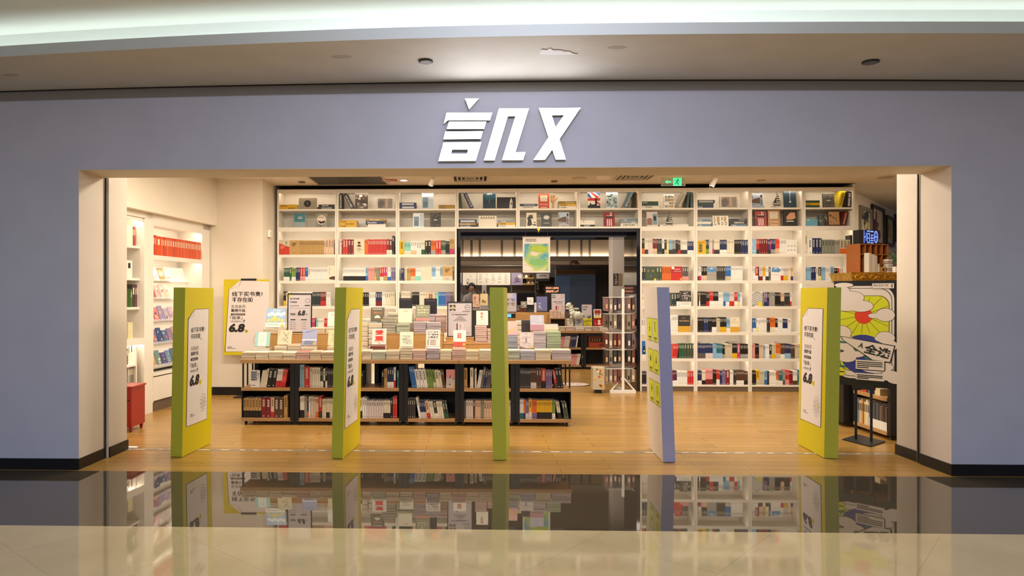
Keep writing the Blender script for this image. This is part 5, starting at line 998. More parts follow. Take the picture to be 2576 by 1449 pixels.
# ================================================================== LEFT WALL SHELVES (wall frame: x along the wall, y into the wall)
def lw(u, w_, z): return LT @ Vector((u, w_, z))
def lpx(px, yy=0.0):      # distance along the wall whose front plane shows at photo column px
    best = None
    for i in range(0, 3300): 
        u = i / 1000; p = lw(u, yy, 1.5); dx, dy = p.x, p.y - CAMY
        c = PPX + FPX * (dx * _c + dy * _s) / (dy * _c - dx * _s)
        if best is None or abs(c - px) < best[0]: best = (abs(c - px), u)
    return best[1]
def lz(px, py):   # height of a point on the wall's front plane
    p = lw(lpx(px), 0, 0); dep = (p.y - CAMY) * _c - p.x * _s
    return CAMH + (741 - py) * dep / FPX
uA1, uB0, uB1 = lpx(367), lpx(384), lpx(511); UE = LW
def wallbox(m, u0, u1, y0, y1, z0, z1, mt=CASE): return m.box(u0, u1, y0, y1, z0, z1, mt, LT)
# filler frame pieces of the wall around the niches
m = MB(); wallbox(m, -.6, UE, .0, .40, lz(384, 560) + .04, 2.6); wallbox(m, uB1, UE, 0, .42, 0, 2.6); wallbox(m, uA1 - .01, uB0, .0, .42, .0, 2.6); struct('trim_8', m, keep=True)
def bcol(name, lab): return empty(name, lw((uA1) / 2, .2, 0), lab, 'bookcase', group='bookcases built into the left wall')
A_ = empty('bookcase', lw(uA1 / 2 - .2, .2, 0), 'white bookcase built into the left wall nearest the entrance jamb', 'bookcase', group='bookcases built into the left wall')
zA = [lz(367, p) for p in (620, 700, 772, 850)]; zt = lz(384, 560) + .03
m = MB(); wallbox(m, uA1 - .035, uA1 - .01, .0, .40, 0, zt); m.build('side_panel', A_)
m = MB(); wallbox(m, -.6, uA1 - .035, .38, .40, 0, zt); m.build('back_panel', A_)
m = MB(); wallbox(m, -.6, uA1 - .035, .02, .38, zt, zt + .03); wallbox(m, -.6, uA1 - .035, .02, .04, zt - .03, zt); m.build('top_panel', A_)
m = MB(); wallbox(m, -.6, uA1 - .05, .06, .08, zt - .012, zt - .001, LED); m.build('light_strip', A_, label='glowing strip light under the top')
for i, z in enumerate(zA):
    m = MB(); wallbox(m, -.6, uA1 - .035, (.06 if i < 3 else .0), .38, z - .03, z)
    if i == 3: wallbox(m, -.6, uA1 - .035, 0, .02, z - .075, z - .03)
    m.build('shelf', A_)
zl = [lz(358, p) for p in (915, 968, 1026)]
for i, z in enumerate(zl):
    m = MB(); wallbox(m, -.6, uA1 - .14, .05, .38, z - .025, z); m.build('shelf', A_)
m = MB(); zs0, zs1 = zl[0] + .33, zl[0] + .22
m.add([lw(uA1 - .14, a, b) for a, b in ((.05, 0), (.38, 0), (.38, zs0 + .06), (.24, zs0 + .02), (.05, zs1))] + [lw(uA1 - .115, a, b) for a, b in ((.05, 0), (.38, 0), (.38, zs0 + .06), (.24, zs0 + .02), (.05, zs1))], [(4, 3, 2, 1, 0), (5, 6, 7, 8, 9)] + [(i, (i + 1) % 5, 5 + (i + 1) % 5, 5 + i) for i in range(5)], CASE); m.build('side_panel', A_)
m = MB(); wallbox(m, -.6, uA1 - .05, .06, .08, zA[3] - .042, zA[3] - .031, LED); m.build('light_strip', A_, label='glowing strip light under the ledge')
m = MB(); wallbox(m, -.6, uA1 - .14, .06, .08, 0, zl[2] - .025, PLINTH); m.build('plinth', A_, label='brown plinth')
B__ = empty('bookcase', lw((uB0 + uB1) / 2, .2, 0), 'white display case built into the left wall beside the corner', 'bookcase', group='bookcases built into the left wall')
zbt, zb1, zb5, zbc = lz(384, 560), lz(384, 641), lz(384, 935), lz(384, 950)
for a, b in ((uB0, uB0 + .02), (uB1 - .03, uB1)): m = MB(); wallbox(m, a, b, .0, .40, .12, zbt); m.build('side_panel', B__)
m = MB(); wallbox(m, uB0 + .02, uB1 - .03, .38, .40, .12, zbt); m.build('back_panel', B__); m = MB(); wallbox(m, uB0, uB1, .0, .4, zbt, zbt + .04); wallbox(m, uB0 + .02, uB1 - .03, .0, .02, zbt - .03, zbt); m.build('top_panel', B__)
m = MB(); wallbox(m, uB0 + .02, uB1 - .03, 0, .38, zb1 - .03, zb1); wallbox(m, uB0 + .02, uB1 - .03, 0, .02, zb1 - .06, zb1 - .03); m.build('shelf', B__)
m = MB(); wallbox(m, uB0 + .02, uB1 - .03, .03, .05, zbt - .012, zbt - .001, LED); m.build('light_strip', B__, label='glowing strip light under the top'); m = MB(); wallbox(m, uB0 + .02, uB1 - .03, .03, .05, zb1 - .042, zb1 - .031, LED); m.build('light_strip', B__, label='glowing strip light under the shelf')
m = MB(); wallbox(m, uB0, uB1, -.015, .38, zb5 - .06, zb5 - .02); m.build('ledge', B__)
for k in range(2): a = uB0 + .01 + k * (uB1 - uB0) / 2; m = MB(); wallbox(m, a, a + (uB1 - uB0) / 2 - .01, -.004, .02, .14, zb5 - .075); m.build('door', B__)
m = MB(); wallbox(m, uB0, uB1, .02, .04, 0, .135, PLINTH); m.build('plinth', B__, label='brown plinth')
# sloping display racks of case B: a slanted back board with small clear lips
rows = [(705, 665), (753, 722), (811, 782), (868, 840), (925, 895)]; ACR = glassy('clear_acrylic', '#ffffff', .25)
zr = [lz(384, a) for a, b in rows]
m = MB(); m.add([lw(uB0 + .02, .05, zr[4] - .03), lw(uB1 - .03, .05, zr[4] - .03), lw(uB1 - .03, .30, zr[0] + .2), lw(uB0 + .02, .30, zr[0] + .2)] + [lw(uB0 + .02, .07, zr[4] - .03), lw(uB1 - .03, .07, zr[4] - .03), lw(uB1 - .03, .32, zr[0] + .2), lw(uB0 + .02, .32, zr[0] + .2)], [(0, 1, 2, 3), (7, 6, 5, 4), (0, 4, 5, 1), (1, 5, 6, 2), (2, 6, 7, 3), (3, 7, 4, 0)], CASE); m.build('display_board', B__)
def slopey(z): return .05 + .25 * (z - zr[4] + .03) / (zr[0] + .2 - zr[4] + .03)
for i, z in enumerate(zr):
    y = slopey(z); m = MB(); wallbox(m, uB0 + .02, uB1 - .03, y - .06, y + .01, z - .006, z, ACR); wallbox(m, uB0 + .02, uB1 - .03, y - .063, y - .060, z, z + .03, ACR); m.build('acrylic_lip', B__, label='clear acrylic lip')
NBc = [('cream', ['#e4dcc0', '#dccfa0', '#c8c0a8', '#e0d8c8', '#b88a50', '#d8d0c0'], 'stationery packs', 'in the first sloping row'), ('pink', ['#d88a70', '#d8a090', '#a85a50', '#e0b0b0', '#d8c8c0', '#e0d0c8'], 'postcard packs', 'in the second sloping row'),
       ('lilac', ['#9a8ab0', '#c89aa8', '#c87a80', '#9a90b8', '#b0a0c0', '#c8b0c0'], 'notebooks', 'in the third sloping row'), ('rose', ['#b87a78', '#7a6a88', '#2f4a7c', '#4a6a9c', '#8a7a98', '#c0a0a0'], 'notebooks', 'in the fourth sloping row'), ('blue', ['#c89a60', '#6a8a88', '#4a4a80', '#6a8aa8', '#5a6a98', '#8aa0b0'], 'notebooks', 'in the fifth sloping row')]
CN2 = {'#e4dcc0': 'cream', '#dccfa0': 'pale yellow', '#c8c0a8': 'greyish', '#e0d8c8': 'off-white', '#b88a50': 'brown', '#d8d0c0': 'ivory'}
for r, (nm, cols, kind, wh) in enumerate(NBc):
    u = uB0 + .035; nmax = 6
    for i, c in enumerate(cols):
        w_ = .12 if r else .13; h_ = .165 + .02 * ((i + r) % 3); y = slopey(zr[r]) - .03; ang = math.atan2(.25, zr[0] + .2 - zr[4])
        if u + w_ > uB1 - .05: break
        o0 = lw(u, y, zr[r] + .009); uu = LT.to_3x3() @ Vector((1, 0, 0)); vv = LT.to_3x3() @ Vector((0, math.sin(ang + .12), math.cos(ang + .12))); fr = FR(o0, uu, vv); fr.n = uu.cross(vv).normalized(); m = MB()
        fr.box(m, 0, w_ * .97, 0, h_, mat(c, .25), -.012, 0); fr.box(m, w_ * .05, w_ * .94, .003, h_ - .003, PAGE, -.0135, -.012); r_ = random.Random(r * 9 + i)
        for k in range(4): x, q = r_.uniform(.1, .6) * w_, r_.uniform(.15, .75) * h_; fr.disc(m, x + .02, q, r_.uniform(.008, .02), mat(r_.choice(['#e8dcc8', '#c87a60', '#5a4a48', '#d8c890']), .3), .0008 + k * .0003, 8)
        m.build('notebook', label=f'{nm}-toned {kind[:-1]}, {od(i + 1)} from left {wh} of the left wall case', cat='notebook', group='notebooks and packs on the left wall case'); u += w_ + .012
# books of the left wall
def lbook(u, t, h, z, col, lab, y=.02, d=.15, grp='books on the left wall shelves', name='book', cover=None):
    m = MB(); M = mat(col, .4, name='book_cover'); T2 = LT
    m.box(u, u + t, y, y + d, z, z + h, M, T2); m.box(u + .0015, u + t - .0015, y + .003, y + d - .002, z + .003, z + h + .0004, PAGE, T2)
    if t > .014: m.box(u + t * .3, u + t * .7, y - .0006, y, z + h * .55, z + h * .85, mat('#e8dcc0', .5) if col not in ('#e4dccb', '#e9e4da') else INK, T2)
    if cover: fr = FR(lw(u, y, z), LU); cover(m, fr, t, h)
    m.build(name, label=lab, cat='book', group=grp)
u = uB0 + .03; z = zb1 + .001; i = 0; rr = random.Random(12)
while u < uB1 - .075:
    i += 1; t_ = .11 if i == 3 else rr.choice([.035, .042, .05, .06, .04, .036]); h = .25 + (.008 if i < 3 else 0)
    lbook(u, t_ - .0015, h, z, rr.choice(['#d2491f', '#d8562a', '#c8441e', '#dc6038']) if i != 3 else '#dc4a14', f'orange {"cover-out " if i == 3 else ""}book, {od(i)} from left in the orange row of the left wall case', grp='orange books on the left wall'); u += t_
specA = [(0, .005, [('#e6dcc6', .055, .235, 'ivory book with a small black emblem'), ('#6a2430', .018, .235, 'dark red slim book beside the ivory one'), ('#a8403a', .02, .24, 'red slim book second beside the ivory one'), ('#b04a40', .022, .24, 'red-brown book at the end of the row')], 'upper left wall shelf'),
         (1, .0, [('#e9e4da', .13, .215, 'white book with a small red mark')], 'second left wall shelf'), (2, .0, [('#4a7030', .03, .22, 'green and yellow spine book'), ('#3a3432', .06, .28, 'wide dark book'), ('#a83048', .022, .275, 'crimson spine book'), ('#2e2a2a', .035, .28, 'black book with white spine label')], 'third left wall shelf'),
         (3, .0, [('#d8cc9c', .07, .2, 'set of tan and black volumes'), ('#e0d4a8', .03, .2, 'cream volume with black top')], 'ledge of the left wall bookcase')]
for r, yo, bs, wh in specA:
    tot = sum(b[1] for b in bs); u = {0: lpx(341, .1), 1: lpx(333, .1), 2: lpx(346, .1), 3: lpx(334, .08)}[r] - tot
    for c, t_, h, lab in bs: lbook(u, t_ - .001, h, zA[r] + .001, c, f'{lab} on the {wh}', y=.10 if r < 3 else .08); u += t_
u = lpx(341, .1) - .24
for k, (c, t_, h) in enumerate([('#d8a86a', .05, .25), ('#7a5a48', .03, .2), ('#e4dccb', .03, .26), ('#e9e4da', .12, .27)]): lbook(u, t_ - .001, h, zl[0] + .001, c, f'{("ochre", "brown", "ivory", "white cover-out")[k]} book on the lit lower shelf of the left wall', y=.1); u += t_
u = lpx(344, .08) - .19
for k, (c, t_, h) in enumerate([('#b8b0a8', .03, .24), ('#8a8a84', .025, .24), ('#6a8a8c', .03, .25), ('#8a6a5a', .035, .245), ('#7a5a48', .03, .25), ('#5a524c', .035, .25)]): lbook(u, t_ - .001, h, zl[1] + .001, c, f'{("light grey", "mid grey", "grey-green", "light brown", "red-brown", "dark brown")[k]} spine on the second lowest left wall shelf', y=.08); u += t_
# red cabinet behind the jamb
m = MB(); RX = (-3.98, -3.545); RED = mat('#9c1c14', .3, name='red_enamel'); YR = 1.62; zt_ = Z_(334, 972, YR)
rc = empty('metal_cabinet', (-3.7, YR + .15, 0), 'narrow red cabinet standing behind the left jamb', 'cabinet'); x1_ = X_(334, YR); x0_ = x1_ - .42
m.box(x0_, x1_ - .015, YR, YR + .32, .06, zt_ - .02, RED); m.build('body', rc); m = MB(); m.bbox_bev(x0_ - .01, x1_, YR - .015, YR + .33, zt_ - .02, zt_, RED, .006); m.build('lid', rc)
for a in (x0_ + .02, x1_ - .05):
    for b in (YR + .02, YR + .27): m = MB(); m.hexa([(a + .004, b + .004, 0), (a + .02, b + .004, 0), (a + .02, b + .02, 0), (a + .004, b + .02, 0)], [(a - .004, b - .004, .06), (a + .03, b - .004, .06), (a + .03, b + .03, .06), (a - .004, b + .03, .06)], RED); m.build('foot', rc)
m = MB(); m.box(x1_ - .13, x1_ - .03, YR - .003, YR, zt_ - .16, zt_ - .148, INK); m.build('slot', rc)
x, y = G(332, 1126); m = MB(); m.box(x - .05, x + .05, y - .03, y + .03, 0, .008, WHITE); m.build('paper_scrap', label='small white paper scrap on the floor beside the left jamb', cat='litter')
# wall devices on the return beside the bookcases
p = at(676, 588, 4.80); m = MB(); m.bbox_bev(-3.118, -3.07, 4.78, 4.9, p[1] - .05, p[1] + .06, WHITE, .008); m.box(-3.09, -3.068, 4.80, 4.83, p[1] - .02, p[1] + .02, mat('#b0a89c', .4)); m.build('wall_switch', label='small white switch box on the wall left of the bookcases', cat='switch')

# ================================================================== SHOP CEILING FITTINGS
ZF = ZC
def ceil_frame(pts): return [Vector((*G(px, py, ZF), ZF)) for px, py in pts]
x0, y0 = G(767, 441, ZF); x1, y1 = G(962, 441, ZF); y1 = G(805, 464, ZF)[1]; e = empty('air_grille', ((x0 + x1) / 2, (y0 + y1) / 2, ZF - .01), 'large dark perforated air return grille in the shop ceiling', 'vent')
x0 += .0; m = MB(); fm = mat('#b8ac9c', .4)
for q in ((x0, x1, y0, y0 + .03), (x0, x1, y1 - .03, y1), (x0, x0 + .03, y0, y1), (x1 - .03, x1, y0, y1)): m.box(*q, ZF - .012, ZF - .0005, fm)
m.build('frame', e); m = MB(); m.box(x0 + .03, x1 - .03, y0 + .03, y1 - .03, ZF - .004, ZF - .001, mat('#1c1a18', .8))
for i in range(44): a = x0 + .03 + (x1 - x0 - .06) * i / 44; m.box(a, a + .010, y0 + .03, y1 - .03, ZF - .010, ZF - .004, mat('#5c5650', .4))
m.build('louvre', e)
for i, (px, py, nm, lab) in enumerate(((1183, 447, 'l', 'square louvred ceiling diffuser above the portal'), (1597, 443, 'r', 'square louvred ceiling diffuser left of the exit sign'))):
    x, y = G(px, py, ZF); h = .26; e = empty('air_diffuser', (x, y, ZF - .02), lab, 'vent', group='square ceiling diffusers')
    for k in range(4):
        m = MB(); a = h - k * .06; mt = mat('#d0c4b2', .4)
        for q in ((-a, a, -a, -a + .02), (-a, a, a - .02, a), (-a, -a + .02, -a + .02, a - .02), (a - .02, a, -a + .02, a - .02)): m.box(x + q[0], x + q[1], y + q[2], y + q[3], ZF - .022 + .002 * k, ZF - .001, mt)
        m.build('louvre', e)
    m = MB(); m.box(x - h + .02, x + h - .02, y - h + .02, y + h - .02, ZF - .003, ZF - .0005, mat('#2a2622', .8)); m.build('duct_opening', e)
x, y = G(978, 453, ZF); m = MB(); m.box(x - .12, x + .12, y - .1, y + .1, ZF - .006, ZF - .001, mat('#b03a28', .5)); m.box(x - .09, x + .09, y + .02, y + .04, ZF - .0065, ZF - .006, WHITE); m.box(x - .09, x + .03, y - .04, y - .02, ZF - .0065, ZF - .006, WHITE); m.build('ceiling_label', label='red and white label on the ceiling beside the air grille', cat='label')
def cdisc(px, py, r, lab, nm, cat, mt, h=.02, grp=None, inner=None):
    x, y = G(px, py, ZF); m = MB(); m.lathe([(r * .85, ZF - h), (r, ZF - h * .7), (r, ZF - .0005)], x, y, mt, 20)
    if inner: m.lathe([(r * .7, ZF - h - .001), (r * .7, ZF - h + .002)], x, y, inner, 20)
    m.build(nm, label=lab, cat=cat, group=grp)
DM = mat('#6e6152', .5); EM = mat('#e8f4ff', .5, emit=7.0, name='lamp_glow'); TM = mat('#b8aa94', .4)
cdisc(759, 457, .055, 'small dark recessed ceiling light left of the air grille', 'ceiling_downlight', 'light', DM); cdisc(1016, 451, .07, 'lit white recessed ceiling light right of the air grille', 'ceiling_downlight', 'light', WHITE, inner=EM)
cdisc(1394, 455, .05, 'small unlit ceiling light above the wooden hand bookcase', 'ceiling_downlight', 'light', DM); cdisc(1457, 448, .11, 'round flat ceiling speaker above the portal', 'ceiling_speaker', 'speaker', TM, .008); cdisc(1914, 453, .06, 'small round ceiling light right of the spotlight', 'ceiling_downlight', 'light', TM); cdisc(2228, 446, .11, 'round flat ceiling speaker near the right jamb', 'ceiling_speaker', 'speaker', TM, .01)
cdisc(1518, 443, .10, 'white smoke detector between speaker and diffuser', 'smoke_detector', 'detector', WHITE, .04)
# spot heads
def spot(px, py, lab, lit, d):
    x, y = G(px, py, ZF); e = empty('ceiling_spotlight', (x, y, ZF - .1), lab, 'light', group='ceiling spotlights'); a = Vector((x, y, ZF)); b = a + Vector((0, 0, -.06)); c = b + Vector(d)
    m = MB(); m.tube(a, b, .012, WHITE, 10); m.build('stem', e); m = MB(); m.tube(b - Vector(d) * .3, c, .032, WHITE, 14, .04); m.build('head', e); m = MB(); m.tube(c, c + Vector(d) * .02, .034, EM if lit else DM, 14); m.build('lens', e)
spot(1088, 443, 'white tubular ceiling spotlight above the portal corner', False, (-.03, .04, -.07)); spot(1799, 441, 'lit white spotlight hanging right of the exit sign', True, (-.04, .03, -.09))
x, y = G(1799, 447, ZF); m = MB(); m.path([(x + .02, y + .3, ZF - .02), (x + .02, y + .3, ZF - .1), (x, y + .3, ZF - .15), (x - .02, y + .3, ZF - .2), (x - .04, y + .3, ZF - .195)], .005, WHITE); m.build('hanging_hook', label='thin white wire hook hanging below the lit spotlight', cat='hook')
# exit sign, hanging from the ceiling
Y = 4.6; (x0, z0), (x1, z1) = at(1663, 468, Y), at(1724, 447, Y); e = empty('exit_sign', ((x0 + x1) / 2, Y, z0), 'hanging clear exit sign with green arrow and running figure', 'sign'); fr = FR((x0, Y, z0), (1, 0, 0)); W, H = x1 - x0, z1 - z0; GR = mat('#3ce08c', .4, emit=1.6, name='green_sign_glow')
m = MB(); fr.box(m, 0, W, 0, H, glassy('sign_glass', '#c8d8c8', .3), -.006, 0); fr.line(m, [(0, 0), (W, 0), (W, H), (0, H)], .004, mat('#cfcabf', .3), .001, True); m.build('plate', e)
m = MB(); fr.box(m, -.02, W + .02, H, H + .015, mat('#9aa090', .4), -.02, .014); fr.box(m, W * .48, W * .52, H + .015, ZF - z0, mat('#9aa090', .4), -.008, .002); m.build('mount', e)
m = MB(); fr.box(m, W * .50, W * .84, H * .03, H * .95, GR, .0008, .002); fr.poly(m, [(W * .16, H * .5), (W * .28, H * .72), (W * .28, H * .58), (W * .42, H * .58), (W * .42, H * .42), (W * .28, H * .42), (W * .28, H * .28)], GR, .002)
K = mat('#1c4a38', .4); fr.disc(m, W * .70, H * .78, W * .03, K, .0026, 10); fr.line(m, [(W * .68, H * .70), (W * .65, H * .42), (W * .72, H * .28), (W * .70, H * .1)], W * .035, K, .0026); fr.line(m, [(W * .65, H * .42), (W * .60, H * .28), (W * .55, H * .22)], W * .03, K, .0026); fr.line(m, [(W * .58, H * .5), (W * .62, H * .66), (W * .70, H * .62), (W * .77, H * .5)], W * .025, K, .0026); m.build('symbols', e)

# ================================================================== CAFE BEHIND THE PORTAL
CW = mat('#cfc4b4', .6, name='cafe_cream'); GRM = mat('#6a655f', .5); YF = 12.0
# fascia with backlit panels
x0, x1 = X_(1130, YF), X_(1545, YF); zt_, zb_, z3, z4 = Z_(1300, 590, YF), Z_(1300, 646, YF), Z_(1300, 655, YF), Z_(1300, 665, YF)
m = MB(); m.box(x0, x1, YF + .12, YF + .2, zb_, 3.3, mat('#7d746a', .7)); m.box(x0, x1 + .3, YF, YF + .2, z3, zb_ - .02, mat('#9a9082', .6)); m.box(x0, x1 + .3, YF, YF + .03, zb_ - .02, zb_ + .012, mat('#9a9082', .6)); m.box(x0, x1, YF + .05, YF + .5, z4, z3, CW)
m.box(x1, x1 + .25, 8.6, YF + .2, z3, 3.3, CW); struct('trim_9', m, keep=True)
PN = mat('#ded2c0', .6, name='fascia_panel'); cols = [1163, 1186, 1207, 1263, 1295, 1327, 1360, 1403, 1433, 1464, 1485, 1541]
fb = empty('lit_fascia', ((x0 + x1) / 2, YF, zb_), 'row of cream panels lit from below high in the cafe', 'fascia')
for a, b in zip(cols, cols[1:]):
    xa, xb = X_(a + 3, YF), X_(b - 3, YF); m = MB(); m.box(xa, xb, YF + .08, YF + .12, zb_ + .01, 3.28, PN); m.build('panel', fb)
m = MB(); m.box(x0 + .1, x1 - .05, YF + .035, YF + .05, zb_ - .018, zb_ - .008, mat('#ffe8c8', .5, emit=38.0, name='fascia_strip_light')); m.build('light_strip', fb)
# right column with zebra print poster
x0, x1 = X_(1541, 8.3), X_(1576, 8.3); m = MB(); m.box(x0, x1 + .5, 8.3, 8.7, 0, 3.3, mat('#b8b0a8', .7)); struct('trim_10', m, keep=True)
xx, zz = at(1543, 718, 8.29); x2, z2 = at(1565, 688, 8.29); fr = FR((xx, 8.29, zz), (1, 0, 0)); W, H = x2 - xx, z2 - zz; m = MB(); fr.box(m, 0, W * .58, 0, H, mat('#2a2726', .5), -.008, 0); fr.box(m, W * .64, W, 0, H, mat('#8a7258', .5), -.008, 0); r = random.Random(6)
for i in range(16): fr.line(m, [(W * r.uniform(.03, .3), H * (.04 + .06 * i)), (W * r.uniform(.3, .55), H * (.06 + .055 * i))], W * .03, WHITE if i % 2 else mat('#9a9288', .5))
m.build('wall_print', label='small black and white striped print on the cafe column', cat='print')
# pipes, beam, menu boards, service wall
YM = 15.6
def cx(px, Y=YM): return X_(px, Y)
def cz(py, Y=YM): return Z_(1300, py, Y)
m = MB()
for i, (py, r_) in enumerate(((668, .03), (672, .05))): m.tube((cx(1150), YM - 1.2 + .2 * i, cz(py)), (cx(1325), YM - 1.2 + .2 * i, cz(py)), r_, mat('#8c8884', .3, .6), 10)
m.build('duct_pipe', label='grey pipes running under the cafe fascia', cat='pipe')
m = MB(); m.box(cx(1150), cx(1420), YM + .1, YM + .3, cz(686), cz(675), mat('#5a4026', .6)); struct('trim_11', m, keep=True)
mbd = mat('#e8dcc6', .5, emit=.35, name='lit_menu_board')
for i, (a, b, lab) in enumerate(((1164, 1199, 'narrow lit cafe menu board with cup drawings above the person'), (1200, 1284, 'wide lit cafe menu board with columns of text'))):
    W, H = cx(b) - cx(a), cz(686) - cz(717); fr = FR((cx(a), YM, cz(717)), (1, 0, 0)); m = MB(); fr.box(m, 0, W, 0, H, mbd, -.05, 0); r = random.Random(i)
    if i: 
        for c in range(5):
            for k in range(8):
                if r.random() < .8: fr.rect(m, W * (.06 + .19 * c), W * (.10 + .19 * c + r.uniform(.02, .07)), H * (.86 - .1 * k), H * (.88 - .1 * k), mat('#5a5048', .6))
    else:
        fr.ring(m, W * .35, H * .35, W * .1, W * .02, INK, .002, 10); fr.line(m, [(W * .3, H * .55), (W * .42, H * .4), (W * .5, H * .6)], W * .015, INK); fr.disc(m, W * .35, H * .15, W * .08, mat('#8a6a48', .5), .002, 8); fr.line(m, [(W * .5, H * .8), (W * .65, H * .65)], W * .015, INK)
    m.build('menu_board', label=lab, cat='menu board')
W, H = cx(1315) - cx(1286), cz(686) - cz(717); fr = FR((cx(1286), YM, cz(717)), (1, 0, 0)); m = MB(); fr.box(m, 0, W, 0, H, mat('#b4a8c4', .5), -.05, 0); fr.disc(m, W * .5, H * .45, W * .22, mat('#8a7a90', .5), .001, 12); fr.disc(m, W * .75, H * .7, W * .18, WHITE, .0015, 12); fr.line(m, [(W * .2, H * .2), (W * .8, H * .3)], W * .05, mat('#4a3a50', .5)); m.build('cafe_poster', label='lilac picture poster right of the wide menu board', cat='poster')
m = MB(); m.box(cx(1150), cx(1345), YM + .3, YM + .35, 0, cz(717), mat('#7c7672', .6)); m.box(cx(1345), cx(1395), YM - .6, YM + .35, 0, 3.2, mat('#4f4a46', .7)); struct('wall_back', m, keep=True)
ws = empty('wall_shelf', (cx(1329), YM, cz(717)), 'yellow-lit wooden wall shelf unit in the cafe', 'shelf')
for a, b in ((716, 713), (701, 698)): m = MB(); m.box(cx(1315), cx(1344), YM, YM + .3, cz(a), cz(b), OAKD); m.build('shelf_board', ws)
m = MB(); m.box(cx(1315), cx(1344), YM + .28, YM + .3, cz(717), cz(686), mat('#b49a60', .6, emit=.15, name='lit_back_board')); m.build('back_panel', ws)
for i, (px, py, r_, h, c, lab) in enumerate(((1320, 713, .07, .14, '#2a2826', 'dark round coffee grinder on lower cafe wall shelf'), (1331, 713, .05, .12, '#e8dccc', 'white drip cup on lower cafe wall shelf'), (1341, 713, .04, .1, '#e0d0b8', 'small pale cup at the right of lower cafe wall shelf'), (1325, 698, .03, .07, '#ffd9a0', 'small glowing lamp on upper cafe wall shelf'), (1336, 698, .05, .1, '#2c2420', 'dark box-shaped canister on upper cafe wall shelf'))):
    m = MB(); z = cz(py) + .002; m.lathe([(r_ * .8, z), (r_, z + h * .3), (r_ * .9, z + h * .8), (r_ * .5, z + h)], cx(px), YM + .15, mat(c, .3, emit=3.0 if c == '#ffd9a0' else 0), 12); m.build('coffee_item', label=lab, cat='coffee ware')
# wall signs in the cafe
def wsign(px0, px1, py0, py1, Y, bg, lab, fn, nm='wall_sign'):
    x0, x1 = X_(px0, Y), X_(px1, Y); z0, z1 = Z_(px0, py1, Y), Z_(px0, py0, Y); fr = FR((x0, Y, z0), (1, 0, 0)); m = MB(); fr.box(m, 0, x1 - x0, 0, z1 - z0, mat(bg, .5), -.03, 0); fn(m, fr, x1 - x0, z1 - z0); return m.build(nm, label=lab, cat='sign')
def f1(m, fr, W, H): fr.disc(m, W * .5, H * .35, W * .46, mat('#b8aca8', .5), .001, 18, H * .5, 0, 180); fr.rect(m, W * .04, W * .96, H * .35, H, mat('#b8aca8', .5), .0008); fr.text(m, '由此进入', W * .28, H * .62, H * .24, INK, W * .56, bold=.02); fr.line(m, [(W * .35, H * .3), (W * .8, H * .36), (W * .7, H * .48)], H * .03, INK, .002); fr.poly(m, [(0, 0), (W, 0), (W, H * .2), (W * .5, H * .05), (0, H * .2)], mat('#2a2422', .5), .0016)
wsign(1348, 1383, 688, 708, 14.9, '#2e2826', 'grey and dark wall sign reading 由此进入 with an arrow', f1)
def f2(m, fr, W, H): fr.rect(m, W * .2, W * .8, H * .6, H * .63, WHITE); fr.ring(m, W * .5, H * .75, W * .2, W * .06, WHITE); [fr.rect(m, W * .2, W * .8, H * (.2 + .12 * i), H * (.24 + .12 * i), WHITE) for i in range(3)]
wsign(1348, 1358, 713, 733, 14.9, '#1a1818', 'narrow black wall sign with small white print', f2)
def f3(m, fr, W, H): c = mat('#e89a7a', .5, emit=1.2, name='lit_lettering'); fr.text(m, '您已进入消费区', W * .06, H * .62, H * .24, c, W * .86, bold=.03); fr.text(m, '请消费入座', W * .06, H * .22, H * .28, c, W * .86, bold=.03)
wsign(1371, 1409, 719, 741, 9.6, '#1c1616', 'black notice board with salmon lettering 您已进入消费区 请消费入座', f3)
m = MB(); a = X_(1371, 9.6); b = X_(1409, 9.6); m.box(a, b, 9.6, 9.63, 0, Z_(1371, 741, 9.6) - .001, mat('#1c1616', .5)); m.build('notice_stand', label='black stand panel beneath the salmon lettered notice', cat='stand')
# dark blue screen area at the right
x0, x1, z0, z1 = X_(1397, 14.4), X_(1541, 14.4), 0, 3.3; m = MB(); m.box(x0, x1, 14.4, 14.5, 0, 3.3, mat('#4c4a4c', .7)); struct('wall_back', m, keep=True)
e = empty('projection_screen', ((X_(1398, 14.2) + X_(1498, 14.2)) / 2, 14.25, 1.2), 'large dim blue projection screen at the back of the cafe', 'screen'); sx0, sx1 = X_(1398, 14.2), X_(1498, 14.2)
m = MB(); m.box(sx0, sx1, 14.2, 14.25, 1.0, Z_(1400, 690, 14.2), mat('#4a5260', .6, emit=.20, name='blue_lit_screen')); m.box(sx0, sx0 + .36 * (sx1 - sx0), 14.195, 14.2, 1.0, Z_(1400, 690, 14.2) - .06, mat('#4a5c74', .6, emit=.24, name='blue_lit_patch')); m.build('screen_sheet', e)
m = MB(); m.box(sx0, sx1, 14.15, 14.27, Z_(1400, 690, 14.2), Z_(1400, 678, 14.2), mat('#7a6444', .5)); m.build('housing', e)
m = MB(); r = random.Random(8)
for i in range(12): a = (X_(1446 + r.uniform(-5, 5), 11.8), 11.8, Z_(1446, 656, 11.8)); m.path([a, (a[0] + r.uniform(-.15, .15), 11.8 + r.uniform(-.1, .1), a[2] - r.uniform(.02, .1))], .01, mat('#5a2a1c', .7))
m.build('dried_branch', label='dried reddish branch hanging from the cafe beam', cat='plant')
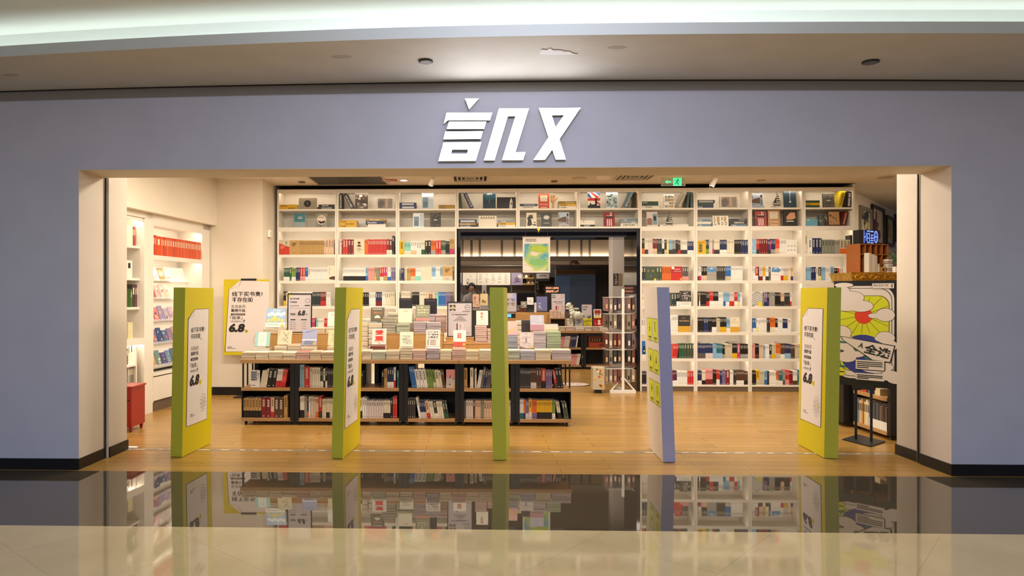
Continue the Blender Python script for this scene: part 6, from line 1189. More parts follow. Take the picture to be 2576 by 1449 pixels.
# hanging poster in the portal
YP = 5.30; (x0, z0), (x1, z1) = at(1315, 686, YP), at(1384, 597, YP); W, H = x1 - x0, z1 - z0; ZCE = 2.42
e = empty('hanging_poster', ((x0 + x1) / 2, YP, z0), 'hanging green and blue gradient poster in the portal opening', 'poster'); fr = FR((x0, YP, z0), (1, 0, 0)); m = MB()
pm = bpy.data.materials.new('gradient_print'); pm.use_nodes = True; nt = pm.node_tree; N = nt.nodes.new; tc = N('ShaderNodeTexCoord'); no = N('ShaderNodeTexNoise'); no.inputs['Scale'].default_value = 4.5; no.inputs['Detail'].default_value = 1; rp = N('ShaderNodeValToRGB'); el = rp.color_ramp.elements
el[0].position = .36; el[0].color = (*lin('#dccfc8'), 1); el[1].position = .62; el[1].color = (*lin('#4f96a8'), 1); q = el.new(.46); q.color = (*lin('#a9bc5c'), 1); q = el.new(.54); q.color = (*lin('#7cb09a'), 1)
nt.links.new(tc.outputs['Object'], no.inputs[0]); nt.links.new(no.outputs[0], rp.inputs[0]); nt.links.new(rp.outputs[0], nt.nodes['Principled BSDF'].inputs['Base Color'])
fr.box(m, 0, W, 0, H, mat('#dcd0c8', .5), -.006, 0); fr.rect(m, W * .06, W * .94, H * .05, H * .82, pm, .0006); gm = mat('#a4bc38', .5); fr.disc(m, W * .6, H * .67, W * .34, mat('#54702a', .5), .001, 24, H * .095); fr.disc(m, W * .6, H * .67, W * .33, gm, .0012, 24, H * .09); fr.disc(m, W * .58, H * .29, W * .33, mat('#7ab068', .5), .0012, 24, H * .09)
fr.line(m, [(W * .26, H * .67), (W * .3, H * .55), (W * .9, H * .55), (W * .93, H * .67)], .004, gm); [fr.text(m, 'TOGETHER', W * .1, H * y, H * .03, INK, W * .4, d=.002) for y in ()]
for j in range(2):
    for i in range(9): fr.rect(m, W * (.1 + .045 * i), W * (.13 + .045 * i), H * (.93 - .045 * j), H * (.955 - .045 * j), INK, .0016)
for a, b in ((.2, .76), (.3, .73), (.86, .8), (.6, .52), (.55, .36), (.8, .37), (.1, .22)): fr.disc(m, W * a, H * b, W * .015, INK, .002, 6)
m.build('printed_sheet', e); m = MB(); fr.box(m, -.02, W + .02, -.015, 0, BLACK, -.01, .004); fr.box(m, -.01, W + .01, H, H + .012, WHITE, -.01, .004)
for a in (.1, .9): m.tube(fr.p(W * a, H), (fr.p(W * a, H).x, YP, 2.476), .0015, CHROME, 5)
m.build('rail', e)
m = MB(); xx, _ = at(1355, 577, 5.135); m.box(xx - .02, xx + .02, 5.134, 5.139, 2.50, 2.535, mat('#d8c030', .5)); m.box(xx - .006, xx + .006, 5.134, 5.139, 2.47, 2.5, mat('#d8c030', .5)); m.build('sticker', label='small yellow sticker on the black portal head', cat='sticker')
# person at the counter
PX, PY = X_(1187, 13.6), 13.6; hz = Z_(1185, 713, PY); sk = mat('#9a6f55', .6, name='skin'); hr = mat('#1c1512', .7, name='hair')
pe = empty('person', (PX, PY, 0), 'person in a striped shirt with short dark hair bent over the cafe counter', 'person'); me = bpy.data.meshes.new('body')
S = hz / 1.72; J = [(0, 0, .95), (0, -.02, 1.18), (-.0, -.08, 1.36), (0, -.13, 1.46), (0, -.17, 1.54), (-.17, -.08, 1.36), (-.22, -.16, 1.13), (-.12, -.38, 1.10), (.17, -.08, 1.36), (.23, -.16, 1.13), (.13, -.38, 1.10), (-.10, 0, .88), (-.11, -.03, .48), (-.11, 0, .04), (.10, 0, .88), (.11, -.03, .48), (.11, 0, .04), (-.11, -.12, .03), (.11, -.12, .03)]
E_ = [(0, 1), (1, 2), (2, 3), (3, 4), (2, 5), (5, 6), (6, 7), (2, 8), (8, 9), (9, 10), (0, 11), (11, 12), (12, 13), (0, 14), (14, 15), (15, 16), (13, 17), (16, 18)]
RR = [.15, .14, .15, .06, .07, .065, .05, .035, .065, .05, .035, .09, .065, .04, .09, .065, .04, .035, .035]
me.from_pydata([(x * S, y * S, z * S) for x, y, z in J], E_, []); bo = bpy.data.objects.new('body', me); COL.objects.link(bo); bo.parent = pe; sm = bo.modifiers.new('skin', 'SKIN'); 
for i, v in enumerate(me.skin_vertices[0].data): v.radius = (RR[i] * S, RR[i] * S * (.75 if i < 3 else 1)); v.use_root = i == 0
sb = bo.modifiers.new('sub', 'SUBSURF'); sb.levels = 1; sb.render_levels = 2; me.materials.append(mat('#8f8a88', .8, name='striped_shirt'))
m = MB(); c = Vector((PX, PY - .19 * S, hz - .13)); Tm = Matrix.Rotation(.45, 3, 'X'); m.ball(c, .105, sk, .82, .95, 1.12, 16, 12, Tm.to_4x4()); m.ball(c + Vector((0, -.105, -.01)), .018, sk, 1, 1, 1.4); [m.ball(c + Vector((s * .035, -.095, .015)), .012, WHITE) for s in (-1, 1)]; [m.ball(c + Vector((s * .086, 0, -.01)), .022, sk, .5, 1, 1.3) for s in (-1, 1)]; m.box(c.x - .025, c.x + .025, c.y - .098, c.y - .09, c.z - .055, c.z - .048, mat('#7a4038', .6)); m.build('head', pe)
m = MB(); m.ball(c + Vector((0, .018, .035)), .118, hr, .92, .98, 1.0, 16, 10); m.build('hair', pe)
for s in (-1, 1):
    m = MB(); hc = Vector((PX + s * .12 * S, PY - .42 * S, 1.10 * S)); m.ball(hc, .035, sk, 1, 1.2, .5)
    for k in range(4): m.tube(hc + Vector((-.022 + .015 * k, -.03, 0)), hc + Vector((-.024 + .016 * k, -.075, -.012)), .008, sk, 6, .006)
    m.tube(hc + Vector((-s * .03, -.005, 0)), hc + Vector((-s * .055, -.04, -.006)), .009, sk, 6, .007); m.build('hand', pe)
# cafe counter and coffee gear
cn = empty('cafe_counter', (.2, 12.9, 0), 'grey cafe service counter with a pale top', 'counter'); a, b = X_(1155, 12.7), X_(1345, 12.7); m = MB(); m.box(a, b, 12.7, 13.3, 0, 1.08, mat('#6f6a66', .6)); m.build('body', cn); m = MB(); m.box(a - .03, b + .03, 12.66, 13.32, 1.08, 1.12, mat('#cfc8c0', .4)); m.build('top', cn)
m = MB(); x = X_(1218, 12.9); m.box(x - .06, x + .06, 12.85, 12.97, 1.121, 1.75, WHITE); m.bbox_bev(x - .12, x + .12, 12.78, 13.0, 1.121, 1.32, mat('#d8d4d0', .3), .02); m.tube((x, 12.82, 1.6), (x, 12.82, 1.4), .02, CHROME); m.build('coffee_machine', label='tall white coffee machine on the cafe counter beside the person', cat='coffee machine')
for i, (px, w_, h, c, lab) in enumerate(((1238, .12, .5, '#b8b8b8', 'row of clear glass jars behind the coffee machine'), (1290, .22, .30, '#e0dcd8', 'white box on the right part of the counter'), (1322, .5, .42, '#1c1a1a', 'black monitor on the counter beside the white box'))):
    x = X_(px, 13.0); m = MB(); m.bbox_bev(x - w_ / 2, x + w_ / 2, 12.95, 13.05 if i == 2 else 13.2, 1.121 + (.1 if i == 2 else 0), 1.121 + h, mat(c, .25), .012)
    if i == 2: m.box(x - .03, x + .03, 12.98, 13.02, 1.121, 1.23, mat(c, .3)); m.box(x - .12, x + .12, 12.95, 13.1, 1.121, 1.13, mat(c, .3))
    m.build(('glass_jar', 'storage_box', 'monitor')[i], label=lab if i else 'tall pale glass jar behind the coffee machine', cat=('jar', 'box', 'monitor')[i])

# ================================================================== SECOND BOOK TABLE (through the portal)
Y2 = 8.40; a, b = X_(1225, Y2), X_(1545, Y2)
m = MB(); m.bbox_bev(a, b, Y2 - .02, Y2 + 1.1, .725, .768, OAK, .003); m.build('worktop', label='oak tabletop of the second book table through the portal', cat='tabletop')
bd = [1225, 1345, 1459, 1478, 1545]; bx = [a, X_(1350, Y2), X_(1468, Y2), b]
for i in range(3): trolley(bx[i] + .002, bx[i + 1] - .002, Y2, f'black and oak trolley under the second table, {("left", "middle", "right")[i]} one', 'trolleys under the second table', depth=.42)
k2 = (X_(1459, Y2) - X_(1400, Y2)) / 59
shelf_row('3p>10h28 4u>13h30 2n>6h30 4B>11h31 w>3h31', 1408, Y2, .431, 30, k2, .16, 'upper shelf of the second table', 'books under the second table'); shelf_row('2a8h28 4p>16h28 3i>8h29 2G6h27', 1425, Y2, .081, 28, k2, .16, 'lower shelf of the second table', 'books under the second table')
x0, x1 = X_(1482, Y2), X_(1526, Y2); m = MB(); m.box(x0, x1, Y2 + .03, Y2 + .25, .431, .431 + 28 * k2, mat('#a8452a', .4)); fr = FR((x0, Y2 + .03, .431), (1, 0, 0)); W, H = x1 - x0, 28 * k2; fr.rect(m, W * .05, W * .95, H * .48, H * .93, mat('#3a1c14', .4)); [fr.disc(m, W * (.2 + .14 * i), H * (.62 + .14 * j), W * .03, mat('#c89a50', .4), .002, 8) for i in range(4) for j in range(2)]; fr.rect(m, W * .6, W * .9, H * .12, H * .35, mat('#7a2a18', .4)); m.build('gift_box', label='red-brown gift box set on the shelf under the second table', cat='box')
p2 = [(1275, 1299, 2), (1300, 1322, 3), (1323, 1345, 2), (1346, 1368, 3), (1369, 1391, 2), (1392, 1406, 2), (1407, 1422, 3), (1423, 1446, 3), (1447, 1470, 3), (1471, 1489, 3), (1490, 1507, 3), (1508, 1530, 3)]
for i, (c, d, n) in enumerate(p2): pile(c, d, 832 - n * 3.6, 832, Y2, n, ['#c89a84', '#d8c8b0', '#b8ac9c', '#e0d8c8'][i % 4], [I1, P1, W_][i % 3], f'{od(i + 1)} pile from left on the second book table', .769, .2, 'paperback piles on the second table')
def d_s(fnc): return fnc
def simple(cols, seed):
    def f(m, fr, W, H):
        r = random.Random(seed)
        for i in range(7): x, y = r.uniform(.1, .6) * W, r.uniform(.1, .75) * H; fr.rect(m, x, x + W * r.uniform(.08, .3), y, y + H * r.uniform(.03, .15), mat(r.choice(cols), .5), .001 + i * .0002)
    return f
def d_lunch(m, fr, W, H): fr.text(m, 'LUNCH', W * .08, H * .45, H * .4, INK, W * .84, bold=.02); fr.text(m, 'POPS', W * .3, H * .12, H * .18, INK, W * .5)
def d_doll(m, fr, W, H): fr.disc(m, W * .5, H * .65, W * .12, mat('#f0e0d0', .5), n=12); fr.poly(m, [(W * .35, H * .15), (W * .65, H * .15), (W * .55, H * .55), (W * .45, H * .55)], mat('#f0e0d0', .5)); fr.text(m, '小', W * .12, H * .2, H * .2, WHITE); fr.text(m, '毛', W * .75, H * .2, H * .2, WHITE)
def d_family(m, fr, W, H): fr.rect(m, W * .1, W * .9, H * .5, H * .9, mat('#a02a20', .5)); fr.disc(m, W * .3, H * .32, W * .14, mat('#e8c090', .5), .0014, 12); fr.disc(m, W * .65, H * .32, W * .14, mat('#e8c090', .5), .0014, 12); fr.disc(m, W * .3, H * .4, W * .13, INK, .0018, 12, W * .07); fr.disc(m, W * .65, H * .4, W * .13, INK, .0018, 12, W * .07); fr.rect(m, 0, W, 0, H * .15, mat('#e0c040', .5), .0012)
G2 = 'display books on the second table'
for a_ in ((1425, 1443, 801, 820, '#d8cfb8', 'cream book with grey sketches on the second table', simple(['#8a8a70', '#b0a890'], 1)), (1446, 1466, 801, 821, '#c4c8cc', 'pale grey book with two small eyes on the second table', simple(['#2a2a2a', '#8a9098'], 2)), (1468, 1489, 801, 819, '#e8d820', 'yellow book lettered LUNCH on the second table', d_lunch),
           (1493, 1522, 801, 820, '#b82418', 'red book with white doll figure on the second table', d_doll), (1494, 1513, 778, 801, '#e8dcd0', 'white and red book with two cartoon faces above the red book', d_family), (1281, 1296, 762, 776, '#d0ccc4', 'small black-patterned white book in the back display', simple(['#2a2a2a', '#5a5a5a'], 4)),
           (1310, 1325, 758, 775, '#8c8478', 'grey floral book in the back display', simple(['#e0d8cc', '#3a3430'], 5)), (1326, 1342, 748, 767, '#e4ded4', 'plain white book on a black box in the back display', simple(['#c8c0b4'], 6)), (1350, 1377, 746, 783, '#6a6c96', 'blue-violet book upright in the middle of the back display', simple(['#8a90c0', '#4a4c70', '#a8a8c8'], 7)),
           (1156, 1156, 0, 0, None, None, None), (1189, 1205, 740, 773, '#d8b090', 'peach calendar pad in the back display left of the middle gate', simple(['#b07058', '#8a5a48'], 8)), (1208, 1227, 739, 769, '#d8c08c', 'yellow speckled pad beside the peach calendar', simple(['#3a3028', '#a08048'], 9))):
    if a_[4]: display(a_[0], a_[1], a_[2], a_[3], Y2 + .35 if a_[2] > 770 else Y2 + .6, a_[4], a_[5], a_[6], .12, .03, nm='display_book', cat='display book', grp=G2)
def s_gift(m, fr, W, H):
    txt(m, fr, W, H, '言选', .06, .88, .06, .24, '#5a7a4a', bold=.03); txt(m, fr, W, H, '好物', .06, .80, .06, .24, '#3a3a3a', bold=.03); fr.ring(m, W * .8, H * .87, W * .1, W * .012, INK); txt(m, fr, W, H, '不同颜色 多重选择', .12, .63, .04, .7, bold=.02); fr.rect(m, W * .3, W * .8, H * .57, H * .58, INK); fr.rect(m, W * .3, W * .42, H * .25, H * .48, mat('#a03038', .5)); fr.rect(m, W * .45, W * .55, H * .25, H * .48, mat('#c0a0a0', .5)); [fr.rect(m, W * .72, W * .86, H * (.32 + .07 * i), H * (.35 + .07 * i), mat('#d0a040', .5)) for i in range(3)]; fr.rect(m, W * .2, W * .66, H * .2, H * .25, mat('#b83a30', .5))
def s_num(m, fr, W, H):
    fr.rect(m, W * .7, W, H * .6, H * .95, mat('#b0b0e8', .5), .001); fr.ring(m, W * .85, H * .88, W * .1, W * .012, INK)
    for y in (.6, .38): txt(m, fr, W, H, '12:30', .12, y, .1, .3, bold=.03); fr.rect(m, W * .52, W * .545, H * y, H * (y + .12), INK); txt(m, fr, W, H, '05:17', .6, y, .1, .3, bold=.03); fr.rect(m, W * .15, W * .4, H * (y - .05), H * (y - .03), INK); fr.rect(m, W * .62, W * .88, H * (y - .05), H * (y - .03), INK)
def s_68(m, fr, W, H):
    txt(m, fr, W, H, '线下买书贵?', .1, .86, .06, .5, bold=.02); txt(m, fr, W, H, '不存在的', .1, .76, .06, .35, bold=.02); txt(m, fr, W, H, '6.8', .55, .42, .14, .32, bold=.05, shear=.2); txt(m, fr, W, H, '独享', .1, .46, .09, .25); [fr.rect(m, W * .1, W * (.3 + .1 * (i % 2)), H * (.3 - .07 * i), H * (.32 - .07 * i), INK) for i in range(3)]
def fs(p, Y, lab, fn, zz): framed(*p, Y, lab, fn, zz, grp='black framed signs on the second table')
ZU = Z_(1400, 786, Y2 + .5)
m = MB(); m.box(X_(1275, Y2), X_(1400, Y2), Y2 + .5, Y2 + 1.05, .769, Z_(1400, 786, Y2 + .5) - .002, OAKD); m.build('display_riser', label='oak riser box at the back of the second table', cat='riser')
fs((1266, 1301, 735, 786), Y2 + .55, 'black framed sign with two rows of times behind the middle gate', s_num, ZU); fs((1386, 1423, 737, 791), Y2 + .45, 'black framed gift sign with red bottle picture on the second table', s_gift, .769 if 0 else Z_(1400, 800, Y2 + .45)); fs((1462, 1491, 764, 800), Y2 + .45, 'small black framed sign reading 6.8 on the second table', s_68, .769)
# small packs stacked in a block, its wooden shelf
e = empty('display_shelf', (X_(1402, Y2 + .3), Y2 + .4, .769), 'small open oak shelf full of dark packs on the second table', 'shelf'); a, b = X_(1383, Y2 + .3), X_(1424, Y2 + .3); zt_ = Z_(1400, 800, Y2 + .3)
for q in ((a, a + .02, .769, zt_), (b - .02, b, .769, zt_)): m = MB(); m.box(q[0], q[1], Y2 + .3, Y2 + .5, q[2], q[3], OAK); m.build('side_panel', e)
m = MB(); m.box(a + .02, b - .02, Y2 + .3, Y2 + .5, zt_ - .02, zt_, OAK); m.build('shelf_board', e); m = MB(); m.box(a + .02, b - .02, Y2 + .48, Y2 + .5, .769, zt_ - .02, mat('#3a2a20', .6)); m.build('back_panel', e)
for j in range(3):
    for i in range(4 if j < 2 else 3):
        w_ = (b - a) / 4.4; x = a + .005 + i * w_; z = zt_ + .001 + j * .055; m = MB(); m.bbox_bev(x, x + w_ - .004, Y2 + .32, Y2 + .42, z, z + .053, mat(['#d8b8a0', '#cfae98'][(i + j) % 2], .5), .004); m.build('small_pack', label=f'pale pink pack, {od(i + 1)} from left in layer {("one", "two", "three")[j]} of the stacked packs', cat='pack', group='stacked pink packs on the second table')
for j in range(4): m = MB(); m.box(a + .03, a + .15, Y2 + .32, Y2 + .44, .770 + j * .028, .796 + j * .028, mat('#4a2a22', .4)); m.build('dark_pack', label=f'dark brown pack, {od(j + 1)} from bottom inside the small oak shelf', cat='pack', group='dark packs in the small oak shelf')
# plush dinosaur
PL = mat('#d8dcc8', .9, name='plush'); dx, dy = X_(1446, Y2 + .3), Y2 + .3; z = .80; e = empty('plush_dinosaur', (dx, dy, .769), 'pale green plush toy dinosaur sitting on the second table', 'toy'); s_ = (X_(1460, dy) - X_(1430, dy)) / 30
def dp(px, py): return Vector((*[at(px, py, dy)[0]], dy, at(px, py, dy)[1]))
m = MB()
for (px, py, r_) in ((1449, 793, 8), (1441, 788, 7), (1455, 792, 7.5), (1438, 781, 5.5), (1436, 775, 5), (1433, 770, 4.8), (1431, 767, 5), (1427, 769, 3.4), (1460, 796, 5), (1464, 792, 3.5)): m.ball(dp(px, py), r_ * s_ * 1.2, PL, 1, .9, 1)
for (px, py) in ((1437, 798), (1446, 799), (1455, 799)): m.ball(dp(px, py), 3.6 * s_, PL, 1, 1.2, .9)
m.build('body', e); m = MB(); [m.ball(dp(px, py) + Vector((0, .01, 0)), 1.6 * s_, mat('#c8a860', .8), 1, .6, 1.6) for px, py in ((1436, 763), (1441, 769), (1444, 776), (1450, 783), (1457, 785))]; m.build('spine_crest', e, label='tan spikes'); m = MB(); m.ball(dp(1429, 766) + Vector((0, -.035, 0)), .9 * s_, INK); m.build('eye', e)
for (px, Y, w_, h, c, lab) in ((1432, Y2 + .7, .24, .42, '#6a5a4c', 'brown display box behind the plush dinosaur'), (1334, Y2 + .64, .16, .16, '#2c3034', 'small dark box under the plain white book'), (1314, Y2 + .82, .12, .12, '#6a3028', 'small dark red patterned box in the back display'), (1347, Y2 + .62, .05, .2, '#e0d8d0', 'white figurine box beside the blue-violet book')):
    x = X_(px, Y); m = MB(); m.bbox_bev(x - w_ / 2, x + w_ / 2, Y, Y + .14, .769 if px == 1432 else ZU, (.769 if px == 1432 else ZU) + h, mat(c, .5), .006)
    if px == 1432: m.box(x - w_ / 2 - .05, x + w_ / 2 + .08, Y - .02, Y + .16, .769 + h, .769 + h + .03, WHITE)
    m.build('display_box', label=lab, cat='box')
e = empty('clock_radio', (X_(1285, Y2 + .3), Y2 + .3, .95), 'dark device with glowing blue display right of the middle gate', 'device'); a, b = X_(1262, Y2 + .3), X_(1297, Y2 + .3); z0_, z1_ = Z_(1280, 800, Y2 + .3), Z_(1280, 788, Y2 + .3); m = MB(); m.bbox_bev(a, b, Y2 + .3, Y2 + .4, z0_, z1_, BLACK, .01); m.build('body', e); m = MB(); m.box(a + .02, b - .09, Y2 + .296, Y2 + .3, z0_ + .015, z1_ - .015, mat('#5aa0e8', .4, emit=1.5, name='blue_display')); m.build('display', e); m = MB(); m.box(a, b, Y2 + .29, Y2 + .42, .769, z0_, OAKD); m.build('stand', e)
# floor cushion / mat
x0, y0 = G(1447, 972); m = MB(); m.lathe([(.24, .001), (.26, .012), (.24, .022)], x0 - .0, y0 + .15, mat('#cdb8ae', .9, name='felt'), 28, sx=1.0, sy=.7); [m.box(x0 - .12 + .05 * i, x0 - .08 + .05 * i, y0 + .1 + .03 * (i % 3), y0 + .12 + .03 * (i % 3), .022, .0235, mat('#4a3a38', .8)) for i in range(5)]; m.build('floor_mat', label='round pale floor mat with dark marks beside the right end of the book table', cat='mat')
m = MB(); y_ = G(1480, 935)[1]; m.box(-.2, 2.55, y_, y_ + .05, 0.0, .012, mat('#a8834c', .4)); struct('trim_12', m, keep=True)

# ================================================================== WIRE RACK WITH HANGING PACKS
RXc, RYc = X_(1570, 4.86), 4.95; WM = mat('#e2ddd6', .35, name='white_enamel'); e = empty('wire_rack', (RXc, RYc, 0), 'white wire display rack hung with packs at the right side of the portal', 'rack')
m = MB(); zt_ = Z_(1566, 727, 4.9); m.box(RXc - .02, RXc + .02, RYc - .02, RYc + .02, .04, zt_, WM); m.build('post', e)
m = MB(); m.box(RXc - .2, RXc + .19, RYc - .03, RYc + .03, 0, .045, WM); m.box(RXc - .03, RXc + .03, RYc - .0, RYc + .35, 0, .045, WM); m.build('base', e)
for s in (1, -1): m = MB(); m.tube((RXc + s * .17, RYc, .045), (RXc + s * .02, RYc, .22), .012, WM); m.build('brace', e)
zr_ = [Z_(1566, p, 4.9) for p in (748, 790, 838, 880, 928)]; r = random.Random(3)
pk = ['#5c5049', '#453a38', '#6a5e5a', '#74443c', '#3a3e38', '#683a2e', '#8a7e70', '#4e4450', '#805c58', '#988a7c']
for j, z in enumerate(zr_):
    m = MB()
    m.path([(RXc - .26, RYc - .06, z), (RXc + .02, RYc - .06, z), (RXc + .02, RYc + .3, z), (RXc - .26, RYc + .3, z), (RXc - .26, RYc - .06, z)], .003, WM, 6)
    for k in range(6): y = RYc - .05 + .06 * k; m.path([(RXc - .26, y, z), (RXc + .14, y, z + .004), (RXc + .17, y, z + .03)], .0022, WM, 5)
    m.build('hook_tier', e)
    for k in range(7):
        h = .22 + r.uniform(-.02, .02); x = RXc - .25 + .065 * k - (.014 if k < 4 else 0); c = r.choice(pk); y = RYc - .04 + r.uniform(0, .03)
        if k == 4: continue
        m = MB(); m.bbox_bev(x - .012, x + .04, y, y + .2, z - h, z - .006, mat(c, .2, spec=.6), .003); m.box(x, x + .026, y - .001, y, z - h * .8, z - h * .5, mat(r.choice(['#e0d0c0', '#2a2624', '#c89a70']), .3)); m.build('hanging_pack', label=f'cellophane pack, {od(k + 1 - (k > 4))} from left on the {od(j + 1)} tier of the wire rack', cat='pack', group='packs hanging on the wire rack')
m = MB(); x = RXc - .33; r = random.Random(5)
m.bbox_bev(x - .14, x + .04, RYc - .1, RYc + .1, .06, .40, mat('#b8a890', .4), .01)
for i in range(14): a, b = x - .14 + r.uniform(.01, .14), .08 + r.uniform(0, .28); m.box(a, a + .03, RYc - .104, RYc - .1 + .0001 * i, b, b + .03, mat(r.choice(['#c8502a', '#d8b040', '#5a8a9a', '#e8e0d0', '#6a7a3a']), .4))
m.box(x - .1, x, RYc - .05, RYc + .05, 0, .06, BLACK); m.build('picture_box', label='colourful picture pack standing low at the left of the wire rack', cat='box')

# ================================================================== RIGHT-HAND SIDE
# folding poster on its black stand
pA = Vector((*G(2120, 1106), 0)); pB = Vector((*G(2228, 1116), 0))
bl = Vector((3.80, 1.56, 0)); br = Vector((4.255, 1.06, 0))      # foot line below the board, left (far) to right (near)
def onray(px, py, P, d):   # distance along P + d*t where photo column px meets the vertical plane
    r = ray(px, py); # solve (r.x*s, CAMY + r.y*s) = P + d t
    det = r[0] * (-d.y) + d.x * r[1]; bx, by = P.x, P.y - CAMY
    s = (bx * (-d.y) + d.x * by) / det; return (s * r[0] - P.x) / d.x if abs(d.x) > 1e-6 else 0, CAMH + r[2] * s
dv = (br - bl).normalized()
uL, zTL = onray(2098, 707, bl, dv); uR, zTR = onray(2262, 705, bl, dv); _, zBL = onray(2112, 966, bl, dv); _, zBR = onray(2260, 981, bl, dv)
zt_, zb_ = (zTL + zTR) / 2, (zBL + zBR) / 2; W, H = uR - uL, zt_ - zb_
ps = empty('poster_stand', (bl + dv * (uL + W / 2)) , 'black framed sun and clouds poster on a two-legged black stand at the right', 'poster')
fr = FR(bl + dv * uL + Vector((0, 0, zb_)), dv); 
m = MB(); fr.box(m, 0, W, 0, H, mat('#16161a', .4), -.02, 0); m.build('board', ps)
m = MB(); WP, YP2, RD, BL2, TL2 = mat('#d9ccc2', .5), mat('#c9cc18', .5), mat('#cf3318', .5), mat('#2b3186', .5), mat('#2f6a62', .5)
def rr(x0, x1, y0, y1, r, mt, d):
    pts = []
    for cx_, cy_, a in ((x1 - r, y1 - r, 0), (x0 + r, y1 - r, 90), (x0 + r, y0 + r, 180), (x1 - r, y0 + r, 270)):
        pts += [(cx_ + r * math.cos(math.radians(a + k * 15)), cy_ + r * math.sin(math.radians(a + k * 15))) for k in range(7)]
    fr.poly(m, [(W * a, H * b * 1.0) for a, b in pts] if 0 else [(a, b) for a, b in pts], mt, d)
def R_(a0, a1, b0, b1, r, mt, d): rr(W * a0, W * a1, H * b0, H * b1, W * r, mt, d)
R_(.02, .93, .07, .95, .22, WP, .0005); R_(.045, .90, .09, .93, .20, INK, .0008); R_(.055, .89, .095, .925, .195, WP, .001); R_(.09, .86, .14, .86, .16, INK, .0013); R_(.10, .85, .145, .855, .155, YP2, .0016)
sx_, sy_ = W * .47, H * .67
for a in range(0, 360, 24): 
    c_, s__ = math.cos(math.radians(a)), math.sin(math.radians(a)); L = min(abs((W * .84 - sx_) / c_) if c_ > .01 else abs((W * .11 - sx_) / c_) if c_ < -.01 else 9, abs(H * .17 / s__) if abs(s__) > .01 else 9); fr.line(m, [(sx_, sy_), (sx_ + c_ * L, sy_ + s__ * L)], .005, mat('#6a6a20', .5), .0019)
fr.disc(m, sx_, sy_, W * .14, RD, .0022, 24); fr.disc(m, W * .47, H * .30, W * .37, BL2, .002, 26, H * .19)
CK = [0]
def cloud(parts, d):
    for k, (x, y, rx, ry) in enumerate(parts): fr.disc(m, W * x, H * y, W * rx + .004, INK, d + k * .00003 - .0002, 20, H * ry + .004)
    for k, (x, y, rx, ry) in enumerate(parts): fr.disc(m, W * x, H * y, W * rx, WP, d + .0003 + CK[0] * .00004, 20, H * ry); CK[0] += 1
cloud([(.12, .90, .14, .05), (.28, .84, .20, .06), (.20, .76, .22, .05), (.42, .76, .20, .055)], .0026); cloud([(.16, .96, .15, .022)], .003); cloud([(.66, .67, .12, .025), (.80, .68, .14, .06)], .0026); cloud([(.80, .47, .14, .055), (.74, .46, .1, .03), (.86, .40, .12, .05)], .0026)
cloud([(.12, .50, .16, .07), (.20, .40, .18, .07), (.34, .33, .18, .06), (.20, .27, .16, .05)], .0026); cloud([(.62, .18, .20, .045), (.78, .20, .14, .04)], .0026); cloud([(.88, .12, .14, .05), (.95, .08, .12, .03), (.80, .10, .12, .025)], .0036)
for x, y in ((.13, .43), (.38, .36), (.55, .285), (.5, .2), (.12, .20)): fr.poly(m, [(W * (x - .08), H * y), (W * (x + .06), H * (y - .015)), (W * (x + .08), H * (y - .03)), (W * (x - .04), H * (y - .03))], TL2, .0036)
fr.poly(m, [(W * .10, H * .47), (W * .95, H * .40), (W * .88, H * .24), (W * .60, H * .25), (W * .14, H * .43)], INK, .0038); fr.poly(m, [(W * .12, H * .463), (W * .93, H * .393), (W * .865, H * .248), (W * .61, H * .258), (W * .16, H * .43)], WP, .0042)
f2 = FR(fr.p(W * .36, H * .335, 0), fr.u * math.cos(-.22) + fr.v * math.sin(-.22), fr.v * math.cos(.22) + fr.u * math.sin(.35)); f2.n = fr.n
f2.text(m, 'A', 0, H * .035, H * .05, INK, W * .08, d=.0048, bold=.02); f2.text(m, '全选', W * .1, -H * .005, H * .10, INK, W * .40, d=.0048, bold=.04)
fr.box(m, W * .60, W * .93, H * .925, H * .975, WP, 0, .004); fr.line(m, [(W * .60, H * .925), (W * .93, H * .925), (W * .93, H * .975), (W * .60, H * .975)], .003, INK, .0044, True); fr.text(m, '神话·生活·节目', W * .62, H * .945, H * .02, INK, W * .22, d=.0046); fr.rect(m, W * .89, W * .905, H * .935, H * .965, INK, .0046)
for y0_, y1_, n in ((.155, .245, 4), (.055, .12, 3)):
    fr.box(m, W * .36, W * .80, H * y0_, H * y1_, INK, 0, .0045); fr.rect(m, W * .35, W * .785, H * (y0_ + .008), H * (y1_ + .006), WP, .005)
    for k in range(n): y = y1_ - .012 - k * (y1_ - y0_ - .02) / n; fr.line(m, [(W * .37, H * y), (W * (.76 if k < n - 1 else .55), H * y)], H * .009, INK, .0056)
fr.disc(m, W * .12, H * .125, W * .07, YP2, .003, 14); fr.rect(m, W * .07, W * .17, H * .12, H * .13, INK, .0034); m.build('printed_sheet', ps)
m = MB(); 
for px in (2150, 2189):
    u_, _ = onray(px, 1000, bl, dv); a = bl + dv * u_ - Vector((dv.y, -dv.x, 0)) * .03; m.tube(a + Vector((0, 0, .01)), a + Vector((0, 0, zb_ + .35)), .013, BLACK, 10)
m.build('leg', ps); m = MB(); c = [Vector((*G(*p), 0)) for p in ((2119, 1107), (2158, 1095), (2227, 1113), (2190, 1125))]; m.hexa([v for v in (c[3], c[2], c[1], c[0])], [v + Vector((0, 0, .012)) for v in (c[3], c[2], c[1], c[0])], BLACK); m.build('base_plate', ps)
m = MB(); a, b = onray(2143, 1000, bl, dv)[0], onray(2200, 1000, bl, dv)[0]; fr.box(m, a - uL, b - uL, -.03, .02, BLACK, -.03, .004); m.build('clamp', ps)
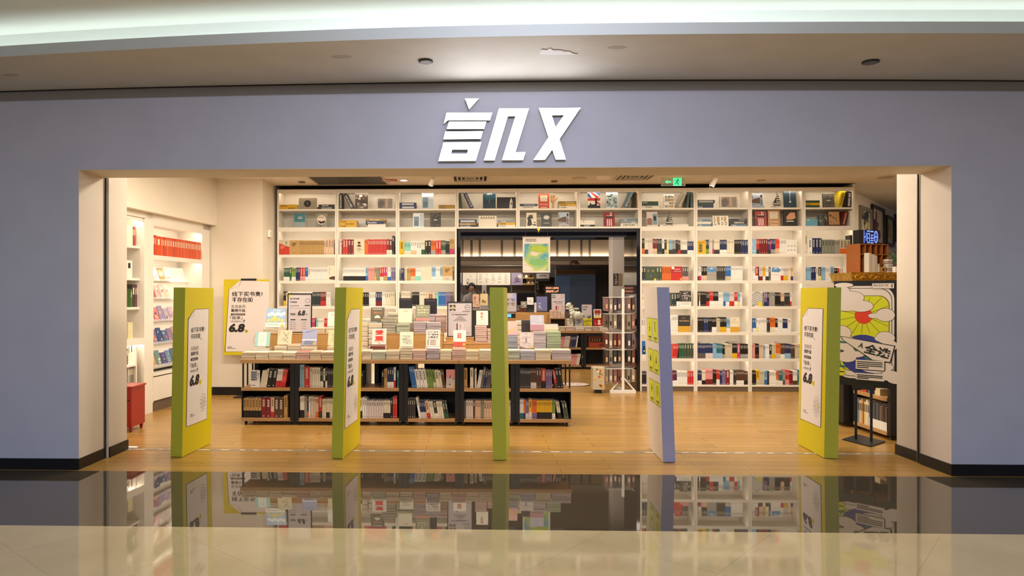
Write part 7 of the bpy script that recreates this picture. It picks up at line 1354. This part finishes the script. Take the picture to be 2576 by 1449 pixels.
# trolley facing left behind the poster stand
def trolley_side(xf, ya, yb, lab):
    t_ = empty('book_trolley', (xf + .2, (ya + yb) / 2, 0), lab, 'trolley', group='trolleys at the right side'); d = .42
    for q in ((ya, ya + .05), (yb - .05, yb)): m = MB(); m.box(xf + .012, xf + d, q[0], q[1], .047, .71, BLACK); m.build('side_panel', t_)
    for z in (.08, .43, .745): m = MB(); m.box(xf, xf + d, ya + (.05 if z < .7 else 0), yb - (.05 if z < .7 else 0), z - .036, z, OAK); m.build('shelf', t_)
    m = MB(); m.box(xf + d - .012, xf + d, ya + .05, yb - .05, .08, .71, BLACK); m.build('back_panel', t_)
    for cx_ in (xf + .05, xf + d - .05):
        for cy_ in (ya + .05, yb - .05): caster(cx_, cy_, t_)
    return xf
trolley_side(4.28, 1.42, 2.16, 'black and oak trolley facing left behind the poster stand'); 
m = MB(); m.box(4.20, 4.62, 2.17, 2.95, .047, .76, BLACK); m.box(4.185, 4.64, 2.165, 2.96, .76, .78, OAK); m.build('storage_cabinet', label='black low cabinet behind the trolley at the right', cat='cabinet')
y = 2.09; i = 0; cs = ['#5a6470', '#7a8a94', '#c8c0b0', '#d8a860', '#a85030', '#e0c880', '#e0d8c8', '#b8b0a4', '#6a7078', '#3a4048', '#4a5058', '#2c3038', '#5a5e66', '#3a3a40', '#6a5a50', '#4a3a34', '#2a2628', '#6a4a3a']
while y > 1.50:
    t_ = [.028, .035, .04, .03][i % 4]; h = .27 - .012 * (i % 3); c = cs[i % len(cs)]; m = MB(); M = mat(c, .45, name='book_cover'); m.box(4.30, 4.46, y - t_ + .002, y, .081, .081 + h, M); m.box(4.304, 4.456, y - t_ + .004, y - .002, .083, .0815 + h, PAGE); i += 1
    if i > 8: m.box(4.2985, 4.30, y - t_ + .002, y, .082, .17, WHITE)
    else: m.box(4.2985, 4.30, y - t_ * .7, y - t_ * .3, .22, .30, INK)
    m.build('book', label=f'book {("with white foot band" if i > 8 else "without band")}, {od(i)} from far end on the low right-hand trolley', cat='book', group='books on the low right-hand trolley'); y -= t_
for k, (y0_, h, c) in enumerate(((2.0, .06, '#b8452a'), (1.88, .05, '#3a5a8a'), (1.74, .07, '#d8c8a0'))): m = MB(); m.box(4.31, 4.45, y0_ - .1, y0_, .431, .431 + h, mat(c, .4)); m.build('book', label=f'{("red", "blue", "cream")[k]} book lying on the upper shelf of the low right-hand trolley', cat='book', group='books on the low right-hand trolley')
# cabinet with carved gold cornice
GOLD = textured('gilded_carving', '#d8a83c', '#7a5418', .35, 'noise', amt=.7, scale=8, bump=.3); GOLD.node_tree.nodes['Principled BSDF'].inputs['Metallic'].default_value = .6
YG = 4.50; xg0, xg1 = X_(2141, YG), 7.1; zg1, zg0 = Z_(2200, 685, YG), Z_(2200, 706, YG); cb = empty('display_cabinet', ((xg0 + xg1) / 2, YG + .3, 0), 'cabinet with a carved gilded cornice behind the poster at the right', 'cabinet')
m = MB(); m.box(xg0 + .12, xg1, YG + .08, YG + .60, 0, zg0, mat('#3c2a1c', .5)); m.build('body', cb); m = MB(); m.hexa([(xg0 + .04, YG + .05, zg0), (xg1, YG + .05, zg0), (xg1, YG + .62, zg0), (xg0 + .04, YG + .62, zg0)], [(xg0, YG, zg1), (xg1, YG, zg1), (xg1, YG + .64, zg1), (xg0, YG + .64, zg1)], GOLD)
r = random.Random(11); zm = (zg0 + zg1) / 2; x = xg0 + .1; k = 0
while x < xg1 - .05:
    s_ = 1 if k % 2 else -1; pts = []
    for a in range(9): t_ = a / 8 * math.pi * 1.6; q = .045 * (1 - a / 12); pts.append((x + q * math.cos(t_) * 1.3, YG + .012 - .004 * a % .01, zm + s_ * q * math.sin(t_)))
    m.path(pts, .008, GOLD, 6); m.ball((x, YG + .02, zm), .014, GOLD, 1.3, 1, 1, 8, 5); m.path([(x + .03, YG + .02, zm + s_ * .03), (x + .07, YG + .01, zm), (x + .1, YG + .02, zm - s_ * .03)], .007, GOLD, 6); x += .105; k += 1
m.build('carved_cornice', cb, label='carved gold cornice')
# pigeonhole shelf on the cabinet, turned like the diagonal wall
YS = 4.72; sx0 = X_(2160, YS) + .02; zs = zg1 + .001; su = Vector((.82, .22, 0)).normalized(); sh_ = Z_(2160, 613, YS) - zs; ph = empty('pigeonhole_shelf', (sx0 + .4, YS + .1, zs), 'reddish wooden pigeonhole shelf standing on the gilded cabinet', 'shelf'); F = FR((sx0, YS, zs), su); WDR = textured('reddish_wood', '#a8622c', '#8a4a1e', .5, 'grain', amt=.5)
LWd = .50
for k in range(6): m = MB(); x = k * LWd / 5; F.box(m, x - .006, x + .006, 0 if k in (0, 5) else sh_ * .0, sh_, WDR, -.24, 0); m.build('divider', ph)
for z in (0, sh_ * .62, sh_ - .012): m = MB(); F.box(m, .006, LWd - .006, z, z + .012, WDR, -.24, -.001); m.build('shelf_board', ph)
m = MB(); F.box(m, 0, LWd, 0, sh_, WDR, -.25, -.24); m.build('back_panel', ph); m = MB(); F.box(m, -.012, .0, 0, sh_, WDR, -.25, .01); m.build('side_panel', ph)
for k in range(5): m = MB(); h = .29 - .01 * k; x = .06 + k * .031; F.box(m, x, x + .026, 0.001, h, mat(['#d8d0c4', '#c8c0b4', '#dcd4c8'][k % 3], .6), .012, .10); m.build('magazine', label=f'pale upright magazine, {od(k + 1)} from left before the pigeonhole shelf', cat='magazine', group='magazines before the pigeonhole shelf')
for k in range(6): m = MB(); x, z = .375 + .01 * (k % 2), zs + .14 + k * .03; F.box(m, x, x + .08, .001 + k * .034, .03 + k * .034, mat(['#d8d0c8', '#b8a898', '#e4dcd4'][k % 3], .6), .03 + .003 * (k % 2), .12); m.build('stacked_booklet', label=f'pale booklet, {od(k + 1)} from bottom of the pile beside the plant', cat='booklet', group='booklets piled beside the plant')
m = MB(); F.box(m, .265, .36, .001, .085, mat('#b98a50', .7), .03, .11); F.disc(m, .31, .045, .018, INK, .1105, 8); m.build('kraft_box', label='small kraft box with a dark mark on the gilded cabinet', cat='box')
m = MB(); p = F.p(.243, 0, .08); m.lathe([(.025, zs), (.03, zs + .05), (.022, zs + .11), (.03, zs + .13)], p.x, p.y, mat('#c8b8a8', .4), 12); m.build('vase', label='small beige vase between the magazines and the kraft box', cat='vase')
p = F.p(.545, 0, .13); pl = empty('potted_plant', (p.x, p.y, zs), 'small green leafy potted plant at the right end of the gilded cabinet', 'plant'); m = MB(); m.lathe([(.04, zs), (.05, zs + .04), (.048, zs + .10)], p.x, p.y, mat('#6a6258', .3), 14); m.build('pot', pl)
m = MB(); r = random.Random(2); LG = mat('#3f7a34', .5); LG2 = mat('#7fae4a', .5)
for k in range(46):
    a = r.uniform(0, 6.28); rad = r.uniform(.01, .085); z = zs + .12 + r.uniform(0, .20); c_ = Vector((p.x + rad * math.cos(a), p.y + rad * .6 * math.sin(a), z)); d_ = Vector((math.cos(a), math.sin(a), r.uniform(-.3, .5))).normalized(); s_ = d_.cross(Vector((0, 0, 1))).normalized() * .022
    m.add([c_, c_ + d_ * .03 + s_, c_ + d_ * .065, c_ + d_ * .03 - s_, c_ + d_ * .03 + Vector((0, 0, .008))], [(0, 4, 1), (1, 4, 2), (2, 4, 3), (3, 4, 0)], LG if k % 3 else LG2)
for k in range(8): a = k * .8; m.tube((p.x, p.y, zs + .09), (p.x + .07 * math.cos(a), p.y + .04 * math.sin(a), zs + .24), .003, LG, 5)
m.build('foliage', pl)
m = MB(); p2 = F.p(.43, 0, .19); m.lathe([(.03, zs), (.034, zs + .08), (.03, zs + .085)], p2.x, p2.y, WHITE, 14); m.build('cup', label='white cup standing left of the potted plant', cat='cup')
# blue LED sign on top of the pigeonhole shelf
zz = zs + sh_ + .002; F2 = FR((sx0 - .01, YS, zz), su); e = empty('led_sign', (sx0 + .2, YS + .05, zz), 'black box sign with glowing blue LED characters on the wooden shelf', 'sign'); LH = Z_(2160, 578, YS) - zz; m = MB(); F2.box(m, 0, .34, 0, LH, BLACK, -.12, 0); m.build('housing', e)
BLU = mat('#5a78ff', .4, emit=3.0, name='blue_led'); m = MB(); h = LH
for a, b, c_, d_ in ((.10, .11, .05, .95), (.115, .135, .45, .52), (.145, .155, .2, .8), (.17, .24, .88, .95), (.175, .185, .05, .8), (.225, .235, .05, .8), (.19, .22, .7, .76), (.19, .22, .38, .44), (.19, .22, .05, .12), (.25, .32, .85, .93), (.26, .31, .6, .66), (.275, .285, .3, .6), (.25, .32, .38, .44), (.25, .32, .2, .26), (.255, .315, .03, .1)): F2.rect(m, a * .78, b * .78, h * c_, h * d_, BLU, .003)
F2.ring(m, .292, h * .5, .032, .010, BLU, .003, 20, h * .42); F2.rect(m, .289, .295, h * .1, h * .9, BLU, .003); F2.rect(m, .268, .316, h * .47, h * .53, BLU, .003); m.build('lit_characters', e)
# framed pictures on the diagonal wall
def wu(px):
    lo, hi = 0.0, RL
    for _ in range(40):
        mid = (lo + hi) / 2; q = dg0 + du * mid; dx, dy = q.x, q.y - CAMY; c_ = PPX + FPX * (dx * _c + dy * _s) / (dy * _c - dx * _s)
        if c_ < px: lo = mid
        else: hi = mid
    return lo
def wz(px, py):
    q = dg0 + du * wu(px); dep = (q.y - CAMY) * _c - q.x * _s; return CAMH + (741 - py) * dep / FPX
def picture(px0, px1, pyt, pyb, col, lab, fn, d=.04):
    u0, u1 = wu(px0), wu(px1); um = (px0 + px1) / 2; z1, z0 = wz(um, pyt), wz(um, pyb); W, H = u1 - u0, z1 - z0; q = FR(dg0 + du * u0 + Vector((0, 0, z0)), du); e = empty('framed_picture', q.p(W / 2, 0, 0), lab, 'picture', group='framed pictures on the diagonal wall'); b = .06; m = MB(); M = mat(col, .35)
    for k in ((0, W, 0, b), (0, W, H - b, H), (0, b, b, H - b), (W - b, W, b, H - b)): q.box(m, *k, M, .001, d)
    m.build('frame', e); m = MB(); q2 = FR(q.p(b, b, .01), du); q2.box(m, 0, W - 2 * b, 0, H - 2 * b, mat('#cfc6b4', .5), -.008, 0); fn(m, q2, W - 2 * b, H - 2 * b); m.build('canvas', e)
def abstract(cols, seed, n=26):
    def f(m, fr, W, H):
        r = random.Random(seed)
        for i in range(n): x, y, a, b = r.uniform(.25, .75) * W, r.uniform(.1, .85) * H, r.uniform(.09, .2) * W, r.uniform(.07, .2) * H; fr.disc(m, x, y, a, mat(r.choice(cols), .6), .001 + i * .0003, 9, b)
    return f
picture(2160, 2189, 522, 590, '#8a8474', 'grey framed abstract with blue and yellow figure nearest the bookcase', abstract(['#3a4a68', '#c8b050', '#d8cc9a', '#8a7a4a', '#2a3040'], 1)); picture(2190, 2221, 520, 618, '#1c1a18', 'tall black framed picture with a dark red figure', abstract(['#6a2a2c', '#4a1c20', '#7a3a38', '#a8a090'], 4, 9))
picture(2227, 2246, 545, 620, '#1c1a18', 'black framed picture with a bright yellow figure', abstract(['#d8b820', '#c8a820', '#8a8a94', '#e0cc40'], 5, 12)); picture(2249, 2275, 545, 612, '#2c2622', 'dark framed picture with standing brown figures beside the right jamb', abstract(['#3a2a24', '#6a4a34', '#c8a880', '#8a7050'], 6, 12))
